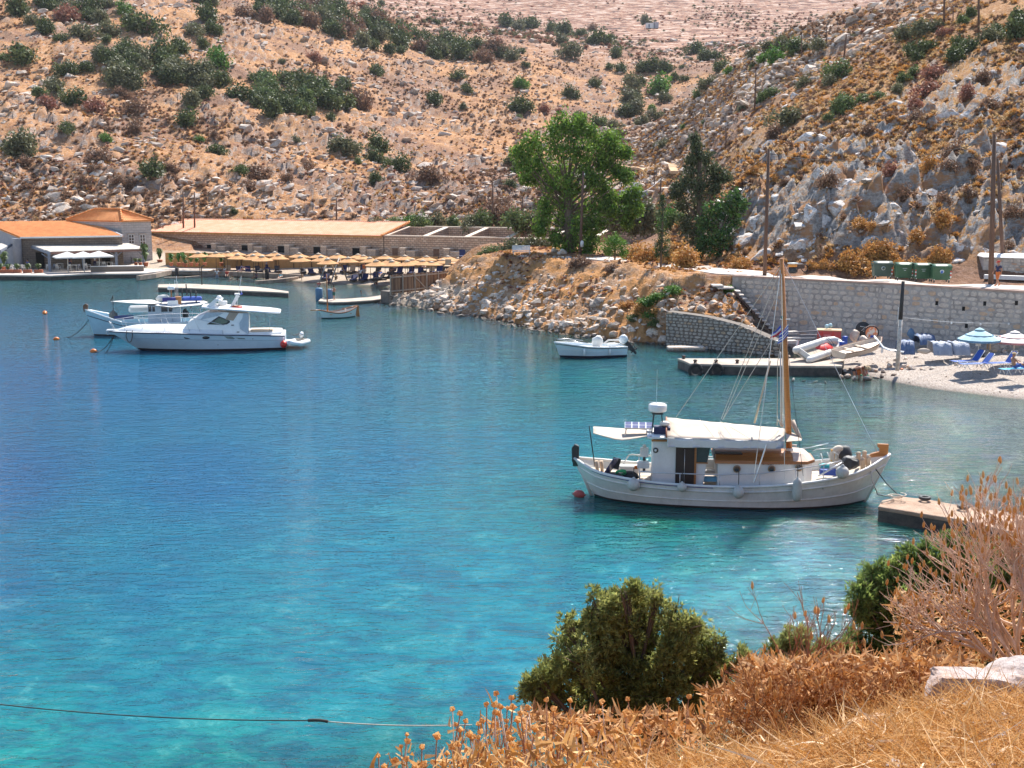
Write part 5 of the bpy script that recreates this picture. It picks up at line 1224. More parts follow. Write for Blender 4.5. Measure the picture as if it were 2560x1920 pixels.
# ---------------------------------------------------------------- board fence on its stone footing
b0_,b1_=WZ(977,736,1.15),WZ(1180,712,1.3);bd=thing('board_fence','brown board fence with rails standing on a stone footing beside the bank','fence',(0,0,0))
PLK=[M('fence_board_%s'%n_,c_,tuple(x*.6 for x in c_),.9,3,.5,30,.01,(8,8,.5),kind='World')for n_,c_ in(('brown',(.26,.15,.09)),('tan',(.36,.22,.13)),('dark',(.18,.10,.065)))]
RAILM=M('grey_rail',(.42,.34,.27),(.30,.23,.18),.9,4,.3,30)
Lb=(b1_-b0_).length;bdv=(b1_-b0_).normalized();npl=64
for k in range(npl):
    a=b0_+bdv*(Lb*k/npl);b=b0_+bdv*(Lb*(k+.93)/npl);strip_wall(MB(),[(a.x,a.y),(b.x,b.y)],.04+.02*(k%2),1.22,2.95+random.uniform(-.04,.06)).build('board',PLK[(k*7+k//5)%3],bd)
for zz in(1.45,2.75):a,b=b0_.copy(),b1_.copy();a.z=b.z=zz;a.y-=.08;b.y-=.08;MB().beam(a,b,.08,.12).build('rail',RAILM,bd)
for k in range(8):p=b0_.lerp(b1_,k/7);MB().box((p.x,p.y-.14,2.0),(.12,.12,1.9)).build('post',RAILM,bd)
a=b0_.lerp(b1_,.27);b=b0_.lerp(b1_,.42);a.z,b.z=2.8,1.4;a.y-=.2;b.y-=.2;MB().beam(a,b,.08,.1).build('brace',RAILM,bd)
ft=thing('stone_footing','dark rough stone footing wall under the board fence','wall',(0,0,0));a,b=WZ(972,758,0),WZ(1120,727,0.8);a.z=b.z=0;e_=(b-a);L2=e_.length;e_.normalize();nn2=Vector((e_.y,-e_.x,0))
strip_wall(MB(),[(a.x,a.y),(b.x,b.y)],1.4,-.8,1.14).build('wall_core',DARKJ,ft);rubble_wall(ft,a,e_,nn2,L2,lambda t:1.12,.42,.22,DSTONE,120,.05,.06,55)
# ---------------------------------------------------------------- right end: white topped wall, far house, cabin
a,b=WZ(2456,693,4.7),WZ(2640,700,4.7);a.z=b.z=4.7;sh=thing('roadside_wall','rough stone roadside wall with whitewashed top at the right edge','wall',(0,0,0));e_=b-a;L2=e_.length;e_.normalize()
MB().prism([(a.x,a.y),(b.x,b.y),(b.x+.3,b.y+3),(a.x+.5,a.y+3)],4.5,6.2).build('wall_core',MORTAR,sh)
MB().prism([(a.x-.12,a.y-.12),(b.x,b.y-.12),(b.x+.3,b.y+3.1),(a.x+.4,a.y+3.1)],6.205,6.42,None,[(a.x+.1,a.y+.3),(b.x,b.y+.3),(b.x+.3,b.y+3),(a.x+.7,a.y+3)]).build('whitewashed_top',M('whitewash',(.80,.76,.74),(.70,.66,.63),.9,2),sh)
rubble_wall(sh,a,e_,Vector((e_.y,-e_.x,0)),L2,lambda t:1.48,.38,.22,stone_mat('pale_stone',(.62,.55,.50),(.50,.42,.36),(.50,.30,.20)),150,.035,.05,77)
MB().box((b.x-2,b.y-.55,4.86),(6.5,.45,.3),math.atan2(e_.y,e_.x)).build('kerb',WHITEF,sh)
p=hit(1600,512,175);gy=thing('far_house','low grey flat house wall with a white block seen between the trees','building',(0,0,0));Yh=196
a,b=WY(1556,505,Yh),WY(1692,507,Yh);z1=WY(1600,476,Yh).z
MB().prism([(a.x,a.y),(b.x,b.y),(b.x,b.y+6),(a.x,a.y+6)],a.z-3,z1).build('wall',M('grey_render',(.40,.40,.44),(.33,.33,.37),.9,1,.3,10,.02),gy);c=WY(1590,470,Yh+1);MB().box((c.x,c.y+.7,c.z+.2),(.9,.9,1.4)).build('white_block',WHITEF,gy)
MB().beam(WY(1600,472,Yh+.5),WY(1690,473,Yh+.5),.06,.35).build('railing',M('orange_rail',(.5,.25,.15)),gy)
a,b=WY(1500,524,Yh-4),WY(1692,524,Yh-4);MB().prism([(a.x,a.y),(b.x,b.y),(b.x,b.y+.4),(a.x,a.y+.4)],a.z-3,WY(1600,512,Yh-4).z).build('garden_wall',M('pale_render',(.55,.48,.44),None,.9),gy)
for a_,b_,w_ in((1642,566,1.9),(1603,566,.9)):
    p=WY(a_,b_,172);q_=thing('outhouse','tiny orange tiled roof peeping over the ruin wall %s'%('beside the thin cypress' if w_>1 else 'right of the eucalyptus'),'building',(p.x,p.y,p.z-1.4));MB().box((0,0,.5),(w_*1.7,2,2)).build('wall',FR,q_);MB().prism([(-w_,-1.2),(w_,-1.2),(w_,1.2),(-w_,1.2)],1.51,2.2,None,[(-w_*.4,-.1),(w_*.4,-.1),(w_*.4,.1),(-w_*.4,.1)]).build('roof',TILE_O,q_)
p=hit(1625,70,182);cb=thing('cabin','tiny white flat cabin beside a lone tree on the far hill','building',p);s_=p.y/FPX
MB().box((0,0,s_*5),(s_*20,s_*14,s_*12)).build('wall',WHITEF,cb);MB().box((s_*14,0,s_*6),(s_*12,s_*14,s_*14)).build('annex',M('grey_render',(.4,.4,.44)),cb)
MB().box((-s_*3,-s_*7.1,s_*4),(s_*4,s_*.5,s_*8)).build('door',GREYP,cb)
bush(hit(1617,62,182)-Vector((0,0,.5)),30*p.y/FPX,'o','',None,1.5,True,'lone rounded tree beside the tiny white cabin on the far hill')

# ---------------------------------------------------------------- poles and wires
POLE=M('brown_pole',(.16,.09,.06),(.10,.055,.04),.9,3,.4,20,.01,(4,4,.3))
def pole(top,bot,Yb=None,zb=None,r=.13,label='',lean=None,arm=False,base=None):
    p=base or(WZ(bot[0],bot[1],zb)if zb is not None else(hit(bot[0],bot[1],Yb or 90)))
    if p is None:return None
    t=WY(top[0],top[1],p.y+(lean or 0));root=thing('utility_pole',label,'pole',p);v=t-p
    MB().tube([Vector((0,0,-.6)),v],[r,r*.72],9).build('shaft',POLE,root)
    if arm:
        MB().beam(v+Vector((-.7,0,-.3)),v+Vector((.7,0,-.3)),.1).build('crossarm',POLE,root)
    m_=MB();m_.lathe([(.05,0),(.07,.04),(.05,.08),(.07,.12),(0,.16)],c=v+Vector((.12,-.05,-.35)),n=8);m_.build('insulator',WHITEF,root)
    return t
T1=pole((2486,335),(2478,706),zb=4.72,r=.19,label='thick wooden pole standing before the white-topped wall')
T2=pole((2494,395),(2511,690),zb=4.72,r=.15,label='leaning dark pole just behind the thick wooden one')
T3=pole((1922,372),(1912,681),zb=4.72,r=.16,label='tall brown pole at the roadside below the left end of the crag')
T4=pole((1458,428),(1450,641),zb=4.6,r=.15,label='tall pole with a white lamp in front of the eucalyptus')
p=WZ(1450,641,4.6);lm=MB();lm.lathe([(0,0),(.14,.05),(.17,.4),(.12,.6),(0,.66)],n=10);
lt=thing('lamp','white lamp box fixed on the pole in front of the eucalyptus','lamp',WY(1455,618,p.y-.3));lm.build('lamp_head',WHITEF,lt);MB().beam((0,0,.3),(-.15,.3,.3),.04).build('bracket',IRON,lt)
T5=pole((1653,440),(1648,524),base=WY(1648,524,185),r=.15,label='pole in front of the grey far house',arm=True)
pole((1636,425),(1636,462),base=WY(1636,468,200),r=.1,label='thin pole above the grey far house')
for(a,b,l_)in(((1232,455),(1232,562),'pole with crossarm behind the ruins left of the eucalyptus'),((1307,493),(1307,562),'shorter pole close to the left side of the eucalyptus'),((458,478),(458,552),'left pole of the pair above the long pale roof'),((486,479),(486,552),'right pole of the pair above the long pale roof'),((841,495),(841,556),'single pole above the right part of the long pale roof')):
    pole(a,b,base=WY(b[0],b[1]+8,181 if a[0]<900 else 172),r=.14,label=l_,arm=(a[0]==1232))
for(a,b,r,l_)in(((2361,-40),(2361,62),.17,'pole cut by the top edge, left of the upper right junipers'),((2447,-60),(2447,92),.16,'pole cut by the top edge among the upper right junipers'),((2116,86),(2109,148),.17,'leaning pole above the round light green bush'),((2067,63),(2067,114),.11,'slim pole on the ridge behind the leaning pole'),((2004,84),(2004,150),.12,'slim pole on the ridge left of the light green bushes'),
                     ((1890,177),(1886,280),.14,'pole halfway up the right slope left of the large olive bush'),((1815,314),(1815,377),.13,'short pole low on the right slope above the conifer'),((2383,12),(2383,54),.08,'thin distant pole near the top edge of the right slope')):pole(a,b,92,r=r,label=l_)
WIRE=M('black_wire',(.03,.03,.03),None,.6)
def wire(a,b,sag,label,r=.022,mat=WIRE,cat='cable',name='overhead_wire'):
    a,b=Vector(a),Vector(b);pts=[a.lerp(b,t/14)-Vector((0,0,sag*4*(t/14)*(1-t/14)))for t in range(15)]
    c=a.copy();o=MB().tube([q_-c for q_ in pts],r,5).build(name,mat,None,c);return tag(o,label,cat)
up=Vector((0,0,-.35))
wire(T3+up,T1+up,1.0,'black wire slung between the roadside pole and the thick right pole')
wire(T3+up,WY(1780,462,120),.5,'black wire running from the roadside pole down to the conifer')
wire(T1+up,T1+Vector((9,-1,.4)),.3,'wire leaving the thick right pole towards the right edge')
wire(T4+up,T5+up,2.2,'pale wire from the lamp pole to the pole before the grey house',.035,M('pale_wire',(.4,.42,.45),None,.6))
wire(T4+up,WZ(1360,590,4.8),.3,'green stay wire from the lamp pole down through the eucalyptus',.02,M('green_wire',(.12,.2,.1),None,.6))
wire(T5+up,WY(1800,462,150),.8,'wire from the pole before the grey house to the right')
# beach post
p=WZ(2244,906,.95);bp=thing('beach_post','leaning post on the pebble beach, white below and dark above','post',p);v=WY(2258,703,p.y)-p
MB().tube([Vector((0,0,-.5)),v*.53],[.125,.115],10).build('white_part',M('peeling_white_paint',(.70,.66,.60),(.42,.34,.28),.9,6,.5,30,.01,stain=.6),bp);MB().tube([v*.53,v],[.115,.10],10).build('dark_part',M('tarred_timber',(.05,.045,.045),(.03,.028,.028),.8,5,.3,20),bp)
MB().tube([v*.48+Vector((-.2,0,0)),v*.56+Vector((-.17,0,0)),v*.68+Vector((-.17,0,0))],.02,5).build('pipe',WHITEF,bp)
q0=p+v*.56;q1_=WY(2560,792,wallY(30)-.3)+Vector((3,0,-.1));wire(q0,q1_,.35,'string of small bulbs hung from the beach post along the wall',.015,M('pale_cord',(.6,.6,.6)),'light string','light_string')
for t in(.28,.45,.62,.8):c=q0.lerp(q1_,t)-Vector((0,0,.35*4*t*(1-t)+.06));
bl=bpy.data.objects[[o.name for o in COL.objects if o.name.startswith('light_string')][0]]
for t in(.28,.45,.62,.8):
    c=q0.lerp(q1_,t)-Vector((0,0,.35*4*t*(1-t)+.08));MB().lathe([(0,-.07),(.06,-.03),(.06,.03),(.02,.08),(0,.08)],c=c-bl.location,n=8).build('bulb',WHITEF,bl)
# ---------------------------------------------------------------- boats
GELW=M('white_gelcoat',(.78,.78,.77),(.72,.72,.71),.25,3,spec=.6)
PAINTW=M('white_boat_paint',(.74,.73,.70),(.64,.63,.60),.45,2.5,.2,12,.01,(1,1,1),stain=.28)
BOOT=M('dark_bottom_paint',(.05,.035,.03),(.025,.02,.02),.6,4)
TEAK=M('varnished_wood',(.42,.17,.05),(.30,.11,.03),.35,5,.2,30,.01,(.4,4,4))
TEAKB=M('bright_varnish',(.55,.24,.07),(.42,.16,.045),.35,5,.2,30,.01,(.4,4,4))
DECK=M('pale_deck',(.55,.47,.38),(.45,.37,.29),.8,4,.3,30)
DECKB=M('light_blue_deck',(.42,.55,.62),(.35,.47,.55),.6,4,.2,30)
CANV=M('beige_canvas',(.56,.47,.38),(.50,.41,.33),.9,1.5,.3,10,.02)
CANW=M('white_canvas',(.70,.67,.63),(.62,.59,.55),.9,2,.3,10,.02)
STEEL=M('steel_tube',(.62,.62,.63),None,.3,5,metal=.7)
BLK=M('black_fittings',(.02,.02,.022),(.035,.035,.035),.6,8)
ROPEW=M('pale_rope',(.62,.56,.48),(.5,.44,.36),.95,20);ROPED=M('dark_rope',(.06,.055,.05),None,.9)
REDP=M('red_plastic',(.65,.035,.02),(.5,.025,.015),.4,5);ORNG=M('orange_plastic',(.8,.20,.03),None,.4);BLUT=M('blue_plastic',(.03,.09,.42),(.02,.06,.30),.5,4);GRNR=M('green_rope',(.05,.45,.18),None,.8)
FEND=M('grey_white_fender',(.58,.57,.53),(.42,.41,.38),.55,3,.1,20,stain=.35)
def hull_rings(L,st,flip=False):
    """st: [(t, x_wl, x_top, bw, bg, zs, draft)], returns rings of half section levels"""
    return st
def make_hull(parent,stations,mats,boot=.10,levels=(.0,.45,.8,1.0),flare=1.0,name='hull'):
    """stations from stern to bow: (xw, xt, bw, bg, zs, draft): x at waterline, x at gunwale, half beams, sheer height, draft"""
    up_,lo_=[],[]
    for(xw,xt,bw,bg,zs,dr)in stations:
        def pt(z,side):
            if z>=0:
                f=z/zs;b=bw+(bg-bw)*(f**.7);x=xw+(xt-xw)*f
            else:
                f=-z/dr;b=bw*(1-f**1.8);x=xw-(xt-xw)*f*.6
            return Vector((x,side*b,z))
        zu=[boot+(zs-boot)*q_ for q_ in levels];zl=[-dr,-dr*.6,-dr*.25,0.02,boot-.001]
        up_.append([pt(z,-1)for z in reversed(zu)]);lo_.append([pt(z,-1)for z in reversed(zl)]+[pt(z,1)for z in zl[1:]])
    n=len(stations)
    m_=MB()
    m_.loft(up_,False,True);m_.loft([[Vector((v.x,-v.y,v.z))for v in r]for r in up_],False,True);
    # transoms / inner shell
    th=.05
    inn=[[Vector((v.x,min(v.y+th,-.0),v.z+(0 if i else 0)))for i,v in enumerate(r)]for r in up_]
    m_.loft(inn,False,True);m_.loft([[Vector((v.x,-v.y,v.z))for v in r]for r in inn],False,True)
    for s in(1,-1):
        for k in range(n-1):
            a,b=up_[k][0],up_[k+1][0];c,d=inn[k][0],inn[k+1][0]
            m_.add([Vector((v.x,v.y*s,v.z))for v in(a,b,d,c)],[(0,1,2,3)])
    if stations[0][3]>.15:r=up_[0];m_.add(r+[Vector((v.x,-v.y,v.z))for v in reversed(r)],[tuple(range(2*len(r)))])
    h=m_.build(name,mats[0],parent);b_=MB().loft(lo_,False,True)
    if stations[0][3]>.15:r=lo_[0];b_.add(r,[tuple(range(len(r)))])
    b_.build('bottom',mats[1],parent);return h
def sheer_pts(st,side,dz=0.0,out=0.0,f=1.0,boot=.1):
    P=[]
    for(xw,xt,bw,bg,zs,dr)in st:
        z=zs*f;ff=f;b=bw+(bg-bw)*ff**.7;P.append(Vector((xw+(xt-xw)*ff,side*(b+out),z+dz)))
    return P
def deck_surface(st,z_off,inset=.05,flat=None):
    m_=MB();R_=[]
    for(xw,xt,bw,bg,zs,dr)in st:
        z=(flat if flat is not None else zs+z_off);f=min(1,max(0,z/zs));b=max(.01,bw+(bg-bw)*f**.7-inset);x=xw+(xt-xw)*f
        R_.append([Vector((x,-b,z)),Vector((x,-b*.5,z+.03)),Vector((x,0,z+.05)),Vector((x,b*.5,z+.03)),Vector((x,b,z))])
    m_.loft(R_,False,False);return m_
def interp_st(tab,n=17):
    tab=np.array(tab,float);t=np.linspace(0,1,len(tab));tt=np.linspace(0,1,n);out=[]
    for c in range(tab.shape[1]):
        y=tab[:,c];m=np.gradient(y,t) # smooth hermite
        i=np.clip(np.searchsorted(t,tt,side='right')-1,0,len(t)-2);h=t[i+1]-t[i];s=(tt-t[i])/h
        out.append((2*s**3-3*s**2+1)*y[i]+(s**3-2*s**2+s)*h*m[i]+(-2*s**3+3*s**2)*y[i+1]+(s**3-s**2)*h*m[i+1])
    return[tuple(r)for r in np.array(out).T]
def frame(loc,rz):
    Mi=Matrix.Translation(loc)@Matrix.Rotation(rz,4,'Z');return Mi,Mi.inverted()
def on_plane(Mi,inv,px,py,yl):
    """local point where photo ray cuts the local plane y = yl"""
    o=inv@Vector((0,0,CAM_H));d=inv.to_3x3()@ray(px,py);return o+d*((yl-o.y)/d.y)
def text_obj(txt,size,mat,loc,rot,parent,name='lettering',depth=.004,align='CENTER'):
    cu=bpy.data.curves.new(name,'FONT');cu.body=txt;cu.size=size;cu.extrude=depth;cu.align_x=align;cu.resolution_u=2
    o=bpy.data.objects.new('tmp',cu);COL.objects.link(o);bpy.context.view_layer.update()
    me=bpy.data.meshes.new_from_object(o.evaluated_get(bpy.context.evaluated_depsgraph_get()));bpy.data.objects.remove(o);me.name=name;me.materials.clear()
    r=link(name,me,mat,parent,loc);r.rotation_euler=rot;return r
def spool(pts,r,n=6):return MB().tube(pts,r,n)
def outboard(parent,p,s=1.0,tilt=0.0,cmat=None,aft=-1,name='outboard_motor'):
    root=MB();R3=Matrix.Rotation(tilt,3,'Y')
    o=MB().lathe([(0,.0),(.13,.02),(.17,.16),(.16,.32),(.09,.42),(0,.44)],M=R3@Matrix.Scale(s,3),c=p,n=12,sx=1.4).build(name,cmat or GELW,parent)
    leg=MB();
    def q(v):return Vector(p)+R3@(Vector(v)*s)
    leg.beam(q((0,0,.0)),q((.02,0,-.55)),.12*s,.2*s);leg.beam(q((-.12,0,-.36)),q((.2,0,-.36)),.16*s,.03*s);leg.tube([q((-.16,0,-.6)),q((.18,0,-.6))],[.05*s,.03*s],8);leg.beam(q((0,0,-.6)),q((.02,0,-.82)),.03*s,.12*s)
    leg.build('lower_unit',BLK,o)
    pr=MB();
    for a in range(3):t=a*2.094;pr.beam(q((-.17,0,-.6)),q((-.17,.13*math.cos(t),-.6+.13*math.sin(t))),.07*s,.015*s,up=(1,0,0))
    pr.build('propeller',BLK,o);return o

# ---- large fishing caique
rz1=math.atan2(-.9,9.9);c1=(WZ(1480,1238,0)+WZ(2164,1254,0))/2;c1.z=0;MI,IV=frame(c1,rz1);LP=lambda px,py,yl:on_plane(MI,IV,px,py,yl)
cq=thing('fishing_boat','large white wooden fishing caique with beige awning and varnished mast','boat',c1,rz1)
st=interp_st([(-5.0,-5.75,.03,.10,1.42,.35),(-4.2,-4.75,.72,1.10,1.12,.7),(-2.5,-2.75,1.28,1.52,.90,.9),(0,0,1.5,1.68,.84,.95),(2.3,2.4,1.32,1.62,1.00,.95),(4.0,4.45,.72,1.22,1.34,.85),(5.0,5.85,.03,.12,1.82,.4)],25)
make_hull(cq,st,(PAINTW,BOOT),.08)
for s in(-1,1):
    MB().tube(sheer_pts(st,s,.02,-.02),.055,6).build('gunwale',PAINTW,cq)
    MB().tube(sheer_pts(st,s,0,.02,.80),.035,6).build('rubbing_strake',PAINTW,cq);MB().tube(sheer_pts(st,s,0,.012,.38),.022,6).build('lower_strake',PAINTW,cq)
MB().tube(sheer_pts(st,-1,.005,.03,.97)[2:12],.014,5).build('blue_line',M('blue_line',(.05,.06,.25)),cq)
deck_surface(st,-.30).build('deck',DECK,cq)
MB().box((-3.3,0,.62),(2.2,2.0,.05)).build('aft_deck',DECK,cq)
# stem and stern posts
MB().prism([(-.12,0),(.14,0),(.14,.62),(-.02,.70),(-.14,.55)],-.09,.09,Matrix.Translation((-5.72,0,1.28))@Matrix.Rotation(math.pi/2,4,'X')).build('stern_post',BLK,cq,bevel=.02)
MB().box((-5.66,0,1.22),(.3,.22,.16)).build('stern_cap',M('green_bronze',(.03,.05,.04)),cq)
MB().prism([(-.62,-.05),(.10,.06),(.12,.48),(-.28,.49),(-.28,.37),(-.20,.33),(-.20,.20),(-.5,.11)],-.07,.07,Matrix.Translation((5.68,0,1.72))@Matrix.Rotation(math.pi/2,4,'X')).build('bow_post',TEAKB,cq,bevel=.015)
MB().tube([(-5.02,0,-.2),(-5.4,0,.7),(-5.76,0,1.4)],.06,6).build('stern_timber',PAINTW,cq);MB().tube([(5.0,0,-.1),(5.45,0,.9),(5.86,0,1.8)],.06,6).build('stem_timber',PAINTW,cq)
# wheelhouse
HOUSEW=M('white_house_paint',(.78,.77,.75),(.71,.70,.68),.5,3,.15,20,stain=.12)
a,b=LP(1630,1208,-.8),LP(1756,1208,-.8);x0,x1=a.x,b.x;zt_=LP(1632,1098,-.8).z
wh=MB().prism([(x0,-.8),(x1,-.8),(x1,.8),(x0,.8)],.52,zt_,None,[(x0,-.78),(x1+.28,-.78),(x1+.28,.78),(x0,.78)]).build('wheelhouse',HOUSEW,cq,bevel=.02)
MB().box(((x0+x1)/2+.1,0,zt_+.06),(x1-x0+.6,1.75,.06)).build('roof',HOUSEW,wh);MB().box((x0+.55,-.815,zt_-.04),(1.2,.05,.07)).build('roof_trim',TEAK,wh)
dx0,dx1=LP(1689,1160,-.82).x,LP(1736,1160,-.82).x;MB().box(((dx0+dx1)/2,-.81,1.38),(dx1-dx0,.06,1.75)).build('door',M('dark_door',(.035,.02,.015),(.02,.012,.01),.5,5),wh)
MB().box((dx1+.03,-.83,1.38),(.07,.08,1.8)).build('door_frame',TEAK,wh);MB().tube([((dx0+dx1)/2-.02,-.88,.75),((dx0+dx1)/2-.02,-.88,2.05)],.012,5).build('handrail',STEEL,wh)
MB().prism([(dx1+.07,1.55),(x1+.14,1.55),(x1+.24,2.15),(dx1+.07,2.15)],-.03,.03,Matrix.Translation((0,-.81,0))@Matrix.Rotation(math.pi/2,4,'X')).build('side_window',GLASS,wh)
MB().prism([(dx1+.05,1.52),(x1+.17,1.52),(x1+.19,1.56),(dx1+.05,1.56)],-.02,.03,Matrix.Translation((0,-.83,0))@Matrix.Rotation(math.pi/2,4,'X')).build('window_sill',TEAK,wh)
for yy in(-.4,.4):MB().add([(x1+.165,yy-.3,1.5),(x1+.165,yy+.3,1.5),(x1+.262,yy+.3,2.1),(x1+.262,yy-.3,2.1)],[(0,1,2,3)]).build('front_window',GLASS,wh)
eb=LP(1639,1126,-.83);MB().lathe([(.10,0),(.10,.02),(.075,.021),(.075,.03),(0,.03)],n=16,M=Matrix.Rotation(math.pi/2,3,'X'),c=(eb.x,-.80,eb.z)).build('round_emblem',M('emblem_dark',(.06,.07,.06)),wh)
MB().lathe([(.05,.0),(.05,.01),(0,.01)],n=12,M=Matrix.Rotation(math.pi/2,3,'X'),c=(eb.x,-.832,eb.z)).build('emblem_disc',HOUSEW,wh)
# coach roof with portholes
x2,x3=LP(1795,1170,-1.0).x,LP(2036,1170,-1.0).x;zc=LP(1800,1158,-1.0).z
cb_=MB().prism([(x2,-1.0),(x3-.3,-.86),(x3,-.5),(x3,.5),(x3-.3,.86),(x2,1.0)],.5,zc).build('cabin',HOUSEW,cq,bevel=.02)
def roofpoly(i):return[(x2-.12,-1.08+i),(x3-.25,-.93+i),(x3+.08,-.55+i),(x3+.08,.55-i),(x3-.25,.93-i),(x2-.12,1.08-i)]
MB().prism(roofpoly(0),zc+.002,zc+.10,None,roofpoly(.03)).build('roof_edge',TEAK,cb_)
m_=MB();n_=7
for k in range(n_):
    ya,yb=-1.02+2.04*k/n_+.008,-1.02+2.04*(k+1)/n_-.008;h=lambda y:zc+.10+.22*(1-(y/1.05)**2)
    MB().add([(x2-.08,ya,h(ya)),(x3-.75,ya*.95,h(ya)),(x3-.75,yb*.95,h(yb)),(x2-.08,yb,h(yb)),(x2-.08,ya,zc+.08),(x3-.75,ya*.95,zc+.08),(x3-.75,yb*.95,zc+.08),(x2-.08,yb,zc+.08)],[(0,1,2,3),(4,7,6,5),(0,4,5,1),(1,5,6,2),(2,6,7,3),(3,7,4,0)]).build('roof_plank',TEAKB if k%2 else TEAK,cb_)
MB().prism([(x3-.74,-.86),(x3-.2,-.8),(x3+.02,-.5),(x3+.02,.5),(x3-.2,.8),(x3-.74,.86)],zc+.10,zc+.30,None,[(x3-.74,-.6),(x3-.35,-.5),(x3-.2,-.3),(x3-.2,.3),(x3-.35,.5),(x3-.74,.6)]).build('fore_hatch',M('pale_pinkish_wood',(.66,.50,.40),(.58,.42,.33),.6,4),cb_)
MB().box((x2+.4,-.5,zc+.28),(1.0,.35,.03)).build('hatch_shadow',BLK,cb_)  # black slab on the roof standing in for the hatch's shadow
for px in(1842,1929,1998):
    q=LP(px,1172 if px<1990 else 1170,-1.01);yy=-1.0 if px<1990 else-.93
    pz=MB().lathe([(.13,0),(.14,.03),(.10,.04)],n=16,M=Matrix.Rotation(math.pi/2,3,'X'),c=(q.x,yy,q.z)).build('porthole',M('brass_ring',(.35,.22,.12),None,.4),cb_)
    MB().lathe([(.10,.042),(.09,.047),(0,.048)],n=16,M=Matrix.Rotation(math.pi/2,3,'X'),c=(q.x,yy,q.z)).build('glass',GLASS,pz)
LET=M('red_brown_letters',(.16,.03,.03),None,.7);q=LP(1940,1160,-1.0)
ang=math.atan2(-.86+1.0,(x3-.3)-x2)
def ywall(x):return-1.0+(x-x2)*math.tan(ang)
for t_,px in(('ΧΡΗΣΤΟΣ',1910),('ΝΕΚΤΑΡΙΑ Ν°',1946),('1963',1975)):
    q=LP(px,1159,-.98);text_obj(t_,.125,LET,(q.x,ywall(q.x)-.012,q.z-.05),(math.pi/2,0,ang),cb_)
# side rail
rl=[LP(a,b,-1.45)for a,b in((1600,1180),(1700,1184),(1800,1187),(1900,1184),(1990,1173),(2060,1162),(2105,1152))]
MB().tube(rl,.022,6).build('guard_rail',STEEL,cq)
for i in(0,1,2,3,4,5):MB().tube([(rl[i].x,rl[i].y,.8),rl[i]],.016,5).build('stanchion',STEEL,cq)
rl2=[Vector((p.x,-p.y,p.z))for p in rl];MB().tube(rl2,.022,6).build('guard_rail',STEEL,cq)
for i in(0,2,4):MB().tube([(rl2[i].x,rl2[i].y,.8),rl2[i]],.016,5).build('stanchion',STEEL,cq)
# awning: ridge to the far side, valance hanging on the near side
f0,f1=LP(1668,1044,.7),LP(1962,1071,.7);n0,n1=LP(1668,1094,-1.15),LP(1962,1103,-1.15);v0,v1=LP(1668,1118,-1.22),LP(1958,1121,-1.2)
G_=[[tuple(f0.lerp(f1,i/14).lerp(n0.lerp(n1,i/14),j/5)+Vector((0,0,-.05*math.sin(math.pi*j/5)+.012*math.sin(i*2.1+j))))for j in range(6)]for i in range(15)]
aw=MB().sheet(G_,.02,True).build('awning',CANV,cq)
MB().sheet([[tuple(n0.lerp(n1,i/14).lerp(v0.lerp(v1,i/14),j/3)+Vector((0,.015*math.sin(i*1.9)*j,0)))for j in range(4)]for i in range(15)],.008,True).build('valance',CANW,aw)
bf0,bf1=f0+Vector((0,.7,-.35)),f1+Vector((0,.6,-.3));MB().sheet([[tuple(f0.lerp(f1,i/6).lerp(bf0.lerp(bf1,i/6),j/2))for j in range(3)]for i in range(7)],.02,True).build('far_slope',CANV,aw)
MB().tube([f0+Vector((-.03,0,.02)),n0+Vector((-.03,0,.02))],.03,6).build('end_batten',M('reddish_batten',(.35,.12,.06)),aw)
MB().tube([LP(1744+4,1045,0),LP(1790,1100,-1.0)],.008,4).tube([LP(1800,1052,.2),LP(1835,1100,-1)],.008,4).tube([LP(1800,1052,.2),LP(1875,1097,-1)],.008,4).build('awning_cord',ROPEW,aw)
# triangle of canvas forward of the mast
MB().sheet([[tuple(LP(1963,1075,.2)),tuple(LP(1966,1104,-.7))],[tuple(LP(1985,1083,.2)),tuple(LP(1985,1102,-.6))],[tuple(LP(2004,1094,.1)),tuple(LP(2004,1101,-.3))]],.02).build('fore_canvas',CANV,cq)
MB().tube([LP(1980,1052,.3),LP(1986,1066,.2),LP(1994,1082,.1),LP(2003,1098,0)],[.10,.09,.08,.05],8).build('furled_sail',CANV,cq);MB().tube([LP(1946,1050,0),LP(1956,1066,0)],[.03,.06],6).build('sail_end',CANV,cq)
# after awning, solar panel
pa_=[LP(1483,1066,-.2),LP(1630,1071,.9)];G_=[]
for i in range(9):
    t=i/8;tp=LP(1483+147*t,1066+10*t,.8);lowy=[1083,1088,1093,1098,1100,1098,1095,1092,1090][i];bt=LP(1483+147*t,lowy,-.8);G_.append([tuple(tp.lerp(bt,j/4)+Vector((0,0,-.06*math.sin(math.pi*j/4))))for j in range(5)])
MB().sheet(G_,.02,True).build('aft_awning',CANV,cq)
s0,s1,s2,s3=LP(1562,1054,.5),LP(1632,1056,.5),LP(1632,1071,-.1),LP(1562,1070,-.1);sp_=MB().add([s0,s1,s2,s3]+[v-Vector((0,0,.05))for v in(s0,s1,s2,s3)],[(0,1,2,3),(7,6,5,4),(0,4,5,1),(1,5,6,2),(2,6,7,3),(3,7,4,0)]).build('solar_panel',STEEL,cq)
for i in range(4):
    for j in range(2):
        q_=lambda u,v:s0.lerp(s1,u).lerp(s3.lerp(s2,u),v)+Vector((0,0,.006));u0,u1_,v0_,v1_=(i+.06)/4,(i+.96)/4,(j+.05)/2,(j+.95)/2;MB().add([q_(u0,v0_),q_(u1_,v0_),q_(u1_,v1_),q_(u0,v1_)],[(0,1,2,3)]).build('cell',M('solar_cell',(.10,.10,.20),(.07,.07,.15),.2,5),sp_)
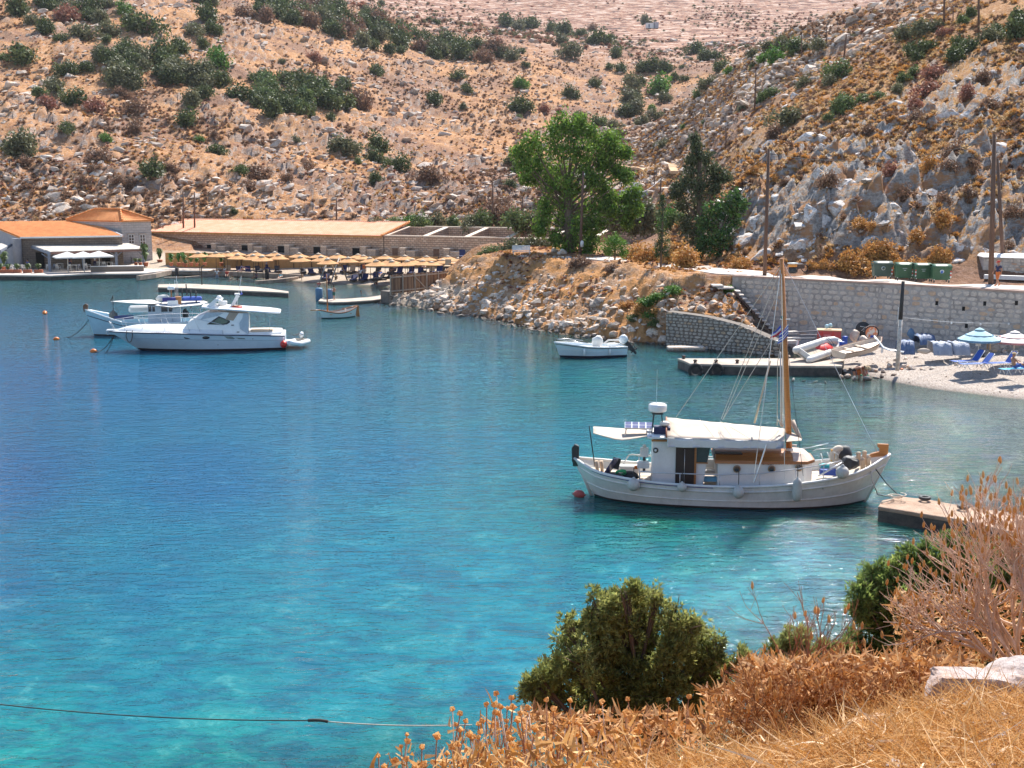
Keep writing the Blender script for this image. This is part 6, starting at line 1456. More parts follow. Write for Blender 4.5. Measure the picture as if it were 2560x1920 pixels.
MB().beam(s3+Vector((.05,0,-.05)),(s3.x,-.1,zt_-.15),.05).beam(s2+Vector((-.1,0,-.05)),(s2.x-.1,-.1,zt_),.05).build('panel_frame',STEEL,cq)
# radar on its tripod
rd_=LP(1644,1029,0);MB().lathe([(.26,0),(.33,.03),(.34,.10),(.345,.18),(.335,.27),(.25,.31),(0,.32)],c=(rd_.x,0,rd_.z),n=20).build('radar_dome',GELW,cq)
tp_=MB();
for dx_,dy_ in((-.16,-.14),(.18,-.14),(-.16,.16),(.18,.16)):tp_.beam((rd_.x+dx_*.8,dy_,rd_.z),(rd_.x+dx_*1.25,dy_*1.2,zt_+.08),.035)
tp_.box((rd_.x,0,rd_.z-.05),(.42,.4,.06));tp_.build('tripod',BLK,cq)
MB().tube([(rd_.x-.06,-.3,rd_.z+.12),(rd_.x-.05,-.05,rd_.z+.9),(rd_.x-.05,-.05,rd_.z+1.6)],.008,4).beam((rd_.x-.35,0,rd_.z+.36),(rd_.x+.38,0,rd_.z+.35),.012).build('antenna',STEEL,cq)
bx=MB().box((x0+.35,-.1,zt_+.22),(.6,.5,.25));bx.build('roof_box',M('dark_blue_box',(.02,.025,.08)),cq)
MB().lathe([(0,0),(.16,.05),(.2,.14),(.1,.2),(0,.22)],c=(x0+.45,-.1,zt_+.34),n=9).build('cloth_bundle',CANW,cq)
# mast
mt=LP(1954,646,0);mbse=Vector((LP(1973,1128,0).x,0,zc+.3));MB().tube([mbse,mbse.lerp(mt,.5),mt],[.115,.10,.075],12).build('mast',TEAKB,cq)
MB().lathe([(.16,0),(.15,.12),(.12,.16)],c=mbse-Vector((0,0,.05)),n=12).build('mast_collar',HOUSEW,cq);sp2=mbse.lerp(mt,.69)
MB().beam(sp2+Vector((-.15,-.05,0)),sp2+Vector((.22,-.05,0)),.03,.04).build('spreader',HOUSEW,cq);MB().lathe([(.04,0),(.05,.05),(.04,.1)],c=sp2+Vector((-.08,-.06,.02)),n=8).build('mast_light',M('green_light',(.02,.12,.1)),cq)
MB().tube([LP(1975,1112,0),LP(1992,1114,0)],.035,6).build('boom_stub',CANW,cq)
def stay(a,b,r=.012,m=ROPEW,nm='stay'):MB().tube([a,b],r,4).build(nm,m,cq)
stay(mt-Vector((0,0,.25)),LP(1690,1043,.0));stay(mt-Vector((0,0,.3)),LP(1803,1047,.1));stay(mt.lerp(mbse,.12),LP(1808,1047,.1));stay(mbse.lerp(mt,.68),LP(1806,1050,0))
stay(mt-Vector((0,0,.2)),LP(1883,1208,-1.35),.013,STEEL,'shroud');stay(mt-Vector((0,0,.2)),LP(1962,1198,-1.38),.011,STEEL,'shroud');stay(mt-Vector((0,0,.2)),Vector((mbse.x,1.4,.9)),.011,STEEL,'shroud')
stay(sp2,LP(2008,1190,-1.3),.009,BLK,'shroud');stay(mt,Vector((5.4,0,1.9)),.010,STEEL,'forestay');stay(LP(1916,1112,-1.25),LP(1886,1204,-1.35),.028,STEEL,'turnbuckle')
MB().tube([LP(1886,1058,-.3),LP(1926,902,-.2)],.035,6).build('spar',M('pale_spar',(.66,.52,.38),(.55,.42,.3),.6,4),cq);MB().tube([LP(1943,1063,.1),LP(1944,905,0),mt.lerp(mbse,.35)],.014,5).build('halyard',ROPEW,cq);MB().tube([LP(1953,1066,.1),LP(1951,880,0)],.03,6).build('topping_lift',CANW,cq)
# flags
def flag(parent,name,pts,cols,label=None,thing_=True):
    """pts: 4 corners hoist top, hoist bottom, fly bottom, fly top; cols: rows of colours"""
    A_,B2,C2,D2=map(Vector,pts);rows=len(cols)
    root=thing(name,label,'flag',A_)if thing_ else parent;base=A_ if thing_ else Vector((0,0,0))
    for r,cm in enumerate(cols):
        cells=cm if isinstance(cm,list)else[cm];nc_=len(cells)
        for ci,cmat in enumerate(cells):
            G2=[]
            for i in range(7):
                u_=(ci+i/6)/nc_;G2.append([tuple(A_.lerp(B2,v_/rows).lerp(D2.lerp(C2,v_/rows),u_)+Vector((0,.06*math.sin(u_*7),-.03*math.sin(u_*5)))-base)for v_ in(r,r+1)])
            MB().sheet([[Vector(p)for p in rr]for rr in G2],.004).build('stripe',cmat,root)
    return root
FB,FW_,FR_=M('flag_blue',(.05,.10,.50),None,.8),M('flag_white',(.78,.78,.80),None,.8),M('flag_red',(.62,.03,.05),None,.8)
WP=lambda p:MI@p
fl=[WP(LP(1971,809,-.25)),WP(LP(1971,838,-.25)),WP(LP(1944,862,-.3)),WP(LP(1950,835,-.3))]
flag(None,'greek_flag',fl,[[FW_,FB,FB],[FB,FW_,FW_],[FW_,FB,FB],[FB,FB,FB],[FW_],[FB],[FW_],[FB]],'blue and white striped flag hanging from the fishing boat mast')
fl=[WP(LP(1952,812,-.15)),WP(LP(1953,832,-.15)),WP(LP(1925,848,-.2)),WP(LP(1930,836,-.2))]
flag(None,'tricolour_flag',fl,[FB,FW_,FR_],'blue, white and red flag beside the striped flag on the mast')
# deck clutter
MB().tube([LP(1473,1064,0),LP(1487,1165,.1)],.022,6).build('flag_staff',BLK,cq)
for px in(1494,1506):q=LP(px,1160,.1+(px-1500)*.02);MB().tube([q-Vector((0,0,.3)),q+Vector((-.05,0,.12))],[.06,.075],8).build('timber_head',M('pale_timber',(.62,.47,.34),(.5,.36,.25),.8,5),cq)
for px,py in((2146,1142),(2161,1139)):q=LP(px,py,.25);MB().lathe([(.08,-.35),(.08,.1),(.1,.14),(.05,.19),(0,.2)],c=q,n=10).build('timber_head',M('pale_timber',(.62,.47,.34)),cq)
for px,py in((2157,1156),(2171,1151)):q=LP(px,py,-.3);MB().lathe([(.08,-.3),(.08,.08),(.1,.12),(0,.2)],c=q,n=10).build('timber_head',M('pale_timber',(.62,.47,.34)),cq)
pb1=[LP(1508,1184,-.6),LP(1524,1180,-.2),LP(1546,1144,-.2),LP(1533,1146,-.6)];MB().add(pb1+[v+Vector((.03,0,-.02))for v in pb1],[(0,1,2,3),(7,6,5,4),(0,4,5,1),(1,5,6,2),(2,6,7,3),(3,7,4,0)]).build('tilted_panel',M('solar_cell',(.10,.10,.20)),cq)
q=LP(1540,1158,0);MB().beam(q+Vector((-.05,0,-.2)),q+Vector((.05,0,.2)),.1,.3).build('black_board',BLK,cq)
torus(MB(),LP(1552,1182,-.5),.16,.05,Matrix.Rotation(.9,3,'X'),16,6).build('green_rope_coil',GRNR,cq);torus(MB(),LP(1556,1180,-.5)+Vector((0,0,.04)),.11,.04,Matrix.Rotation(1.1,3,'X'),14,6).build('green_rope_coil',GRNR,cq)
NETM=M('grey_net',(.20,.19,.18),(.10,.095,.09),.95,14,.9,50);q=LP(1535,1188,-.4);MB().lathe([(.35,0),(.3,.14),(.15,.24),(0,.27)],c=q-Vector((0,0,.15)),n=12,sx=1.3).build('net_heap',NETM,cq);q=LP(1574,1186,-.3);MB().lathe([(.3,0),(.26,.14),(.12,.24),(0,.26)],c=q-Vector((0,0,.12)),n=12,sx=1.2).build('dark_bundle',BLK,cq)
q=LP(1572,1166,.5);MB().box(q+Vector((0,0,-.1)),(.75,.4,.3)).build('white_locker',HOUSEW,cq,bevel=.03);q=LP(1608,1160,0);MB().box(q+Vector((0,0,-.02)),(.45,.35,.22)).build('white_crate',HOUSEW,cq);MB().box(LP(1590,1168,0),(.12,.12,.12)).build('orange_float',ORNG,cq)
q=LP(1611,1130,.2);MB().box(q,(.32,.2,.36)).box(q+Vector((0,0,.22)),(.14,.14,.12)).build('white_engine_cover',GELW,cq,bevel=.03);MB().beam(q-Vector((0,0,.15)),q-Vector((0,0,.75)),.1,.1).build('engine_leg',BLK,cq)
MB().tube([LP(1558,1160,.7),LP(1572,1138,.7),LP(1580,1136,.7),LP(1628,1141,.7)],.025,6).build('grab_rail',CANW,cq)
ld=MB();
for yy in(-1.0,):
    for px in(1598,1628):ld.tube([LP(px,1168,yy),LP(px,1202,yy)],.015,5)
    for py in(1178,1190):ld.tube([LP(1598,py,yy),LP(1628,py,yy)],.012,5)
ld.build('ladder',STEEL,cq)
q=LP(1775,1180,.4);MB().box(q+Vector((0,.2,0)),(.62,.5,.12)).box(q+Vector((0,.5,.22)),(.62,.12,.35)).build('white_bench',GELW,cq,bevel=.03);MB().box(LP(1772,1197,-.4),(.6,.3,.14)).build('blue_crate',M('pale_blue_plastic',(.20,.5,.68)),cq)
q=LP(2094,1137,.1);torus(MB(),q,.26,.10,Matrix.Rotation(.5,3,'Z'),20,8).build('rope_coil',ROPEW,cq)
for k in range(5):torus(MB(),q+Vector((.03*k,-.08+.03*k,-.02*k)),.27-.015*k,.022,Matrix.Rotation(.5+.1*k,3,'Z'),20,5).build('rope_loop',ROPEW,cq)
q=LP(2082,1138,0);MB().box(q,(.16,.16,.45)).build('yellow_can',M('yellow_plastic',(.75,.38,.04)),cq,bevel=.02);q=LP(2110,1133,.3);MB().lathe([(.25,-.3),(.3,0),(.2,.25),(0,.3)],c=q,n=10).build('black_bag',BLK,cq)
q=LP(2126,1160,-.75);bm_=boulder_mesh('black_net_bag',5,(.36,.34,.30),3,.4);link('black_net_bag',bm_,BLK,cq,q)
for a,b in(((2046,1160),(2072,1150)),((2042,1166),(2078,1155)),((2056,1150),(2046,1178)),((2084,1130),(2096,1137)),((2052,1133),(2058,1154)),((2068,1130),(2074,1146))):MB().tube([LP(a[0],a[1],-.2),LP(b[0],b[1],-.3)],.02,5).build('deck_pole',CANW,cq)
MB().box(LP(2060,1164,0),(.35,.3,.12)).build('turquoise_box',M('turquoise_plastic',(.05,.5,.5)),cq);MB().box(LP(2070,1180,-.3),(.6,.3,.2)).build('blue_tarp',BLUT,cq);MB().tube([LP(2046,1190,-1.3),LP(2108,1155,-1.2)],.03,6).build('boat_hook',STEEL,cq)
MB().tube([LP(2032,1127,.5),LP(2042,1123,.5),LP(2080,1120,.4)],.015,5).build('bow_rail',STEEL,cq)
# fenders, each hanging on its own lanyard
def fender(px,py,rpx,yl,label,tall=1.0,lan=None,mat=FEND):
    q=LP(px,py,yl);r=rpx*(MI@q).y/FPX;w=MI@q;t=thing('fender',label,'fender',w,rz1,'fenders along the fishing boat side')
    if tall>1.3:prof=[(.02,-r*tall),(r*.6,-r*tall*.93),(r*.92,-r*tall*.72),(r,-r*tall*.35),(r*.97,r*tall*.35),(r*.85,r*tall*.68),(r*.5,r*tall*.92),(r*.18,r*tall),(r*.15,r*tall*1.1),(0,r*tall*1.11)]
    else:prof=[(r*math.sin(math.pi*i/10)if i<10 else .03,-r*tall*math.cos(math.pi*i/10))for i in range(10)]+[(r*.3,r*tall*1.02),(r*.12,r*tall*1.25),(0,r*tall*1.27)]
    MB().lathe(prof,n=18).build('body',mat,t);MB().tube([(0,0,r*tall*1.1),(0,.06,r*tall*1.2+(lan or .35))],.016,5).build('lanyard',ROPED,t)
fender(1584,1212,16.5,-1.60,'round grey-white fender nearest the stern of the fishing boat');fender(1705,1218,12.5,-1.80,'smallest round fender below the wheelhouse door');fender(1846,1231,15,-1.92,'pear shaped fender hanging on a thick dark rope at midships',1.1,.55);fender(1993,1224,12.5,-1.85,'long sausage shaped white fender towards the bow',2.5,.4);fender(2106,1181,17,-1.52,'largest round fender high up near the bow',1.0,.2)
# mooring lines
w1=MI@LP(2176,1152,-.25);wire(w1,WZ(2255,1244,.6),.12,'dark mooring line from the bow to the concrete slab',.022,ROPED,'rope','mooring_rope');
lp=[w1,WZ(2180,1210,1.0).lerp(w1,.2),WZ(2194,1236,.5),WZ(2212,1240,.5),WZ(2228,1238,.62),WZ(2236,1246,.64),WZ(2222,1252,.64),WZ(2205,1256,.6),WZ(2202,1275,.1)]
tag(MB().tube([p-w1 for p in lp],.026,6).build('mooring_rope',ROPEW,None,w1),'pale mooring rope sagging from the bow and heaped on the slab','rope')
q=WZ(2240,1246,.64);tag(MB().tube([Vector((math.cos(t)*(.10+.02*t),math.sin(t)*(.07+.015*t),.02+.01*t))for t in[i*.5 for i in range(28)]],.02,5).build('rope_coil',ROPEW,None,q),'untidy pale rope coil lying on the tip of the mooring slab','rope')
for(a,b,l_)in((2312,1248,'iron mooring ring block on the back edge of the slab'),(2408,1270,'dark tyre lying on the slab near the dry bush')):q=WZ(a,b,.62);tag(torus(MB(),(0,0,.05),.16,.06,Matrix.Rotation(1.57,3,'X'),14,6).build('mooring_ring',BLK,None,q),l_,'ring')
w2=MI@LP(1500,1184,-.7);wire(w2,WZ(1478,1228,.05),.05,'dark chain line from the stern quarter into the water',.03,ROPED,'rope','anchor_line');w3=MI@LP(1455,1170,0);wire(w3,WZ(1486,1240,.02),-.1,'thin pale line hanging over the stern of the fishing boat',.012,ROPEW,'rope','thin_line')
def buoy(px,py,rpx,label,mat=REDP,oval=1.25):
    p=WZ(px,py,0);r=rpx*p.y/FPX;t=thing('buoy',label,'buoy',(p.x,p.y,r*.45),random.uniform(0,3));M3=Matrix.Rotation(math.pi/2,3,'Y')
    MB().lathe([(r*.2,-r*oval*1.15),(r*.25,-r*oval*.98)]+[(r*math.sin(math.pi*(i+.6)/8),-r*oval*math.cos(math.pi*(i+.6)/8))for i in range(7)]+[(r*.25,r*oval*.98),(r*.2,r*oval*1.15)],n=14,M=M3).build('float',mat,t);torus(MB(),Vector((r*oval*1.2,0,0)),r*.2,r*.06,Matrix.Identity(3),10,5).build('eye',BLK,t);return t
buoy(1448,1241,12,'faded red buoy touching the stern of the fishing boat',M('faded_red',(.42,.08,.07),(.34,.06,.06),.6,6));buoy(112,785,6,'orange red buoy farthest left on the open water',ORNG);buoy(141,850,5.5,'small red buoy just left of the two large boats',ORNG);buoy(234,881,6.5,'red buoy nearest the camera below the caique stern',ORNG)

# ---- motor yacht
a,b=WZ(352,882,0),WZ(710,874,0);rz2=math.atan2(b.y-a.y,b.x-a.x)+math.pi;c2=(a+b)/2;c2.y+=1.55;MI2,IV2=frame(c2,rz2)
# local x towards the bow (photo left), local +y faces the camera
LY=lambda px,py,yl:on_plane(MI2,IV2,px,py,yl)
yt=thing('motor_yacht','white motor yacht with hardtop and red fender at its stern','boat',c2,rz2)
xb=LY(350,884,.2).x;xs=LY(714,872,1.6).x;xn=LY(268,828,0).x;zb=LY(300,838,.3).z;zs_=LY(700,842,1.6).z
zs_=LY(700,839,1.7).z;zb=LY(290,827,.1).z;LZ=lambda a,b,y:LY(a,b,y).z
stt=interp_st([(xs,xs,1.55,1.72,zs_,.5),(xs+2,xs+2,1.6,1.85,LZ(640,837.5,1.85),.6),(xs+5,xs+5.1,1.55,1.9,LZ(550,835.5,1.9),.7),(xb-3.2,xb-2.6,1.15,1.8,LZ(415,833,1.8),.7),(xb-1.2,xb+.2,.55,1.3,LZ(332,830.5,1.3),.6),(xb,xn-.1,.03,.12,zb,.3)],21)
HULLB=M('pale_blue_white_gelcoat',(.56,.64,.70),(.50,.58,.65),.22,2,spec=.6)
make_hull(yt,stt,(HULLB,M('black_antifoul',(.02,.018,.025),None,.6)),.16)
for s in(-1,1):MB().tube(sheer_pts(stt,s,0,.02,.97),.045,6).build('rub_rail',M('dark_rub_rail',(.06,.06,.10)),yt);MB().tube(sheer_pts(stt,s,0,.008,.66),.012,5).build('styling_line',M('grey_line',(.3,.35,.4)),yt)
deck_surface(stt,.0,.02).build('deck',GELW,yt)
dk=MB();R_=[]
for(xw,xt,bw,bg,zs,dr)in stt[7:]:
    b_=max(.03,bg-.28);hgt_=.38*min(1,b_/1.0);R_.append([Vector((xt,-b_,zs+.02)),Vector((xt,-b_*.75,zs+hgt_*.8)),Vector((xt,0,zs+hgt_)),Vector((xt,b_*.75,zs+hgt_*.8)),Vector((xt,b_,zs+.02))])
dk.loft(R_,False,True);dk.build('foredeck',GELW,yt)
q=LY(266,828,0);MB().box((q.x-.75,0,zb+.04),(1.5,.5,.12)).build('bow_platform',GELW,yt,bevel=.04);torus(MB(),(q.x-.1,.1,zb-.15),.10,.03,Matrix.Identity(3),10,5).build('anchor',STEEL,yt)
# superstructure
def yp(lst,yl):return[LY(a,b,yl)for a,b in lst]
side=yp([(455,826),(470,806),(495,792),(520,782),(560,781),(580,783),(618,784),(620,800),(621,836),(590,838),(520,833)],1.25)
m_=MB();n_=len(side);L1_=[Vector((v.x,1.35-max(0,v.z-zs_)*.14,v.z))for v in side];L2_=[Vector((v.x,-v.y,v.z))for v in L1_]
m_.add(L1_+L2_,[tuple(range(n_)),tuple(reversed(range(n_,2*n_)))]+[(i,n_+i,n_+(i+1)%n_,(i+1)%n_)for i in range(n_)]);m_.build('cabin',GELW,yt)
ws=yp([(462,812),(512,783),(520,790),(474,818)],1.2)
MB().add([LY(500,800,.9),LY(538,780,.9),Vector((LY(538,780,.9).x,-.9,LY(538,780,.9).z)),Vector((LY(500,800,.9).x,-.9,LY(500,800,.9).z))],[(0,1,2,3)]).build('windscreen',M('tinted_glass',(.10,.13,.14),(.07,.10,.11),.08),yt)
wy_=lambda z:1.36-max(0,z-zs_)*.14+.02
def side_pane(nm,lst,mat,d=0.0,par=None):
    P=yp(lst,1.3);MB().add([Vector((v.x,wy_(v.z)+d,v.z))for v in P]+[Vector((v.x,wy_(v.z)+d-.03,v.z))for v in P],[tuple(range(len(P))),tuple(reversed(range(len(P),2*len(P))))]+[(i,(i+1)%len(P),len(P)+(i+1)%len(P),len(P)+i)for i in range(len(P))]).build(nm,mat,par or yt)
side_pane('side_window',[(517,811),(547,791),(574,802),(575,806),(567,811),(551,812)],BLK);side_pane('window_glass',[(528,809),(548,794),(571,803),(565,808),(552,810)],M('green_glass',(.14,.16,.08),(.05,.08,.05),.1,2),.01)
side_pane('upper_window',[(563,799),(572,783),(596,783),(583,802)],M('clear_amber',(.36,.26,.18),(.28,.2,.14),.2,2),.005);side_pane('side_curtain',[(608,783),(622,783),(621,836),(600,822),(598,808),(606,795)],M('grey_canvas',(.45,.50,.54),(.38,.43,.47),.8,3,.4,10),.01);side_pane('front_screen',[(500,800),(515,782),(560,782),(545,790)],M('pale_screen',(.42,.48,.53),None,.3),.005)
for a,b in((580,813),(594,830)):side_pane('vent',[(a-2,b-1),(a+5,b-1),(a+4,b+1),(a-2,b+1)],BLK,.01)
# hardtop
ht=yp([(505,769),(540,780),(640,783),(697,786),(702,785),(690,776),(560,770)],.9);zz0,zz1=LY(510,770,1.0).z,LY(690,784,1.0).z;xf,xr=LY(504,770,.5).x,LY(702,784,.5).x
def htp(i):return[(xf-i,0.9-i),(xf-.8,1.45-i),(xr+.8,1.45-i),(xr+i,1.1-i),(xr+i,-1.1+i),(xr+.8,-1.45+i),(xf-.8,-1.45+i),(xf-i,-.9+i)]
m_=MB();Mh=Matrix.Identity(4);slope=(zz0-zz1)/(xf-xr);v_=[]
for zoff,ins in((0,.06),(.06,0),(.10,.02),(.17,.3)):v_.append([Vector((x,y,zz1+(x-xr)*slope+zoff))for x,y in htp(ins)])
m_.loft(v_,True,False,True);m_.build('hardtop',GELW,yt)
# radar arch on the hardtop
zt2=zz1+.15
for yy in(1.0,-1.0):
    P=[LY(512,769,yy),LY(530,769,yy),LY(548,748,yy),LY(538,747,yy)];MB().add(P+[v+Vector((0,-.10 if yy>0 else .1,0))for v in P],[(0,1,2,3),(7,6,5,4),(0,4,5,1),(1,5,6,2),(2,6,7,3),(3,7,4,0)]).build('radar_arch',GELW,yt)
a,b=LY(540,749,0),LY(600,733,0);MB().box((a.x-.2,0,a.z),(.5,2.0,.1)).build('arch_top',GELW,yt,bevel=.03)
P=[LY(575,767,.2),LY(584,767,.2),LY(599,739,.2),LY(590,738,.2)];MB().add(P+[v+Vector((0,-.4,0))for v in P],[(0,1,2,3),(7,6,5,4),(0,4,5,1),(1,5,6,2),(2,6,7,3),(3,7,4,0)]).build('aft_fin',GELW,yt);MB().box(LY(593,735,0),(.35,.6,.1)).build('fin_cap',GELW,yt)
q=LY(557,757,0);MB().box(q,(.6,.5,.28)).build('radar_box',GELW,yt,bevel=.05);q=LY(548,746,0);MB().lathe([(.18,0),(.2,.08),(.12,.2),(0,.22)],c=q,n=12).build('satellite_dome',GELW,yt);q=LY(592,765,.2);
MB().tube([LY(592,765,.2),LY(603,690,.2)],.014,5).build('whip_antenna',GELW,yt)
q=MI2@LY(592,772,.4);t=thing('life_ring_stack','round red float ring lying on the yacht hardtop','float',(q.x,q.y,q.z));MB().lathe([(.36,0),(.40,.06),(.36,.2),(.28,.2),(.26,.1),(0,.08)],n=18).build('ring',REDP,t);torus(MB(),(0,0,.2),.3,.03,Matrix.Rotation(1.57,3,'X'),18,5).build('rim',TEAKB,t)
fl=[MI2@LY(603,724,.1),MI2@LY(599,742,.1),MI2@LY(590,742,.1),MI2@LY(607,736,.1)];flag(None,'small_flag',fl,[[FW_,FB],[FB],[FW_],[FB],[FW_]],'small blue and white flag above the yacht hardtop')
# bow rail
rl=[LY(a,b,y)for a,b,y in((272,802,.2),(300,800,.6),(345,796,1.0),(400,794.5,1.3),(460,794.5,1.5),(485,795.5,1.55),(520,803,1.5),(560,813,1.42))]
for s in(1,-1):
    MB().tube([Vector((p.x,p.y*s,p.z))for p in rl],.022,6).build('bow_rail',STEEL,yt)
    for i,(a,b)in enumerate(((290,822),(320,822),(354,817),(392,812),(430,810),(467,805))):
        p=LY(a,b,0);top=rl[0].lerp(rl[5],(i+.2)/5.4);k=min(5,i);top=rl[k]if k<len(rl)else rl[-1];bse=Vector((top.x-.35,top.y*.98,zb+.02));MB().tube([Vector((bse.x,bse.y*s,bse.z)),Vector((top.x,top.y*s,top.z))],.016,5).build('stanchion',STEEL,yt)
# hull windows
def on_side(px,py):
    z=LY(px,py,1.7).z;x=LY(px,py,1.7).x
    xs_=[s_[0]for s_ in stt];i=int(np.clip(np.searchsorted(xs_,x),1,len(stt)-1));s0_,s1_=stt[i-1],stt[i];f=(x-s0_[0])/(s1_[0]-s0_[0]);bw,bg,zs=[s0_[k]+(s1_[k]-s0_[k])*f for k in(2,3,4)];y=bw+(bg-bw)*max(0,min(1,z/zs))**.7
    p=LY(px,py,y);return Vector((p.x,y+.015,p.z))
for(a,b)in((395,843),(469,843.5),(515,844)):
    p=on_side(a,b);MB().lathe([(.16,0),(.16,.02),(0,.021)],n=18,M=Matrix.Rotation(-math.pi/2,3,'X')@Matrix.Diagonal((1.55,.62,1)).to_3x3(),c=p).build('oval_port',M('dark_port',(.02,.015,.02),None,.2),yt)
for lst in([(560,841),(578,841),(588,846),(584,848),(569,847)],[(588,844),(611,845),(614,848),(598,848)]):
    P=[on_side(a,b)for a,b in lst];MB().add(P,[tuple(range(len(P)))]).build('hull_vent',M('greenish_vent',(.22,.26,.25)),yt)
for s in((432,855),(632,847),(545,862)):p=on_side(*s);MB().lathe([(.03,0),(.03,.02),(0,.021)],n=8,M=Matrix.Rotation(-math.pi/2,3,'X'),c=p).build('skin_fitting',BLK,yt)
p=on_side(404,832);text_obj('HARRY & SON',.22,M('purple_letters',(.12,.05,.20),None,.6),(p.x,p.y+.05,p.z-.08),(math.pi/2,0,math.pi),yt)
# cockpit coaming, platform
p0_,p1_=LY(622,831,1.2),LY(705,834,1.2);MB().prism([(p0_.x,1.5),(p1_.x+.9,1.5),(p1_.x,1.1),(p1_.x,-1.1),(p1_.x+.9,-1.5),(p0_.x,-1.5)],zs_+.01,zs_+.22).build('coaming',GELW,yt,bevel=.05);MB().prism([(p0_.x-.1,1.2),(p1_.x+1,1.2),(p1_.x+.4,.9),(p1_.x+.4,-.9),(p1_.x+1,-1.2),(p0_.x-.1,-1.2)],zs_+.224,zs_+.23).build('cockpit_sole',M('tan_cushion',(.62,.48,.34),None,.8),yt)
MB().box((xs-.45,0,.28),(1.1,3.0,.14)).build('swim_platform',GELW,yt,bevel=.04);q=LY(674,830,.9);MB().tube([q,LY(675,790,.9)],.012,5).build('thin_pole',STEEL,yt)
p=MI2@LY(709,861,2.05);t=thing('fender','bright red ball fender hanging at the yacht stern corner','fender',p);r=9*p.y/FPX;MB().lathe([(r*math.sin(math.pi*i/10)if i else 0,-r*math.cos(math.pi*i/10))for i in range(10)]+[(r*.15,r*1.2),(0,r*1.22)],n=18).build('body',REDP,t);MB().tube([(0,0,r),(0,.1,r*2)],.02,5).build('lanyard',CANW,t)
hp=[LY(317,826,1.0),LY(315,840,1.2),LY(319,852,1.25),LY(324,856,1.25),(LY(329,852,1.25)),LY(331,840,1.2),LY(331,826,1.1)];w=MI2@hp[0];tag(MB().tube([(MI2@p)-w for p in hp],.03,6).build('rope_loop',ROPED,None,w),'dark rope loop hanging from the yacht foredeck over its hull','rope')
w=MI2@LY(285,838,.2);wire(w,WZ(238,880,.15),.3,'mooring line from the yacht bow to the nearest red buoy',.03,ROPED,'rope','mooring_rope');wire(w,WZ(262,884,0),.2,'second line from the yacht bow slanting into the water',.025,ROPED,'rope','mooring_rope')
# tender hanging off the platform
pt_=MI2@LY(742,858,.8);td=thing('tender','small white inflatable tender with outboard tied behind the yacht stern','boat',(pt_.x,pt_.y,.18),rz2+1.2)
for s in(-.5,.5):MB().tube([(-1.2,s,.22),(-.9,s,.2),(.7,s,.22),(1.25,s*.45,.34),(1.4,0,.38)],[.08,.19,.19,.17,.15],10).build('side_tube',GELW,td)
MB().box((-.2,0,.05),(1.7,.9,.06)).build('floor',M('grey_floor',(.4,.4,.42)),td);MB().box((-.85,0,.2),(.06,.9,.4)).build('transom',DECK,td);outboard(td,(-1.05,0,.5),.9,.5);MB().beam((-.6,0,.8),(1.0,.2,.85),.05,.05).beam((-.6,.3,.75),(.9,.4,.8),.04,.04).build('oars',BLK,td)

# ---- second caique behind the yacht
a,b=WZ(232,839,0),WZ(540,830,0);rz3=math.atan2(b.y-a.y,b.x-a.x)+math.pi;c3=(a+b)/2;c3.y+=.3;c3.z=0;MI3,IV3=frame(c3,rz3);L3=lambda px,py,yl:on_plane(MI3,IV3,px,py,yl)
fb=thing('fishing_boat','pale blue and white fishing caique with long flat awnings behind the yacht','boat',c3,rz3);h_=(b-a).length/2
PBL=M('pale_blue_paint',(.42,.60,.70),(.36,.54,.64),.4,3,stain=.1)
s3_=interp_st([(-h_,-h_-.6,.04,.12,1.5,.3),(-h_+1.2,-h_+1.0,.9,1.3,1.1,.6),(-1.5,-1.5,1.5,1.7,.95,.8),(2,2,1.45,1.7,1.05,.8),(h_-1.4,h_-1.2,.8,1.3,1.45,.7),(h_,h_+.55,.04,.14,2.0,.3)],19);make_hull(fb,s3_,(PBL,BOOT),.10)
for s in(-1,1):MB().tube(sheer_pts(s3_,s,.02,0),.06,6).build('gunwale',GELW,fb);MB().tube(sheer_pts(s3_,s,0,.02,.78),.03,5).build('rubbing_strake',M('dark_strake',(.05,.06,.10)),fb)
deck_surface(s3_,-.3).build('deck',DECKB,fb)
MB().prism([(-.12,0),(.16,0),(.2,.45),(0,.62),(-.2,.5)],-.09,.09,Matrix.Translation((h_+.5,0,1.85))@Matrix.Rotation(math.pi/2,4,'X')).build('bow_post',M('brown_post',(.18,.09,.05)),fb)
a,b=L3(369,768,1),L3(450,768,1);x0_,x1_=min(a.x,b.x),max(a.x,b.x);z0_,z1_=L3(400,792,1).z,L3(400,764,1).z
wh=MB().prism([(x0_,-.95),(x1_,-.95),(x1_,.95),(x0_,.95)],.7,z1_).build('wheelhouse',M('grey_white_house',(.55,.58,.62),(.48,.51,.55),.6,3),fb)
for(u0_,u1_)in((370,379),(380,388),(402,420),(421,432)):
    p,q=L3(u0_,766,.97),L3(u1_,779,.97);MB().box(((p.x+q.x)/2,.965,(p.z+q.z)/2),(abs(p.x-q.x)*.9,.03,abs(p.z-q.z))).build('window',GLASS,wh)
def flat_aw(nm,lst,z_extra=0):
    P=[L3(a,b,y)for a,b,y in lst];MB().add(P+[v-Vector((0,0,.03))for v in P],[tuple(range(len(P))),tuple(reversed(range(len(P),2*len(P))))]+[(i,(i+1)%len(P),len(P)+(i+1)%len(P),len(P)+i)for i in range(len(P))]).build(nm,CANW,fb)
flat_aw('fore_awning',[(277,753,0),(330,750,-.9),(380,749,-1.1),(405,757,-.2),(385,759,1.1),(340,758,1.2)]);flat_aw('main_awning',[(388,763,1.3),(430,768,1.4),(500,762,1.4),(520,755,.3),(510,752,-1.0),(450,753,-1.0),(410,755,-1.0)])
MB().tube([L3(277,753,0),L3(282,739,0),L3(284,808,0)],.03,6).build('bow_staff',BLK,fb)
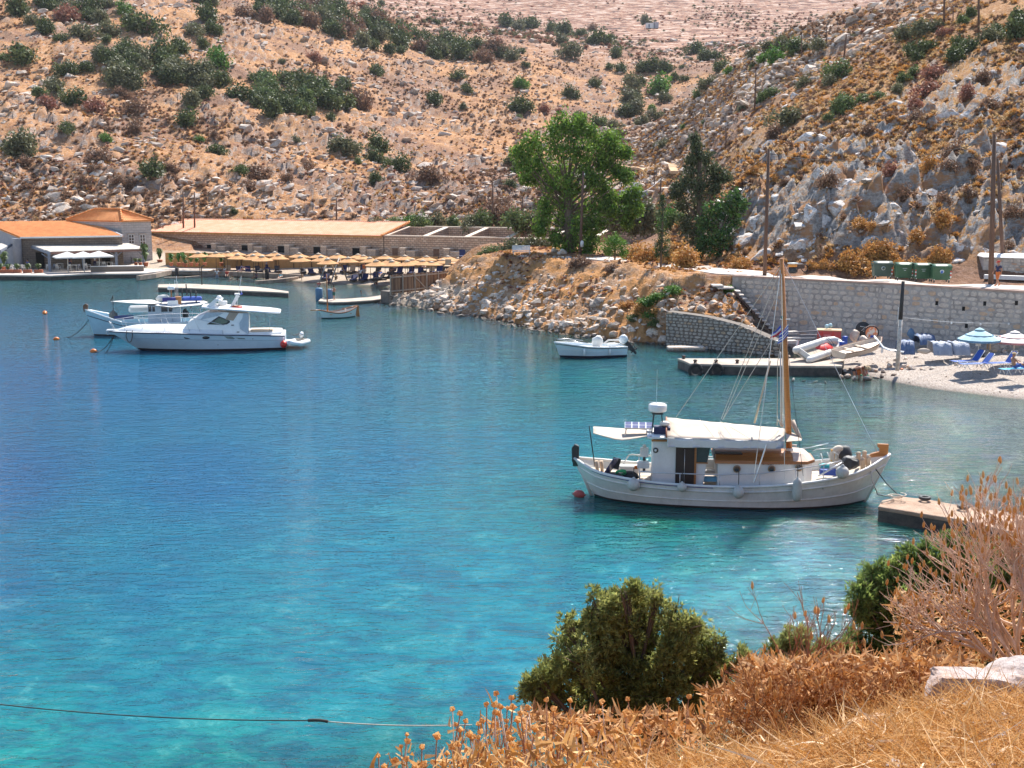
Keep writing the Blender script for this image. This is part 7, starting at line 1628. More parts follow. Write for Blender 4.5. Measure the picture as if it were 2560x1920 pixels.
for a in(400,430,455,480,500):
    for yy in(1.2,-1.2):p=L3(a,764,yy);MB().tube([(p.x,yy,.9),(p.x,yy,p.z)],.02,5).build('awning_post',STEEL,fb)
q=L3(428,724,0);MB().lathe([(.26,0),(.3,.05),(.3,.2),(.22,.27),(0,.28)],c=q,n=14).build('radar_dome',GELW,fb);MB().tube([q,(q.x,0,z1_)],.05,6).build('radar_post',TEAK,fb)
for px,t_ in((437,700),(441,690),(444,704),(424,708)):MB().tube([L3(px+1,742,0),L3(px,t_,0)],.014,5).build('antenna',GELW,fb)
for px,t_,b_ in((454,720,742),(465,710,738),(476,724,752),(489,727,758)):MB().tube([L3(px,t_,.3),L3(px+2,b_,.3)],.05,5).build('net_pole',BLK,fb)
p,q=L3(455,744,0),L3(505,752,0);MB().box(((p.x+q.x)/2,0,p.z-.1),(abs(p.x-q.x),.8,.3)).build('blue_cover',BLUT,fb,bevel=.08);q=L3(423,749,.4);MB().box(q,(1.0,.6,.3)).build('blue_crate',M('navy_crate',(.05,.04,.22)),fb);q=L3(446,752,.2);MB().box(q,(.45,.5,.65)).build('wood_box',TEAKB,fb);q=L3(432,757,.5);MB().box(q,(.8,.5,.4)).build('white_crate',GELW,fb)
q=L3(408,746,0);MB().lathe([(.25,-.2),(.32,0),(.2,.25),(0,.3)],c=q,n=9,sx=1.8).build('cloth_bundle',CANW,fb)
q=L3(355,772,-1.4);MB().box(q,(2.0,.8,.5)).build('white_cabin',GELW,fb,bevel=.12);MB().lathe([(.3,-.3),(.35,0),(0,.35)],c=L3(283,785,.3),n=9).build('grey_bundle',NETM,fb);MB().lathe([(.25,-.4),(.3,0),(0,.3)],c=L3(463,780,.6),n=9).build('dark_wheel',BLK,fb);MB().box(L3(310,793,.3),(1.4,.7,.25)).build('blue_hatch',M('dark_blue_hatch',(.05,.07,.2)),fb)
w=MI3@L3(228,790,0);wire(w,WZ(160,845,0),.4,'long mooring line from the pale blue caique to the left',.03,ROPED,'rope','mooring_rope')
# blue and white caique bow seen between them
# ---- small wooden sailing boat
a,b=WZ(802,798,0),WZ(886,793,0);rz4=math.atan2(b.y-a.y,b.x-a.x);c4=(a+b)/2;c4.y+=.5;MI4,IV4=frame(c4,rz4);L4=lambda px,py,yl:on_plane(MI4,IV4,px,py,yl);h4=(b-a).length/2
sb=thing('sailing_dinghy','small white wooden boat with brown rim and bare mast','boat',c4,rz4)
s4=interp_st([(-h4,-h4-.15,.03,.06,.72,.2),(-h4+.8,-h4+.75,.45,.62,.52,.3),(0,0,.68,.82,.46,.35),(h4-.8,h4-.75,.5,.66,.60,.3),(h4,h4+.15,.03,.06,.86,.2)],17)
make_hull(sb,s4,(M('white_green_paint',(.60,.74,.72),(.55,.70,.68),.5,3),M('dark_green_bottom',(.015,.05,.045))),.08)
for s in(-1,1):MB().tube(sheer_pts(s4,s,.02,.01),.055,6).build('rim',M('dark_brown_rim',(.20,.08,.035)),sb)
deck_surface(s4,-.18,.04).build('floor',TEAKB,sb)
for xx in(-.9,0,.9):MB().box((xx,0,.36),(.2,1.2,.04)).build('thwart',TEAKB,sb)
MB().tube([(-1.0,0,.3),L4(816,686,0)],[.07,.045],8).build('mast',TEAK,sb);MB().tube([(-h4-.1,0,.75),L4(776,776,0)],[.05,.04],6).build('bowsprit',TEAKB,sb);MB().beam((h4+.2,0,.98),(h4+.28,0,-.1),.08,.3).build('rudder',TEAK,sb);MB().tube([(h4+.2,0,.98),(h4-1.2,.1,.75)],.03,6).build('tiller',TEAK,sb);MB().box((h4-.9,0,.62),(.12,.08,.3)).build('white_post',GELW,sb)
# ---- open motor boat
a,b=WZ(1402,898,0),WZ(1562,893,0);rz5=math.atan2(b.y-a.y,b.x-a.x)+math.pi;c5=(a+b)/2;c5.y+=.8;MI5,IV5=frame(c5,rz5);L5=lambda px,py,yl:on_plane(MI5,IV5,px,py,yl);h5=(b-a).length/2
ob=thing('motorboat','open white motorboat with covered console and outboard near the rubble bank','boat',c5,rz5)
s5=interp_st([(-h5,-h5,.72,.85,.70,.3),(-h5+1.4,-h5+1.4,.8,.95,.72,.35),(.4,.4,.75,.95,.78,.35),(h5-1.1,h5-.9,.45,.75,.90,.3),(h5,h5+.42,.03,.08,1.05,.2)],17);make_hull(ob,s5,(M('white_blue_gelcoat',(.60,.70,.74),(.55,.65,.70),.3,3),M('navy_bottom',(.02,.02,.04))),.16)
for s in(-1,1):MB().tube(sheer_pts(s5,s,0,.01),.05,6).build('gunwale',GELW,ob);MB().tube(sheer_pts(s5,s,0,.012,.9),.02,5).build('rub_rail',BLK,ob);MB().tube(sheer_pts(s5,s,0,.012,.6),.01,5).build('strake',GELW,ob)
deck_surface(s5,-.12,.05).build('deck',GELW,ob)
q=L5(1493,870,0);cv=boulder_mesh('console_cover',9,(.42,.4,.55),2,.3,True);link('console_cover',cv,CANW,ob,(q.x,0,.95));MB().box((q.x-1.1,0,.78),(.6,.8,.18)).build('seat',GELW,ob,bevel=.05);MB().tube([(q.x-.7,-.7,.8),(q.x-1.0,-.7,1.0),(q.x-1.9,-.6,1.0),(q.x-2.1,-.5,.9)],.06,6).build('rear_rail',CANW,ob)
for s in(-.6,.6):MB().tube([(h5+.2,s*.1,1.25),(h5-.6,s,1.2),(h5-1.8,s*1.3,1.0)],.02,5).build('bow_rail',STEEL,ob)
outboard(ob,(-h5-.15,0,.92),1.35,.75)
for a in(1461,1525):w=MI5@L5(a,880,1.0);t=thing('fender','small white tube fender on the open motorboat, %s one'%('bow side' if a<1500 else 'stern side'),'fender',w,0,'tube fenders on the motorboat');MB().lathe([(.02,-.24),(.07,-.2),(.08,.1),(.05,.2),(0,.22)],n=10).build('body',GELW,t)
wire(MI5@L5(1392,870,0),WZ(1382,897,0),.1,'thin anchor line at the motorboat bow',.015,ROPED,'rope','anchor_line')
# ---- boats on the beach
def beach_boat(a,b,w,h,name,label,mats,st_fn,flipx=False,roll=0.0,zb=None):
    pa_,pb_=[Vector((*WZ(x,y,z)[:2],z))for x,y,z in(a,b)];d=pb_-pa_;rz=math.atan2(d.y,d.x);c=(pa_+pb_)/2;L_=d.length/2;t=thing(name,label,'boat',c,rz);t.rotation_euler=(roll,-math.atan2(pb_.z-pa_.z,(pb_-pa_).xy.length),rz);return t,L_
rb,hl_=beach_boat((2095,895,.92),(2196,868,1.25),1,1,'rowing_boat','cream wooden rowing boat lying on the pebbles with its bow to the right',None,None,roll=.12)
s6=interp_st([(-hl_,-hl_,.38,.58,.42,.02),(-hl_+.6,-hl_+.6,.45,.66,.40,.05),(0,0,.50,.72,.40,.06),(hl_-.7,hl_-.6,.3,.52,.50,.05),(hl_,hl_+.18,.02,.05,.66,.03)],15)
CRM=M('cream_paint',(.70,.58,.47),(.60,.48,.37),.6,3,.2,20,stain=.3);make_hull(rb,s6,(CRM,M('cream_bottom',(.62,.50,.40),None,.7)),.05)
for s in(-1,1):MB().tube(sheer_pts(s6,s,.01,.01),.03,6).build('rim',M('dark_brown_rim',(.20,.08,.035)),rb)
deck_surface(s6,-.22,.05).build('floor',CRM,rb)
for xx in(-.7,.4):MB().box((xx,0,.3),(.2,1.15,.03)).build('thwart',DECK,rb)
ib,hi_=beach_boat((1996,898,.8),(2088,868,1.1),1,1,'inflatable_boat','white inflatable boat tipped on its side beside a red cover',None,None,roll=.5)
INF=M('white_inflatable',(.70,.68,.64),(.58,.55,.50),.5,3,.1,20,stain=.35)
for s in(-.55,.55):MB().tube([(-hi_,s,.28),(-hi_+.3,s,.25),(hi_-.7,s,.28),(hi_-.1,s*.5,.42),(hi_,0,.46)],[.08,.24,.24,.22,.2],12).build('side_tube',INF,ib)
MB().box((-.1,0,.12),(hi_*1.6,1.0,.08)).build('floor',M('tan_floor',(.45,.36,.26)),ib);MB().box((-hi_+.45,0,.25),(.06,.9,.45)).build('transom',CANW,ib)
for xx in(.25,.5):torus(MB(),(xx,0,.25),.82,.015,Matrix.Rotation(math.pi/2,3,'Z'),20,4).build('strap',BLK,ib)
MB().tube(sheer_pts([(-hi_+.2,-hi_+.2,.8,.8,.25,0),(hi_-.5,hi_-.5,.8,.8,.28,0)],-1),.02,5).build('black_line',BLK,ib)
p=Vector((*WZ(2040,876,1.0)[:2],.95));rcv=thing('red_boat','small red ribbed boat hull lying upside down behind the inflatable','boat',p,math.atan2(1.2,3));R_=[]
for i in range(9):
    t_=i/8*2-1;w_=.68*(1-abs(t_)**3)+.03;hh=.52*(1-abs(t_)**3.5)+.02;R_.append([Vector((t_*1.45,w_*math.cos(a_),hh*math.sin(a_)*(1+.06*math.cos(a_*14))))for a_ in[math.pi*k/14 for k in range(15)]])
MB().loft(R_,False,True).build('hull',M('bright_red',(.70,.03,.02),(.55,.02,.015),.45,3),rcv);MB().beam((-1.5,0,.3),(-1.35,.1,.75),.05,.25).build('skeg',CANW,rcv)
# ---------------------------------------------------------------- beach furniture, bins, clutter
def zt(x,y,lift=0.0):return tz(x,y)+lift
def onb(px,py,z=None):
    """point on the ground seen at a photo pixel, beach levels"""
    if z is not None:p=WZ(px,py,z)
    else:p=hit(px,py,60,200)
    return p
# dumpsters
BING=M('green_bin_plastic',(.035,.115,.05),(.025,.085,.04),.45,3,.1,20,stain=.15);BING2=M('grey_green_bin',(.07,.11,.085),(.05,.085,.065),.5,3,.1,20,stain=.2)
BINL=[('greyish green wheeled bin with round white emblem, standing apart at the left',BING2,2204,697,50,'disc'),('dark green wheeled bin with small white lettering, first of the close three',BING,2258,701,46,'tri'),('dark green wheeled bin in the middle of the close three',BING,2303,703,46,'line'),('dark green wheeled bin with blue and white disc, rightmost',BING,2350,706,50,'blue')]
WHM=M('sticker_white',(.75,.78,.76),None,.5);BLM=M('sticker_blue',(.08,.18,.5),None,.5);RDM=M('stripe_red',(.6,.06,.04),None,.5)
for lab,mat,px,py,wpx,em in BINL:
    p=WZ(px,py,4.74);t=thing('wheeled_bin',lab,'bin',p,-.1+random.uniform(-.05,.05),'green wheeled bins by the road');w=wpx*.94*p.y/FPX;h=1.28
    MB().prism([(-w*.44,-.42),(w*.44,-.42),(w*.44,.42),(-w*.44,.42)],.2,1.08,None,[(-w*.5,-.52),(w*.5,-.52),(w*.5,.52),(-w*.5,.52)]).build('body',mat,t,bevel=.03)
    MB().box((0,0,1.1),(w*1.03,1.1,.07)).build('rim',mat,t);lid=[[Vector((x,y,1.14+.16*(1-((y-.1)/.62)**2)))for y in(-.52,-.3,0,.3,.52)]for x in(-w*.5,-w*.2,w*.2,w*.5)];MB().sheet(lid,.05,True).build('lid',mat,t)
    for sx in(-1,1):
        for sy in(-1,1):wo=MB().lathe([(.10,-.03),(.10,.03)],n=12,M=Matrix.Rotation(math.pi/2,3,'Y'),c=(sx*w*.38,sy*.38,.10)).build('wheel',BLK,t);MB().box((sx*w*.38,sy*.38,.2),(.05,.1,.12)).build('fork',STEEL,wo)
        MB().tube([(sx*w*.5,0,.95),(sx*(w*.5+.08),0,.95)],.03,6).build('trunnion',BLK,t)
    for sgn in((-1,1)if em=='line' else(1,)):
        for k in range(4):MB().box((sgn*w*.44,-.485+(-.005*k),.42+.13*k),(.10,.02,.10),M=Matrix.Rotation(.12,3,'X')@Matrix.Rotation(.5,3,'Y')).build('stripe',RDM if k%2 else WHM,t)
    if em in('disc','blue'):
        y_=-.505;MB().lathe([(.14,0),(.14,.012),(0,.013)],n=18,M=Matrix.Rotation(math.pi/2,3,'X'),c=(-.02,y_,.80)).build('emblem',WHM,t)
        MB().lathe([(.10,.0),(.10,.006),(0,.007)],n=14,M=Matrix.Rotation(math.pi/2,3,'X'),c=(-.02,y_-.012,.76 if em=='blue' else .80)).build('emblem_centre',BLM if em=='blue' else mat,t)
    else:
        text_obj('ΔΗΜΟΣ',.085,WHM,(0,-.525,.86),(math.pi/2+.1,0,0),t);MB().box((0,-.512,.76),(.14 if em=='tri' else .2,.012,.03)).build('emblem',WHM,t)
# barrel + cart at the left
p=WZ(1981,683,4.74);t=thing('barrel','orange rimmed barrel with flat white top beside the road','barrel',p);MB().lathe([(.30,0),(.33,.1),(.30,.45)],n=14).build('base',BLK,t);MB().lathe([(.34,.5),(.36,.72)],n=14).build('band',M('orange_band',(.62,.26,.05)),t);MB().lathe([(.40,.73),(.42,.80),(0,.82)],n=16).build('top',WHM,t)
p=WZ(2003,680,4.74);t=thing('handcart','dark metal handcart standing behind the white-topped barrel','cart',p,.3);torus(MB(),(.25,-.1,.3),.28,.04,Matrix.Identity(3),18,6).build('wheel',BLK,t);MB().box((-.2,.1,.45),(.8,.5,.35)).build('tray',IRON,t);MB().tube([(-.6,0,.6),(-1.0,0,.8)],.03,5).build('handle',IRON,t);MB().box((-.4,0,.12),(.1,.1,.25)).build('leg',IRON,t)
# beach parasols (right)
def parasol(name,label,p,r,hgt,mats,drop=.42,n=12,vent=True,pole_r=.025,group=None,tilt=0,cat='parasol'):
    t=thing(name,label,cat,p,random.uniform(0,1),group);MB().tube([(0,0,-.3),(0,0,hgt)],pole_r,8).build('pole',CANW,t)
    V=[(0,0,hgt)];rows=4;
    for j in range(1,rows+1):
        f=j/rows
        for k in range(n*2):
            a=math.pi*k/n;rr=r*f*(1 if k%2==0 else .965);V.append((rr*math.cos(a),rr*math.sin(a),hgt-drop*f**1.15-(.0 if k%2==0 else .0)))
    N_=n*2;F_=[(0,1+k,1+(k+1)%N_)for k in range(N_)]+[(1+j*N_+k,1+(j+1)*N_+k,1+(j+1)*N_+(k+1)%N_,1+j*N_+(k+1)%N_)for j in range(rows-1)for k in range(N_)]
    MB().add(V,F_).build('canopy',mats[0],t)
    b=1+(rows-1)*N_;rim=[Vector(v)for v in V[b:]];MB().loft([rim,[v+Vector((0,0,-.12))for v in rim]],True,False).build('valance',mats[1],t)
    if vent:MB().lathe([(r*.24,hgt-drop*.12),(r*.2,hgt-drop*.05),(r*.05,hgt+.06),(0,hgt+.08)],n=n).build('vent',mats[0],t);MB().lathe([(r*.62,hgt-drop*.56),(r*.66,hgt-drop*.585)],n=24).build('seam',mats[1],t)
    for k in range(0,n,2):a=2*math.pi*k/n;MB().tube([(0,0,hgt-.05),(r*.96*math.cos(a),r*.96*math.sin(a),hgt-drop-.02)],.01,4).build('rib',STEEL,t)
    return t
TURQ=M('turquoise_cloth',(.42,.60,.64),(.37,.54,.58),.9,3,.2,20,trans=.2);TURD=M('turquoise_dark',(.16,.30,.42),None,.9);PINKW=M('white_pink_cloth',(.80,.72,.68),(.74,.65,.60),.9,3,.2,20);PINK=M('pink_edge',(.60,.25,.24),None,.9)
pp=WZ(2444,905,.95);apex=WY(2444,822,pp.y);parasol('parasol','turquoise beach parasol with a hanging towel on the pebble beach',pp,52*pp.y/FPX,apex.z-pp.z,(TURQ,TURD),.62)
q=WY(2446,855,pp.y-.2);tag(MB().sheet([[(-.17,0,.22),(.17,0,.22)],[(-.17,-.02,0),(.17,.02,0)],[(-.16,.02,-.24),(.16,0,-.26)]],.01).build('towel',CANW,None,q),'small pale towel hanging under the turquoise parasol','towel')
pp=WZ(2533,900,1.0);apex=WY(2536,829,pp.y);parasol('parasol','white parasol with pink edge at the right edge of the photo',pp,56*pp.y/FPX,apex.z-pp.z,(PINKW,PINK),.55)
# sun beds (right beach): blue fabric on white tube
BLF=M('blue_fabric',(.03,.10,.42),(.02,.07,.32),.8,3,.2,30);LBT=M('light_blue_towel',(.08,.42,.62),(.05,.34,.52),.9,3,.4,30)
def sunbed(p,rz,label,back=.9,towel=None,blen=.75):
    t=thing('sunbed',label,'sun lounger',p,rz,'blue sunbeds on the pebble beach');ca,sa=math.cos(back),math.sin(back)
    for s in(-.3,.3):MB().tube([(-1.0,s,.32),(.5,s,.32)],.018,6).build('side_rail',GELW,t);MB().tube([(.5,s,.32),(.5+blen*ca,s,.32+blen*sa)],.018,6).build('back_rail',GELW,t)
    for x in(-.75,.3):
        MB().tube([(x-.12,-.3,0),(x,-.3,.32),(x,.3,.32),(x-.12,.3,0)],.018,6).build('leg',GELW,t)
        MB().tube([(x+.22,-.3,0),(x,-.3,.32),(x,.3,.32),(x+.22,.3,0)],.018,6).build('leg',GELW,t)
    MB().sheet([[(-1.0,-.3,.33),(-1.0,.3,.33)],[(-.3,-.3,.31),(-.3,.3,.31)],[(.5,-.3,.33),(.5,.3,.33)]],.012).build('seat',towel or BLF,t)
    MB().sheet([[(.5,-.3,.33),(.5,.3,.33)],[(.5+blen*.85*ca,-.28,.33+blen*.85*sa),(.5+blen*.85*ca,.28,.33+blen*.85*sa)],[(.5+blen*ca,-.2,.33+blen*sa),(.5+blen*ca,.2,.33+blen*sa)]],.012).build('backrest',BLF,t);return t
sunbed(onb(2440,922,.9),.15,'blue sunbed with bags on it, front left under the turquoise parasol',.9);sunbed(onb(2418,915,.95),.25,'blue sunbed behind the front one under the turquoise parasol',.95)
sunbed(onb(2500,920,.95),.18,'blue sunbed with raised rounded back right of the parasol pole',1.0);sunbed(onb(2540,935,.85),.25,'blue sunbed with turquoise towel carrying the seated man',1.0,LBT)
bagp=onb(2452,905,1.0)+Vector((0,0,.45));me=boulder_mesh('bag',31,(.28,.16,.34),2,.3,True);tag(link('bag',me,BLK,None,bagp),'black beach bag leaning on the sunbed under the turquoise parasol','bag')
# white moulded lounger
p=onb(2222,882,1.1);t=thing('plastic_lounger','white moulded plastic lounger lying by the beached rowing boat','sun lounger',p,2.75);pr=[(-.9,.12),(-.4,.2),(0,.22),(.35,.35),(.7,.78),(.95,1.05)]
MB().sheet([[(x,y,z)for y in(-.3,0,.3)]for x,z in pr],.05,True).build('shell',GELW,t);MB().box((-.5,0,.06),(.1,.5,.14)).box((.4,0,.15),(.1,.5,.3)).build('foot',GELW,t)
# crates, tarps, drums by the wall
REDB=M('faded_red_box',(.52,.08,.07),(.42,.06,.06),.7,2,.3,20,stain=.3);TANT=M('tan_lid',(.55,.38,.22),(.45,.30,.17),.8,3)
p=onb(2070,868,1.15);p=Vector((*WZ(2072,850,1.2)[:2],1.15));t=thing('storage_box','large faded red storage box with tan lid against the grey wall','box',p,-.25);MB().box((0,0,.36),(1.55,1.0,.72)).build('body',REDB,t,bevel=.02);MB().box((0,0,.75),(1.62,1.08,.06)).build('lid',TANT,t)
for xx in(-.45,.25):MB().box((xx,-.505,.38),(.05,.03,.7)).build('batten',REDP,t)
MB().box((-.12,-.505,.3),(.45,.02,.35)).build('panel',M('pinkish_panel',(.62,.2,.2)),t)
p2=p+Vector((-.25,.1,.79));tag(MB().lathe([(.12,0),(.15,.1),(.13,.22)],n=10,M=Matrix.Rotation(1.3,3,'Y')).lathe([(.12,.24),(.15,.34),(.13,.46)],n=10,M=Matrix.Rotation(1.3,3,'Y')).build('turquoise_hose',TURQ,None,p2+Vector((0,0,.14))),'pale turquoise rolled hose on top of the red storage box','hose')
def lump(px,py,z,s,mat,label,cat,name,seed,sm=True,rz=0.0,amp=.35):
    p=Vector((*WZ(px,py,z)[:2],z));me=boulder_mesh(name,seed,s,2,amp,sm);o=link(name,me,mat,None,p+Vector((0,0,s[2]*.6)),rz);return tag(o,label,cat)
lump(2134,850,1.2,(.42,.35,.50),M('crumpled_plastic',(.66,.54,.45),(.48,.36,.28),.6,4,.8,12,.05),'large crumpled cream plastic bundle beside the orange board','bundle','plastic_bundle',41)
lump(2160,855,1.2,(.35,.3,.3),M('crumpled_plastic',(.66,.54,.45)),'lower cream plastic bundle under the black board','bundle','plastic_bundle',42)
p=Vector((*WZ(2178,852,1.2)[:2],1.2));t=thing('orange_board','orange and white board with rounded black frame leaning on the wall','board',p,-.1);torus(MB(),(0,0,.55),.45,.05,Matrix.Identity(3),22,6).build('frame',BLK,t);MB().prism([(-.38,.1),(.38,.1),(.4,.9),(.2,1.02),(-.2,1.02),(-.4,.9)],-.02,.02,Matrix.Rotation(math.pi/2,4,'X')).build('board',M('orange_white',(.72,.22,.08),(.72,.6,.5),.6,2.5,lo=.48,hi=.54),t)
p=Vector((*WZ(2156,838,1.3)[:2],1.75));t=thing('black_board','black round sign board with a white scribble behind the cream bundle','board',p,0);MB().lathe([(.5,0),(.5,.05),(0,.051)],n=20,M=Matrix.Rotation(math.pi/2,3,'X')).build('board',BLK,t);MB().tube([(-.2,-.07,.18),(.15,-.07,.12),(-.1,-.07,-.12),(.1,-.07,-.02),(.02,-.07,-.2),(.25,-.07,-.1)],.02,5).build('scribble',WHM,t)
for px,py,s,l_ in((2105,872,.19,'dark blue drum in front of the rowing boat stern'),(2112,858,.17,'blue drum behind the front blue drum'),(2181,856,.15,'small blue can below the orange board')):
    p=Vector((*WZ(px,py,1.1)[:2],1.05));tag(MB().lathe([(s,0),(s*1.02,.02),(s,.3),(s*1.05,.5),(s*.5,.53),(0,.53)],n=14).build('drum',BLUT,None,p),l_,'drum')
lump(2140,873,1.05,(.7,.4,.22),M('green_net',(.10,.24,.18),(.2,.22,.15),.9,8,.9,40,.04),'heap of green fishing net behind the rowing boat','net','net_heap',43)
for i,(px,py,l_,w_)in enumerate(((2020,846,2.2,.3),(2030,842,1.8,.25),(2015,838,2.0,.2))):p=Vector((*WZ(px,py,1.2)[:2],1.2+i*.13));tag(MB().box((0,0,0),(l_,w_,.06),.1+i*.12).build('plank',M('dark_grey_plank',(.12,.12,.14),(.08,.08,.1),.9,3),None,p),'dark plank of the stack left of the red box, %s one'%('lowest','middle','topmost')[i],'plank','dark planks by the wall')
for i,(px,py,w_)in enumerate(((1980,851,1.1),(1965,862,1.4),(1978,842,.9))):p=Vector((*WZ(px,py,.9)[:2],1.0+.1*i));tag(MB().box((0,0,0),(w_,.5,.2),.2*i).build('concrete_step',STEPC,None,p),'broken pale step slab at the foot of the iron stairs, %s'%('middle one','front one','rear one')[i],'slab','step slabs')
def tarp(px0,py0,px1,py1,ztop,zbot,depth,mat,label,seed):
    a,b=WZ(px0,py0,zbot),WZ(px1,py1,zbot);rg=random.Random(seed);G2=[]
    for i in range(11):
        f=i/10;base=a.lerp(b,f);fold=.045*math.sin(f*9+seed)+rg.uniform(-.05,.05);top=Vector((base.x,base.y+.35+fold*.4,ztop+rg.uniform(-.05,.05)));back=top+Vector((0,depth,rg.uniform(-.05,.05)));G2.append([tuple(Vector((base.x,base.y+fold*1.3,zbot))),tuple(Vector((base.x,base.y+.14+fold,(zbot+ztop)/2))),tuple(top),tuple(back),tuple(back+Vector((0,.2,zbot-ztop)))])
    c=Vector(G2[5][2]);o=MB().sheet([[Vector(p)-c for p in r]for r in G2],.02,True).build('tarpaulin',mat,None,c);return tag(o,label,'tarpaulin')
TB1=M('pale_blue_tarp',(.36,.40,.48),(.25,.29,.38),.6,2,.6,8,.06);TB2=M('strong_blue_tarp',(.05,.09,.22),(.12,.18,.28),.55,3,.8,10,.06)
tarp(2334,888,2381,889,1.75,1.0,.9,TB1,'pale blue tarpaulin draped over a frame, left half',1);tarp(2383,888,2426,888,1.72,1.0,.9,TB1,'pale blue tarpaulin draped over a frame, right half',2);tarp(2253,886,2288,886,1.75,1.0,.8,TB2,'deep blue crumpled tarpaulin close to the beach post',3);tarp(2300,862,2340,860,1.65,1.1,1.0,TB2,'blue sheet edge behind the pale tarpaulins',4)
lump(2277,846,1.2,(.34,.3,.55),M('grey_blue_cover',(.16,.26,.38),(.1,.18,.28),.7,4,.6,12),'grey blue covered shape against the wall behind the blue tarpaulin','cover','covered_shape',44);lump(2310,884,1.05,(.5,.25,.22),CANV,'crumpled beige cloth between the blue tarpaulins','cloth','cloth_heap',45)
for i,(a,b)in enumerate(((2340,842),(2373,838),(2335,838))):p=Vector((*WZ(a,b,1.2)[:2],1.2));tag(MB().lathe([(.04,0),(.14,.1),(.16,.5),(.08,.8),(0,.85)],n=8).build('folded_umbrella',M('faded_blue_cloth',(.2,.3,.42),(.15,.22,.33),.8,3),None,p),'faded folded parasol leaning at the wall behind the tarpaulins, %s'%('left','right','rear')[i],'parasol','folded parasols at the wall')
lump(2254,925,.72,(.12,.1,.09),ORNG,'small orange float lying on the pebbles near the post','float','orange_float',46)
p=Vector((*WZ(2330,877,1.05)[:2],1.05));t=thing('wooden_rack','dark wooden rack with plank top right of the pale tarpaulins','table',Vector((*WZ(2440,873,1.1)[:2],1.1)),-.05);MB().box((0,0,.55),(1.9,.7,.06)).build('top',TANT,t)
for sx in(-.8,.8):
    for sy in(-.25,.25):MB().box((sx,sy,.26),(.08,.08,.54)).build('leg',TANT,t)
# stones of the beach edging and of the pier root
for i,(a,b,w)in enumerate([(2110,905,26),(2128,900,22),(2148,898,24),(2165,900,26),(2186,905,32),(2210,908,24),(2225,900,26),(2150,915,22),(2120,918,28),(2105,918,22),(2138,922,22),(2170,922,26),(2190,920,22),(2205,917,20),(2235,915,20),(2258,903,26),(2278,906,30),(2305,908,18),(2330,908,22),(2240,890,16),(2265,888,18),(2290,886,20),(2352,885,18),(2368,885,20),(2400,903,22),(2390,905,16),(2490,885,20),(2510,890,24),(2540,893,24),(2470,888,18),(2520,880,18),(1985,925,18),(2010,927,14),(2040,929,16),(2065,931,14),(1970,870,22),(1990,880,20),(2000,862,20),(1960,880,24),(1975,890,18),(1940,884,20)]):
    p=WZ(a,b,.7);z=max(tz(p.x,p.y),.05);s=w*p.y/FPX/2;boulder(p.x,p.y,z+s*.25,s,ROCK_BANK,'rounded stone in the line of rocks where pier and pebble beach meet' if 2095<a<2240 else 'single stone lying along the pebble beach edging','stones along the pebble beach',sc=(1,.8,.8))
o=MB().box((0,0,0),(2.6,.9,.35),.05).build('slab_ledge',ROCK_BANK,None,WZ(1715,872,.15),bevel=.05);tag(o,'long flat dark ledge of stone at the waterline before the low wall','rock')
# stone terrace under the white parasol
a,b=WZ(2476,874,1.1),WZ(2660,872,1.1);tr_=thing('terrace_wall','low rough stone terrace wall behind the white parasol','wall',(0,0,0));strip_wall(MB(),[(a.x,a.y),(b.x,b.y)],.6,.6,2.0).build('wall_core',MORTAR,tr_);e_=b-a;L2=e_.length;e_.normalize();rubble_wall(tr_,Vector((a.x,a.y,.9)),e_,Vector((e_.y,-e_.x,0)),L2,lambda t:1.1,.42,.3,DSTONE,60,.05,.06,91)
# bench and big stones on the promontory
p=WZ(1304,640,4.75);t=thing('bench','white slatted bench on the promontory facing the bay','bench',p,.12);
for k in range(4):MB().box((0,-.18+.13*k,.45),(1.75,.10,.03)).build('slat',GELW,t);
for k in range(4):MB().box((0,.28+.03*k,.58+.12*k),(1.75,.03,.09)).build('back_slat',GELW,t)
for sx in(-.8,.8):MB().tube([(sx,-.22,0),(sx,-.2,.45),(sx,.3,.45),(sx,.4,.98)],.025,6).tube([(sx,.3,.45),(sx,.36,0)],.025,6).build('frame',STEEL,t)
for i,(a,b,w,h)in enumerate(((1387,634,34,20),(1408,636,30,18),(1362,638,18,8),(1243,638,12,7),(1397,638,24,14))):p=WZ(a,b,4.7);s=w*p.y/FPX/2;boulder(p.x,p.y,4.75+s*.3,s,ROCK_BANK,'pale rounded boulder beside the bench on the promontory','boulders beside the bench',sc=(1,.8,h/w*1.5),k=i)
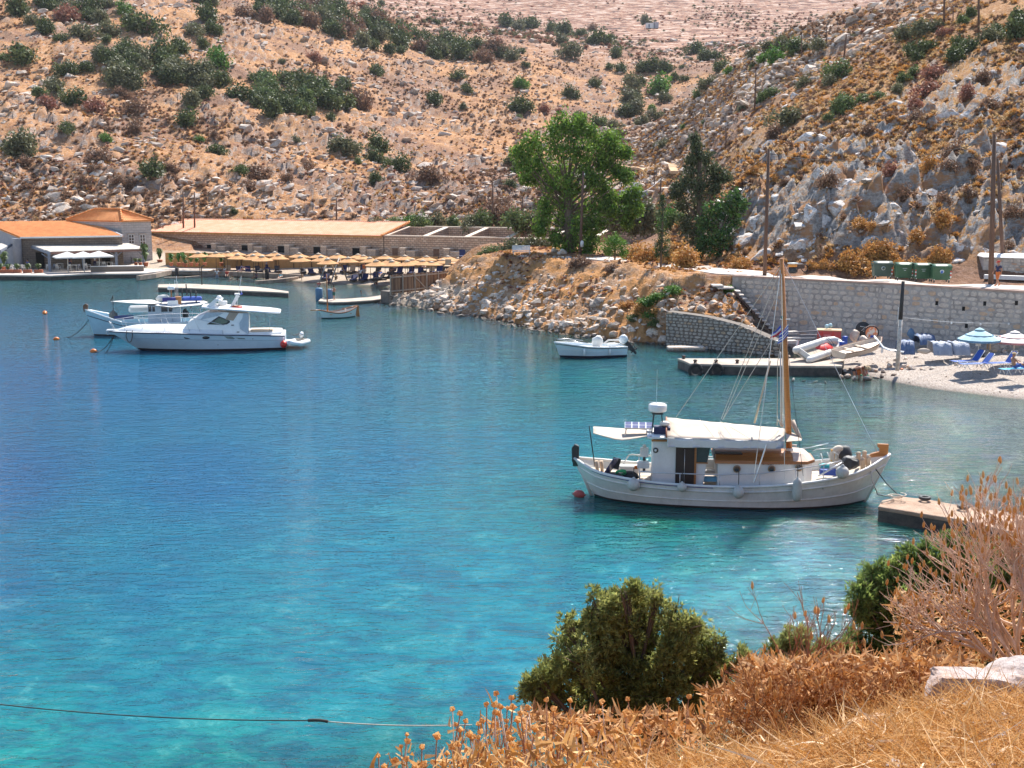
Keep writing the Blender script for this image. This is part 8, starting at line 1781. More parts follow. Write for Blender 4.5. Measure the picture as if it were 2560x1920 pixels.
# ---------------------------------------------------------------- straw umbrellas and dark loungers
STRAW=M('straw_thatch',(.62,.34,.15),(.46,.22,.085),.95,3,.8,40,.03,(1,1,1));STRAWT=M('pale_straw_top',(.74,.62,.48),(.6,.46,.32),.95,5)
WOODP=M('umbrella_pole',(.16,.10,.06),None,.9)
um=thing('straw_umbrella','round straw umbrella','umbrella',(0,0,-50));MB().tube([(0,0,-.3),(0,0,2.1)],.035,7).build('pole',WOODP,um)
m_=MB();N_=20;prof=[(0,2.16),(.25,2.05),(.65,1.89),(1.0,1.78),(1.28,1.70),(1.28,1.62),(0.9,1.70),(.1,1.98)]
m_.lathe(prof,n=N_,smooth=False);m_.build('canopy',STRAW,um);MB().lathe([(0,2.22),(.12,2.17),(.38,2.06),(.36,2.03)],n=12).build('cap',STRAWT,um)
UL=[(497.5,628.8),(538.7,628.8),(567,627.5),(589,625),(593,633.5),(638.6,627),(632.7,635),(656,637.5),(685.6,628),(696,634.5),(746.7,630.5),(752.6,639),(796,632),(803,638.7),(819.6,644.6),(844,633),(871,641.7),(895,634),(909,637),(925.8,642),(941,648.6),(962,636),(975,644.6),(980,650),(1012.7,636.8),(1019.8,649),(1031.5,645.7),(1058.6,649),(1065.6,638.7),(1078.6,653),(1108,647),(1119.7,638.7),(1138.5,655),(1146.7,643),(1164,647),(1173.8,650.5),(1190,641),(1176,661),(1215,648),(1200,655)]
DM=M('dark_lounger_wood',(.07,.045,.035),(.045,.03,.025),.8,4);MT=[M('navy_mattress',(.025,.03,.10),(.02,.022,.07),.9,3),M('charcoal_mattress',(.05,.045,.05),(.035,.03,.035),.9,3),M('tan_mattress',(.50,.36,.23),(.42,.29,.18),.9,3)]
def lounger_proto(mi,back):
    t=thing('sun_lounger','lounger','sun lounger',(0,0,-50));MB().box((0,0,.16),(.7,1.9,.16)).build('base',DM,t);MB().box((0,-.3,.29),(.66,1.3,.09)).build('mattress',MT[mi],t,bevel=.02)
    q=MB();q.box((0,0,0),(.66,.75,.08),M=Matrix.Rotation(back,3,'X'));o=q.build('backrest',MT[mi],t);o.location=(0,.35+.36*math.cos(back),.33+.36*math.sin(back));return t
LPR=[lounger_proto(0,.9),lounger_proto(1,.8),lounger_proto(2,.95),lounger_proto(0,.5),lounger_proto(1,.3)]
LN=['navy','charcoal','tan','navy','charcoal']
ordn=lambda k:['first','second','third','fourth','fifth','sixth','seventh','eighth','ninth','tenth','eleventh','twelfth','13th','14th','15th','16th','17th','18th','19th','20th','21st','22nd','23rd','24th','25th','26th','27th','28th','29th','30th','31st','32nd','33rd','34th','35th','36th','37th','38th','39th','40th'][min(k,39)]
UPOS=[]
for i,(a,b)in enumerate(UL):
    p=WZ(a,b,3.05);g=max(.25,tz(p.x,p.y));o=um if i==0 else copy_tree(um);hs_=(3.05-g)/2.2;o.location=(p.x,p.y,g);o.scale=(1,1,hs_);o.rotation_euler=(random.uniform(-.03,.03),random.uniform(-.03,.03),random.uniform(0,6));tag(o,None,'umbrella','straw umbrellas on the left beach')
    row='back' if b<637.5-(0 if a<900 else-3)else 'front';UPOS.append((a,b,p,g,row,o))
for row in('back','front'):
    L_=sorted([u_ for u_ in UPOS if u_[4]==row],key=lambda t:t[0])
    for k,u_ in enumerate(L_):u_[5]['label']='round straw umbrella on the left beach, %s from the left in the %s rows'%(ordn(k),row)
cnt=0;lg=[]
for a,b,p,g,row,o in UPOS:
    if a>1165:continue
    for dx,dy in((-.75,-.9),(.75,-.9)):
        if random.random()<.12:continue
        k=random.choice([0,0,1,1,2,3,4]);x,y=p.x+dx+random.uniform(-.15,.15),p.y+dy-.5+random.uniform(-.2,.2);g2=tz(x,y)
        if g2<.12:continue
        c=copy_tree(LPR[k]);c.location=(x,y,g2);c.rotation_euler=(0,0,random.uniform(-.15,.15)+(.35 if a<800 else-.1));lg.append((x/y,k,c))
for q in(WZ(945,703,.6),WZ(965,699,.6)):c=copy_tree(LPR[1]);c.location=q;c.rotation_euler=(0,0,-1.0);lg.append((q.x/q.y,1,c))
for l_ in LPR:
    for ch in list(l_.children):bpy.data.objects.remove(ch)
    bpy.data.objects.remove(l_)
byc={}
for u_,k,c in sorted(lg,key=lambda t:t[0]):
    n_=byc.setdefault(LN[k],[]);n_.append(c);tag(c,'%s sun lounger under the straw umbrellas, %s %s one from the left'%(LN[k],ordn(len(n_)-1),LN[k]),'sun lounger','sun loungers under the straw umbrellas')
# wooden swing frame at the water's edge
sw=thing('swing_frame','tall grey log swing frame on the sand at the water edge','frame',WZ(833,700,.3));o0=WZ(833,700,.3);LOG=M('grey_log',(.40,.37,.34),(.28,.24,.2),.9,3,.4,20);TLG=M('tan_log',(.40,.27,.16),(.3,.19,.11),.9,3)
tp1,tp2=WY(822,648,o0.y+.6)-o0,WY(848,648,o0.y+.6)-o0;fl_,fr=WZ(798,706,.15)-o0,WZ(827,707,.15)-o0;bl_,br=WZ(843,697,.4)-o0,WZ(868,700,.4)-o0
for a,b,m2 in((fl_,tp1,LOG),(fr,tp2,LOG),(bl_,tp1,TLG),(br,tp2,TLG)):MB().tube([a,b+Vector((0,0,.15))],.09,8).build('leg',m2,sw)
MB().tube([tp1+Vector((-.3,0,0)),tp2+Vector((.3,0,0))],.09,8).build('crossbeam',TLG,sw)
t=thing('log_stool','small log stool on the sand below the swing frame','stool',WZ(839,700,.35));MB().lathe([(.16,0),(.1,.1),(.1,.3),(.3,.35),(.3,.42),(0,.43)],n=10).build('seat',TLG,t)
# ---------------------------------------------------------------- restaurant furniture
WP_=CANW;sqp=[]
for i,(a,b)in enumerate(((171,629),(211,628.5),(250,627))):
    q=WZ(a,681-i*1,.62);ap=WY(a,b,q.y);t=thing('terrace_parasol','square white terrace parasol, %s of three on the restaurant quay'%('left','middle','right')[i],'parasol',q,.5,'white terrace parasols');H_=ap.z-q.z
    MB().tube([(0,0,0),(0,0,H_)],.05,8).build('pole',WP_,t);hw=1.55;m_=MB();V=[(0,0,H_)]+[(sx*hw,sy*hw,H_-.62)for sx,sy in((-1,-1),(1,-1),(1,1),(-1,1))];m_.add(V,[(0,1,2),(0,2,3),(0,3,4),(0,4,1)]);m_.build('canopy',WP_,t);V2=[Vector(v)for v in V[1:]];MB().loft([V2,[v-Vector((0,0,.16))for v in V2]],True,False).build('valance',WP_,t)
def chair(p,rz,label,mat):
    t=thing('terrace_chair',label,'chair',p,rz,'terrace chairs')
    for sx in(-.22,.22):MB().tube([(sx,-.22,0),(sx,-.22,.65),(sx,.22,.65),(sx,.24,0)],.025,6).build('side_frame',mat,t)
    MB().box((0,0,.44),(.44,.44,.04)).build('seat',mat,t);MB().box((0,.23,.72),(.44,.03,.3)).build('backrest',mat,t)
def table(p,label,mat,w=.8,cat='table'):
    t=thing('terrace_table',label,cat,p,random.uniform(-.2,.2),'terrace tables');MB().box((0,0,.73),(w,w,.04)).build('tabletop',mat,t)
    for sx in(-1,1):
        for sy in(-1,1):MB().box((sx*(w/2-.05),sy*(w/2-.05),.36),(.05,.05,.72)).build('leg',mat,t)
for i,(a,b,rz)in enumerate(((121,678,.5),(133,677.5,-.6),(146,678,1.2),(174,678,.3),(195,677,-2),(214,676,.4),(222,674,2),(243,670,.2),(262,670.5,3),(285,671,2.2),(33,679,1),(60,678,2.5))):chair(WZ(a,b,.63 if a<228 or a>300 else .63),rz,'pale terrace chair, %s from the left among those below the pergola'%ordn([33,60,121,133,146,174,195,214,222,243,262,285].index(a)),GREYP if a in(133,195)else CANW)
for i,(a,b)in enumerate(((36,678),(68,677),(150,673),(187,677),(250,669),(273,669))):table(WZ(a,b,.63),'pale terrace table, %s from the left below the pergola'%ordn(i),CANW)
POT=M('terracotta',(.42,.13,.06),(.33,.10,.05),.8,4)
def leafy(parent,r,h,z,mat,n=26,seed=0):
    rg=random.Random(seed);m_=MB()
    for _ in range(n):
        a=rg.uniform(0,6.28);rr=rg.uniform(.2,1)*r;hh=z+rg.uniform(.4,1)*h;w_=.05+r*.12;d=Vector((math.cos(a),math.sin(a),0));s_=Vector((-d.y,d.x,0))*w_;b_=Vector((0,0,z));mid=b_+d*rr*.5+Vector((0,0,hh-z));tip=b_+d*rr+Vector((0,0,(hh-z)*.75))
        m_.add([b_,mid-s_,tip,mid+s_],[(0,1,2,3)])
    m_.build('foliage',mat,parent)
for i,(a,b)in enumerate(((2,682),(21,682),(43,682),(69,682),(97,682))):
    p=WZ(a,b,.63);t=thing('planter','terracotta trough with leafy plant on the quay edge, %s from the left'%ordn(i),'planter',p,.05,'troughs on the quay edge');MB().box((0,0,.2),(1.0,.45,.4)).build('trough',POT,t,bevel=.02);leafy(t,.65,.8,.38,L_MID,40,i)
for i,(a,b,rp,nm,h)in enumerate(((340,664,.28,'rounded shrub',.6),(351,664,.28,'rounded shrub',.6),(365,666,.36,'tall climbing plant',2.6),(400,660,.4,'thin twisted tree',1.6),(464,668,.3,'spiky plant',.5),(428,665,.3,'small banana plant',1.3),(447,665,.3,'leafy banana plant',1.3),(459,665,.3,'broad banana plant',1.4),(478,665,.3,'banana plant',1.2),(512,665,.3,'large banana plant',1.5),(553,665,.3,'bushy banana plant',1.2),(492,665,.25,'low palm',.9),(10,676,.3,'potted tree',2.0))):
    p=WZ(a,b,.8 if a<420 else 1.0);t=thing('potted_plant','%s in a terracotta pot, %s along the terrace from left to right'%(nm,ordn([10,340,351,365,400,428,447,459,464,478,492,512,553].index(a))),'plant',p,i,'potted plants of the terrace');MB().lathe([(rp*.65,0),(rp*.9,rp*1.2),(rp,rp*1.25),(rp,rp*1.45),(0,rp*1.4)],n=12).build('pot',POT,t);leafy(t,.35+h*.25,h,rp*1.4,L_BRIGHT if 'banana' in nm or 'palm' in nm else L_MID,34,i)
for i,(a,b)in enumerate(((310,655),(318,656),(327,655),(333,658))):chair(WZ(a,b,.9),2.0,'dark wooden bar stool under the right end of the pergola, %s'%ordn(i),WOODP)
# ---------------------------------------------------------------- people
SKIN=M('tanned_skin',(.42,.20,.12),(.36,.16,.09),.55,6);SKIN2=M('fair_skin',(.60,.36,.26),(.52,.29,.2),.55,6);HAIRD=M('dark_hair',(.03,.02,.015),None,.8)
CL={k:M('cloth_'+k,c,None,.9)for k,c in dict(white=(.75,.74,.72),navy=(.03,.035,.09),black=(.02,.02,.022),red=(.55,.04,.03),orange=(.65,.17,.04),blue=(.05,.12,.40),green=(.03,.12,.10),pink=(.6,.2,.25),grey=(.25,.27,.32),teal=(.05,.3,.38)).items()}
def person(label,loc,rz,pose,skin=SKIN,shirt=None,legs=None,hair=HAIRD,hat=None,h=1.72,fine=False,shoes=None,group=None,dress=None):
    """pose: dict of joints in metres for a 1.72 m figure facing -Y"""
    J=dict(pelvis=(0,0,.93),chest=(0,.01,1.22),neck=(0,.01,1.44),head=(0,-.015,1.60),top=(0,-.01,1.68),shl=(.18,.01,1.39),shr=(-.18,.01,1.39),ell=(.24,.02,1.12),elr=(-.24,.02,1.12),wrl=(.25,-.04,.87),wrr=(-.25,-.04,.87),hil=(.09,0,.88),hir=(-.09,0,.88),knl=(.10,-.02,.48),knr=(-.10,-.02,.48),anl=(.10,.02,.08),anr=(-.10,.02,.08),tol=(.11,-.16,.03),tor=(-.11,-.16,.03))
    J.update({k:v for k,v in(pose or{}).items()if k!='face'});J={k:Vector(v)for k,v in J.items()}
    RAD=dict(pelvis=.135,chest=.135,neck=.058,head=.098,top=.06,shl=.062,shr=.062,ell=.042,elr=.042,wrl=.028,wrr=.028,hil=.088,hir=.088,knl=.055,knr=.055,anl=.038,anr=.038,tol=.03,tor=.03)
    ED=[('pelvis','chest'),('chest','neck'),('neck','head'),('head','top'),('chest','shl'),('chest','shr'),('shl','ell'),('shr','elr'),('ell','wrl'),('elr','wrr'),('pelvis','hil'),('pelvis','hir'),('hil','knl'),('hir','knr'),('knl','anl'),('knr','anr'),('anl','tol'),('anr','tor')]
    names=list(J.keys())
    for s in 'lr': # five fingers per hand
        w,e=J['wr'+s],J['el'+s];d=(w-e).normalized();sd_=d.cross(Vector((0,1,.2))).normalized()*(1 if s=='l' else-1)
        J['pa'+s]=w+d*.055;RAD['pa'+s]=.030;names.append('pa'+s);ED.append(('wr'+s,'pa'+s))
        if fine:
            fwd=d.cross(sd_).normalized()
            for k in range(4):
                J['f%d%s'%(k,s)]=w+d*(.155-.012*abs(k-1.4))+fwd*(k-1.5)*.022;RAD['f%d%s'%(k,s)]=.009;names.append('f%d%s'%(k,s));ED.append(('pa'+s,'f%d%s'%(k,s)))
            J['th'+s]=w+d*.085+fwd*-.055;RAD['th'+s]=.010;names.append('th'+s);ED.append(('wr'+s,'th'+s))
    me=bpy.data.meshes.new('body');me.from_pydata([J[n]for n in names],[(names.index(a),names.index(b))for a,b in ED],[])
    o=bpy.data.objects.new('body',me);COL.objects.link(o);o.modifiers.new('s','SKIN')
    for i,n in enumerate(names):r=RAD[n];me.skin_vertices[0].data[i].radius=(r,r*(.78 if n in('chest','pelvis')else 1.0))if n in('chest','pelvis')else(r,r)
    me.skin_vertices[0].data[0].use_root=True;sb_=o.modifiers.new('u','SUBSURF');sb_.levels=2 if fine else 1;sb_.render_levels=sb_.levels
    bpy.context.view_layer.update();m2=bpy.data.meshes.new_from_object(o.evaluated_get(bpy.context.evaluated_depsgraph_get()));bpy.data.objects.remove(o)
    root=thing('person',label,'person',loc,rz,group);s_=h/1.72;root.scale=(s_,s_,s_);m2.name='body';m2.materials.clear();body=link('body',m2,skin,root)
    V=np.array([v.co[:]for v in m2.vertices])
    def segd(a,b):
        a,b=np.array(J[a]),np.array(J[b]);t=np.clip(((V-a)@(b-a))/max(1e-9,((b-a)**2).sum()),0,1);return np.linalg.norm(V-a-t[:,None]*(b-a),axis=1),t
    reg={};keys=[(a,b)for a,b in ED];D=np.stack([segd(a,b)[0]for a,b in keys],1);T=np.stack([segd(a,b)[1]for a,b in keys],1);near=D.argmin(1)
    def cloth(nm,segs,mat,off=.018):
        ok=np.zeros(len(V),bool)
        for(a,b,t0,t1)in segs:
            k=keys.index((a,b));ok|=(near==k)&(T[:,k]>=t0)&(T[:,k]<=t1)
        mapv={};m3=MB()
        nrm=np.array([v.normal[:]for v in m2.vertices]);vs=[];fs=[]
        for p in m2.polygons:
            if all(ok[i]for i in p.vertices):
                f=[]
                for i in p.vertices:
                    if i not in mapv:mapv[i]=len(vs);vs.append(tuple(V[i]+nrm[i]*off))
                    f.append(mapv[i])
                fs.append(tuple(f))
        if fs:m3.add(vs,fs,True).build(nm,mat,root)
    tors=[('pelvis','chest',-1,2),('chest','neck',-1,.65),('chest','shl',-1,2),('chest','shr',-1,2)]
    if shirt:cloth('shirt',tors+[('shl','ell',-1,.55),('shr','elr',-1,.55)],CL[shirt],.02)
    if legs:
        n_,tt=legs;cloth('trousers' if tt>1.2 else 'shorts',[('pelvis','hil',-1,2),('pelvis','hir',-1,2),('pelvis','chest',-1,.25),('hil','knl',-1,min(tt,2)),('hir','knr',-1,min(tt,2))]+([('knl','anl',-1,.9),('knr','anr',-1,.9)]if tt>1.2 else[]),CL[n_],.024)
    if dress:cloth('dress',tors+[('pelvis','hil',-1,2),('pelvis','hir',-1,2),('hil','knl',-1,.8),('hir','knr',-1,.8)],CL[dress],.03)
    if shoes:cloth('shoes',[('anl','tol',-1,2),('anr','tor',-1,2),('knl','anl',.88,2),('knr','anr',.88,2)],CL[shoes],.012)
    # head details
    hd=J['head'];upv=(J['top']-J['neck']).normalized();fwd=(Vector((0,-1,0))-upv*upv.dot(Vector((0,-1,0)))).normalized()
    if pose and 'face' in pose:fwd=Vector(pose['face']).normalized()
    sdv=upv.cross(fwd);cen=hd+upv*.0
    Mh=Matrix((sdv,fwd,upv)).transposed()
    MB().lathe([(.0,-.10),(.06,-.085),(.095,-.03),(.105,.02),(.10,.07),(.07,.115),(0,.128)],c=cen-fwd*.02+upv*.01,n=12,M=Mh,sx=.98,sy=1.05).build('hair',hair,root)if hair else None
    fc=MB();fc.lathe([(0,-.115),(.045,-.10),(.078,-.05),(.086,0),(.08,.05),(.05,.09),(0,.10)],c=cen+fwd*.018,n=12,M=Mh);fc.build('face',skin,root)
    ft=MB();ft.add([cen+fwd*.10+upv*.015+sdv*.008,cen+fwd*.10+upv*.015-sdv*.008,cen+fwd*.092-upv*.03-sdv*.018,cen+fwd*.128-upv*.026,cen+fwd*.092-upv*.03+sdv*.018],[(0,1,3),(1,2,3),(4,0,3),(2,4,3)]);ft.build('nose',skin,root)
    for s in(-1,1):MB().lathe([(0,-.011),(.011,0),(0,.011)],c=cen+fwd*.096+sdv*s*.032+upv*.012,n=8,M=Mh).build('eye',BLK,root);MB().lathe([(0,-.028),(.014,-.01),(.016,.012),(0,.028)],c=cen+sdv*s*.092,n=8,M=Mh).build('ear',skin,root)
    MB().beam(cen+fwd*.094-upv*.052-sdv*.022,cen+fwd*.094-upv*.052+sdv*.022,.008).build('mouth',CL['red'],root)
    if hat=='cap':MB().lathe([(.112,.03),(.112,.07),(.08,.125),(0,.14)],c=cen-fwd*.01,n=14,M=Mh).build('cap',CL['red'],root);MB().sheet([[cen+fwd*.09+sdv*x+upv*.05 for x in(-.07,0,.07)],[cen+fwd*.19+sdv*x*.7+upv*.035 for x in(-.07,0,.07)]],.01).build('peak',CL['red'],root)
    if hat=='brim':MB().lathe([(.19,.035),(.12,.06),(.11,.13),(.05,.15),(0,.15)],c=cen,n=16,M=Mh).build('sun_hat',M('straw_hat',(.66,.46,.26),None,.9),root)
    return root
stand={}
walk=dict(knl=(.10,-.12,.50),anl=(.10,-.16,.10),tol=(.10,-.32,.08),knr=(-.10,.04,.49),anr=(-.10,.26,.14),tor=(-.10,.16,.03),ell=(.25,.10,1.14),wrl=(.24,.06,.90),elr=(-.25,-.06,1.14),wrr=(-.22,-.20,.94))
hips=dict(ell=(.33,.06,1.17),wrl=(.16,-.06,1.03),elr=(-.33,.06,1.17),wrr=(-.16,-.06,1.03))
bend=dict(pelvis=(0,.12,.82),chest=(0,-.16,.96),neck=(0,-.40,1.02),head=(0,-.55,1.00),top=(0,-.62,1.02),shl=(.18,-.33,.99),shr=(-.18,-.33,.99),ell=(.2,-.40,.72),elr=(-.2,-.40,.72),wrl=(.14,-.52,.48),wrr=(-.14,-.52,.48),hil=(.1,.1,.80),hir=(-.1,.1,.80),knl=(.12,.02,.44),knr=(-.12,.02,.44),anl=(.12,.08,.08),anr=(-.12,.08,.08),tol=(.12,-.1,.03),tor=(-.12,-.1,.03),face=(0,-.35,-1))
sit=dict(pelvis=(0,0,.14),chest=(0,.10,.42),neck=(0,.10,.64),head=(0,.06,.80),top=(0,.06,.88),shl=(.18,.10,.60),shr=(-.18,.10,.60),ell=(.24,-.05,.38),elr=(-.24,-.05,.38),wrl=(.12,-.22,.42),wrr=(-.12,-.22,.42),hil=(.1,-.05,.12),hir=(-.1,-.05,.12),knl=(.14,-.45,.28),knr=(-.14,-.45,.28),anl=(.10,-.82,.06),anr=(-.10,-.82,.06),tol=(.1,-.92,.14),tor=(-.1,-.92,.14))
lie=dict(pelvis=(0,0,.12),chest=(0,.26,.26),neck=(0,.44,.42),head=(0,.54,.55),top=(0,.58,.62),shl=(.18,.40,.38),shr=(-.18,.40,.38),ell=(.24,.20,.22),elr=(-.24,.20,.22),wrl=(.18,-.02,.2),wrr=(-.18,-.02,.2),hil=(.1,-.06,.11),hir=(-.1,-.06,.11),knl=(.12,-.45,.25),knr=(-.12,-.45,.14),anl=(.1,-.85,.08),anr=(-.1,-.86,.08),tol=(.1,-.92,.18),tor=(-.1,-.93,.18))
rp_=WZ(2493,716,4.77);person('man walking along the road in a red cap, dark shirt and orange trousers',rp_,-1.3,walk,SKIN,'navy',('orange',1.0),None,'cap',fine=True,shoes='orange')
bp_=WZ(2138,958,-.30);person('woman in dark bikini and sun hat bending over in the shallow water',bp_,1.1,bend,SKIN,None,('black',.18),HAIRD,'brim',fine=True)
rp2=WZ(2149,957,-.30);person('person in an orange red dress bending in the shallow water',rp2,1.0,bend,SKIN2,None,None,HAIRD,'brim',h=1.6,fine=True,dress='orange')
cp2=WZ(2160,962,-.42);ch_=person('small child in a red swim shirt with green armbands in the water',cp2,-.3,dict(ell=(.30,-.05,1.22),elr=(-.30,-.05,1.22),wrl=(.36,-.12,1.12),wrr=(-.36,-.12,1.12)),SKIN2,'red',('red',.3),M('red_hat',(.7,.12,.04)),None,h=.92,fine=True)
GA=M('green_armband',(.03,.60,.30),None,.4)
for s in(-1,1):torus(MB(),(s*.32,-.07,1.12),.10,.07,Matrix.Rotation(math.pi/2,3,'X'),14,8).build('armband',GA,ch_)
sp3=onb(2540,935,.85);person('bare-chested man in a pale cap sitting on the turquoise towelled sunbed',Vector((sp3.x-.15,sp3.y-.05,.85+.33)),1.75,sit,SKIN,None,('blue',.7),None,'brim',fine=True)
jp=WZ(835,750,.32);person('tanned person in dark green shorts standing on the jetty',jp,2.6,hips,SKIN,None,('green',.9),h=1.45)
def sw_(px,py,label,hair=HAIRD):p=WZ(px,py,0);person(label,(p.x,p.y,-1.42 if 'sitting' not in label else-.9),random.uniform(0,6),dict(ell=(.4,-.2,1.34),elr=(-.4,-.2,1.34),wrl=(.45,-.4,1.36),wrr=(-.45,-.4,1.36)),SKIN2,None,('navy',.3),hair)
sw_(806,744,'swimmer with dark hair beside the left blue post');sw_(575,702,'fair swimmer left of two in the shallow water',M('fair_hair',(.35,.2,.12)));sw_(594,702,'dark haired swimmer right of two in the shallow water');sw_(903,733,'swimmer splashing between jetty and beach')
BPP=[(542,675,stand,'white',('grey',.9),'person in white top standing at the left end of the umbrellas',.3),(667,668,stand,'grey',('navy',1.5),'person in grey blue clothes standing before the reed fence',0),(901,688,walk,'white',('black',1.5),'person in white top and dark trousers standing beside one in orange',.5),(911,683,stand,'orange',('grey',1),'person in an orange shirt standing among the loungers',-.3),(1101,676,stand,'white',('white',1.4),'person all in white standing under the right umbrellas',0),(1116,676,stand,'pink',('black',1),'person in pink top standing just right of the person in white',2)]
for a,b,po,sh_,lg_,l_,rz in BPP:p=WZ(a,b,1.0);person(l_,(p.x,p.y,tz(p.x,p.y)),rz,po,SKIN,sh_,lg_)
SITP=[(567,671,'red','sitting on a lounger edge below the third umbrella'),(600,668,'orange','sunbathing on a lounger near the pink towel'),(640,676,'navy','reclining in dark clothes left of the grey standing person'),(795,690,'red','sitting with knees up left of the swing frame'),(822,688,'navy','reclining behind the swing frame legs'),(952,684,'blue','reclining behind the two front charcoal loungers'),(938,692,'white','in a white top sitting by a yellow towel'),(978,676,'black','sitting in the shade behind the board fence corner'),(988,678,'grey','reclining near the board fence corner'),(1058,672,'orange','sitting beside a raised lounger back'),(560,668,'white','sitting by the potted plants end of the umbrellas'),(700,678,'teal','reclining at the middle of the umbrella row')]
for i,(a,b,c_,l_)in enumerate(SITP):p=WZ(a,b,1.1);person('beach guest in %s %s'%(c_,l_),(p.x,p.y,tz(p.x,p.y)+.32),random.uniform(-.8,.8),(sit,lie)[i%2],(SKIN,SKIN2)[i%2],c_,('navy',.6))
for i,(a,b,c_,l_,po)in enumerate(((176,672,'navy','man in a dark shirt standing at the left parasol pole',stand),(238,670,'white','person in a white top standing behind the parasols',stand),(220,664,'grey','person in grey standing deep under the pergola',stand),(69,674,'blue','white haired guest in blue sitting behind the planters',sit),(332,660,'white','waiter in white at the right end of the pergola',stand))):p=WZ(a,b,.65);person(l_,(p.x,p.y,.63+(.4 if po is sit else 0)),random.uniform(-1,1),po,SKIN,c_,('navy',1.5))
tw=WZ(612,672,1.3);tag(MB().sheet([[(-.5,0,.3),(-.5,.5,.35)],[(0,0,.1),(0,.5,.15)],[(.5,-.1,0),(.5,.4,.02)]],.02).build('towel',M('pink_towel',(.7,.15,.22),(.75,.6,.6),.9,3),None,tw),'pink and white towel hanging off a lounger in the beach row','towel')
# ---------------------------------------------------------------- foreground vegetation
STRW=M('dry_straw',(.72,.46,.20),(.50,.26,.08),.85,3,rnd=0);
def straw_material(name,c1,c2,c3):
    m,nt,b=ntree(name);g=nt.nodes.new('ShaderNodeNewGeometry');c=ramp(nt,g.outputs['Random Per Island'],[(0,c1),(.5,c2),(1,c3)]);nt.links.new(c,b.inputs['Base Color']);b.inputs['Roughness'].default_value=.75
    t=nt.nodes.new('ShaderNodeBsdfTranslucent');nt.links.new(c,t.inputs[0]);mx=nt.nodes.new('ShaderNodeMixShader');mx.inputs[0].default_value=.3;nt.links.new(b.outputs[0],mx.inputs[1]);nt.links.new(t.outputs[0],mx.inputs[2]);nt.links.new(mx.outputs[0],nt.nodes['Material Output'].inputs['Surface']);return m
ST1=straw_material('straw_blades',(.34,.14,.03),(.58,.28,.07),(.76,.50,.23));TWIG=straw_material('dry_twigs',(.22,.085,.025),(.52,.23,.07),(.74,.48,.24))
def blades(name,P,L,W,mat,bend=.6,seed=0,up=.35,label=None,kind='stuff',parent=None,dirs=None,segs=3):
    rg=np.random.RandomState(seed);n=len(P);a=rg.uniform(0,6.28,n);el=rg.uniform(-.1,1.3,n)*up if dirs is None else None
    d=np.stack([np.cos(a)*np.cos(el),np.sin(a)*np.cos(el),np.sin(el)],1)if dirs is None else dirs
    L=L*rg.uniform(.4,1.2,n);W=W*rg.uniform(.5,1.4,n);s=np.cross(d,rg.normal(size=(n,3)));s/=np.linalg.norm(s,axis=1)[:,None];c=np.cross(d,s)*bend*rg.uniform(-1,1,n)[:,None]
    rows=[]
    for k in range(segs+1):
        t=k/segs;p=P+d*(L*t)[:,None]+c*(L*t*t)[:,None];w=W*(1-.8*t);rows+=[p-s*w[:,None],p+s*w[:,None]]
    V=np.stack(rows,1).reshape(-1,3);k=2*(segs+1);base=(np.arange(n)*k)[:,None];F=np.concatenate([base+np.array([[2*j,2*j+1,2*j+3,2*j+2]])for j in range(segs)],0)
    o=link(name,np_mesh(name,V,F),mat,parent)
    if kind:tag(o,kind=kind)
    return o
N=85000;X=np.random.uniform(-1.5,5.2,N);Yv=np.random.uniform(2.6,8.2,N);P,_=pts_on(X,Yv,.02);ok_=in_view(P,200);P=P[ok_]
fx=fbm(P[:,0]*1.6,P[:,1]*1.6,3,12);P=P[np.random.rand(len(P))<np.clip((fx-.25)*4,.15,1)];P[:,2]+=np.random.uniform(0,.06,len(P))
blades('dry_grass',P,.20,.0024,ST1,.8,1,.6,segs=2)
N=26000;X=np.random.uniform(-2.5,8,N);Yv=np.random.uniform(6.5,13,N);P,_=pts_on(X,Yv,.03);P=P[in_view(P,300)];blades('slope_grass',P,.30,.005,ST1,.6,2,.8)
N=700;X=np.random.uniform(.5,4.5,N);Yv=np.random.uniform(3.5,7,N);P,_=pts_on(X,Yv,0);P[:,2]+=.04;P=P[in_view(P)];blades('broad_straw',P,.22,.0055,straw_material('pale_straw_blades',(.62,.36,.14),(.80,.58,.34),(.86,.72,.52)),.9,3,.3)
# white limestone block right foreground
def at_fore(px,py,Y):return WY(px,py,Y)
WROCK=rock_material('white_limestone',(.50,.43,.40),(.40,.32,.29),(.20,.14,.12),(.40,.27,.21),.1,3.0)
p=at_fore(2440,1722,6.3);me=boulder_mesh('limestone_block',301,(.36,.30,.15),4,.35);o=link('limestone_block',me,WROCK,None,p,.2);tag(o,'large pale limestone block half sunk in straw at the lower right','rock')
p=at_fore(2555,1700,6.5);me=boulder_mesh('limestone_block',302,(.28,.26,.16),4,.35);o=link('limestone_block',me,WROCK,None,p,.7);tag(o,'pale limestone block touching the right edge above the straw','rock')
p=at_fore(2230,1820,5.9);me=boulder_mesh('tan_stone',303,(.22,.2,.07),3,.4);o=link('tan_stone',me,rock_material('tan_stone',(.62,.42,.28),(.5,.32,.2),(.3,.18,.1),(.5,.3,.15),.1,4),None,p);tag(o,'flat tan stone half hidden in the straw left of the limestone block','rock')
N=260;X=np.random.uniform(-.5,4.5,N);Yv=np.random.uniform(3.5,7.5,N);P,_=pts_on(X,Yv,-.01);join_scatter('ground_stones',HULLS,P,.012+np.random.exponential(.018,N).clip(0,.07),None,WROCK)
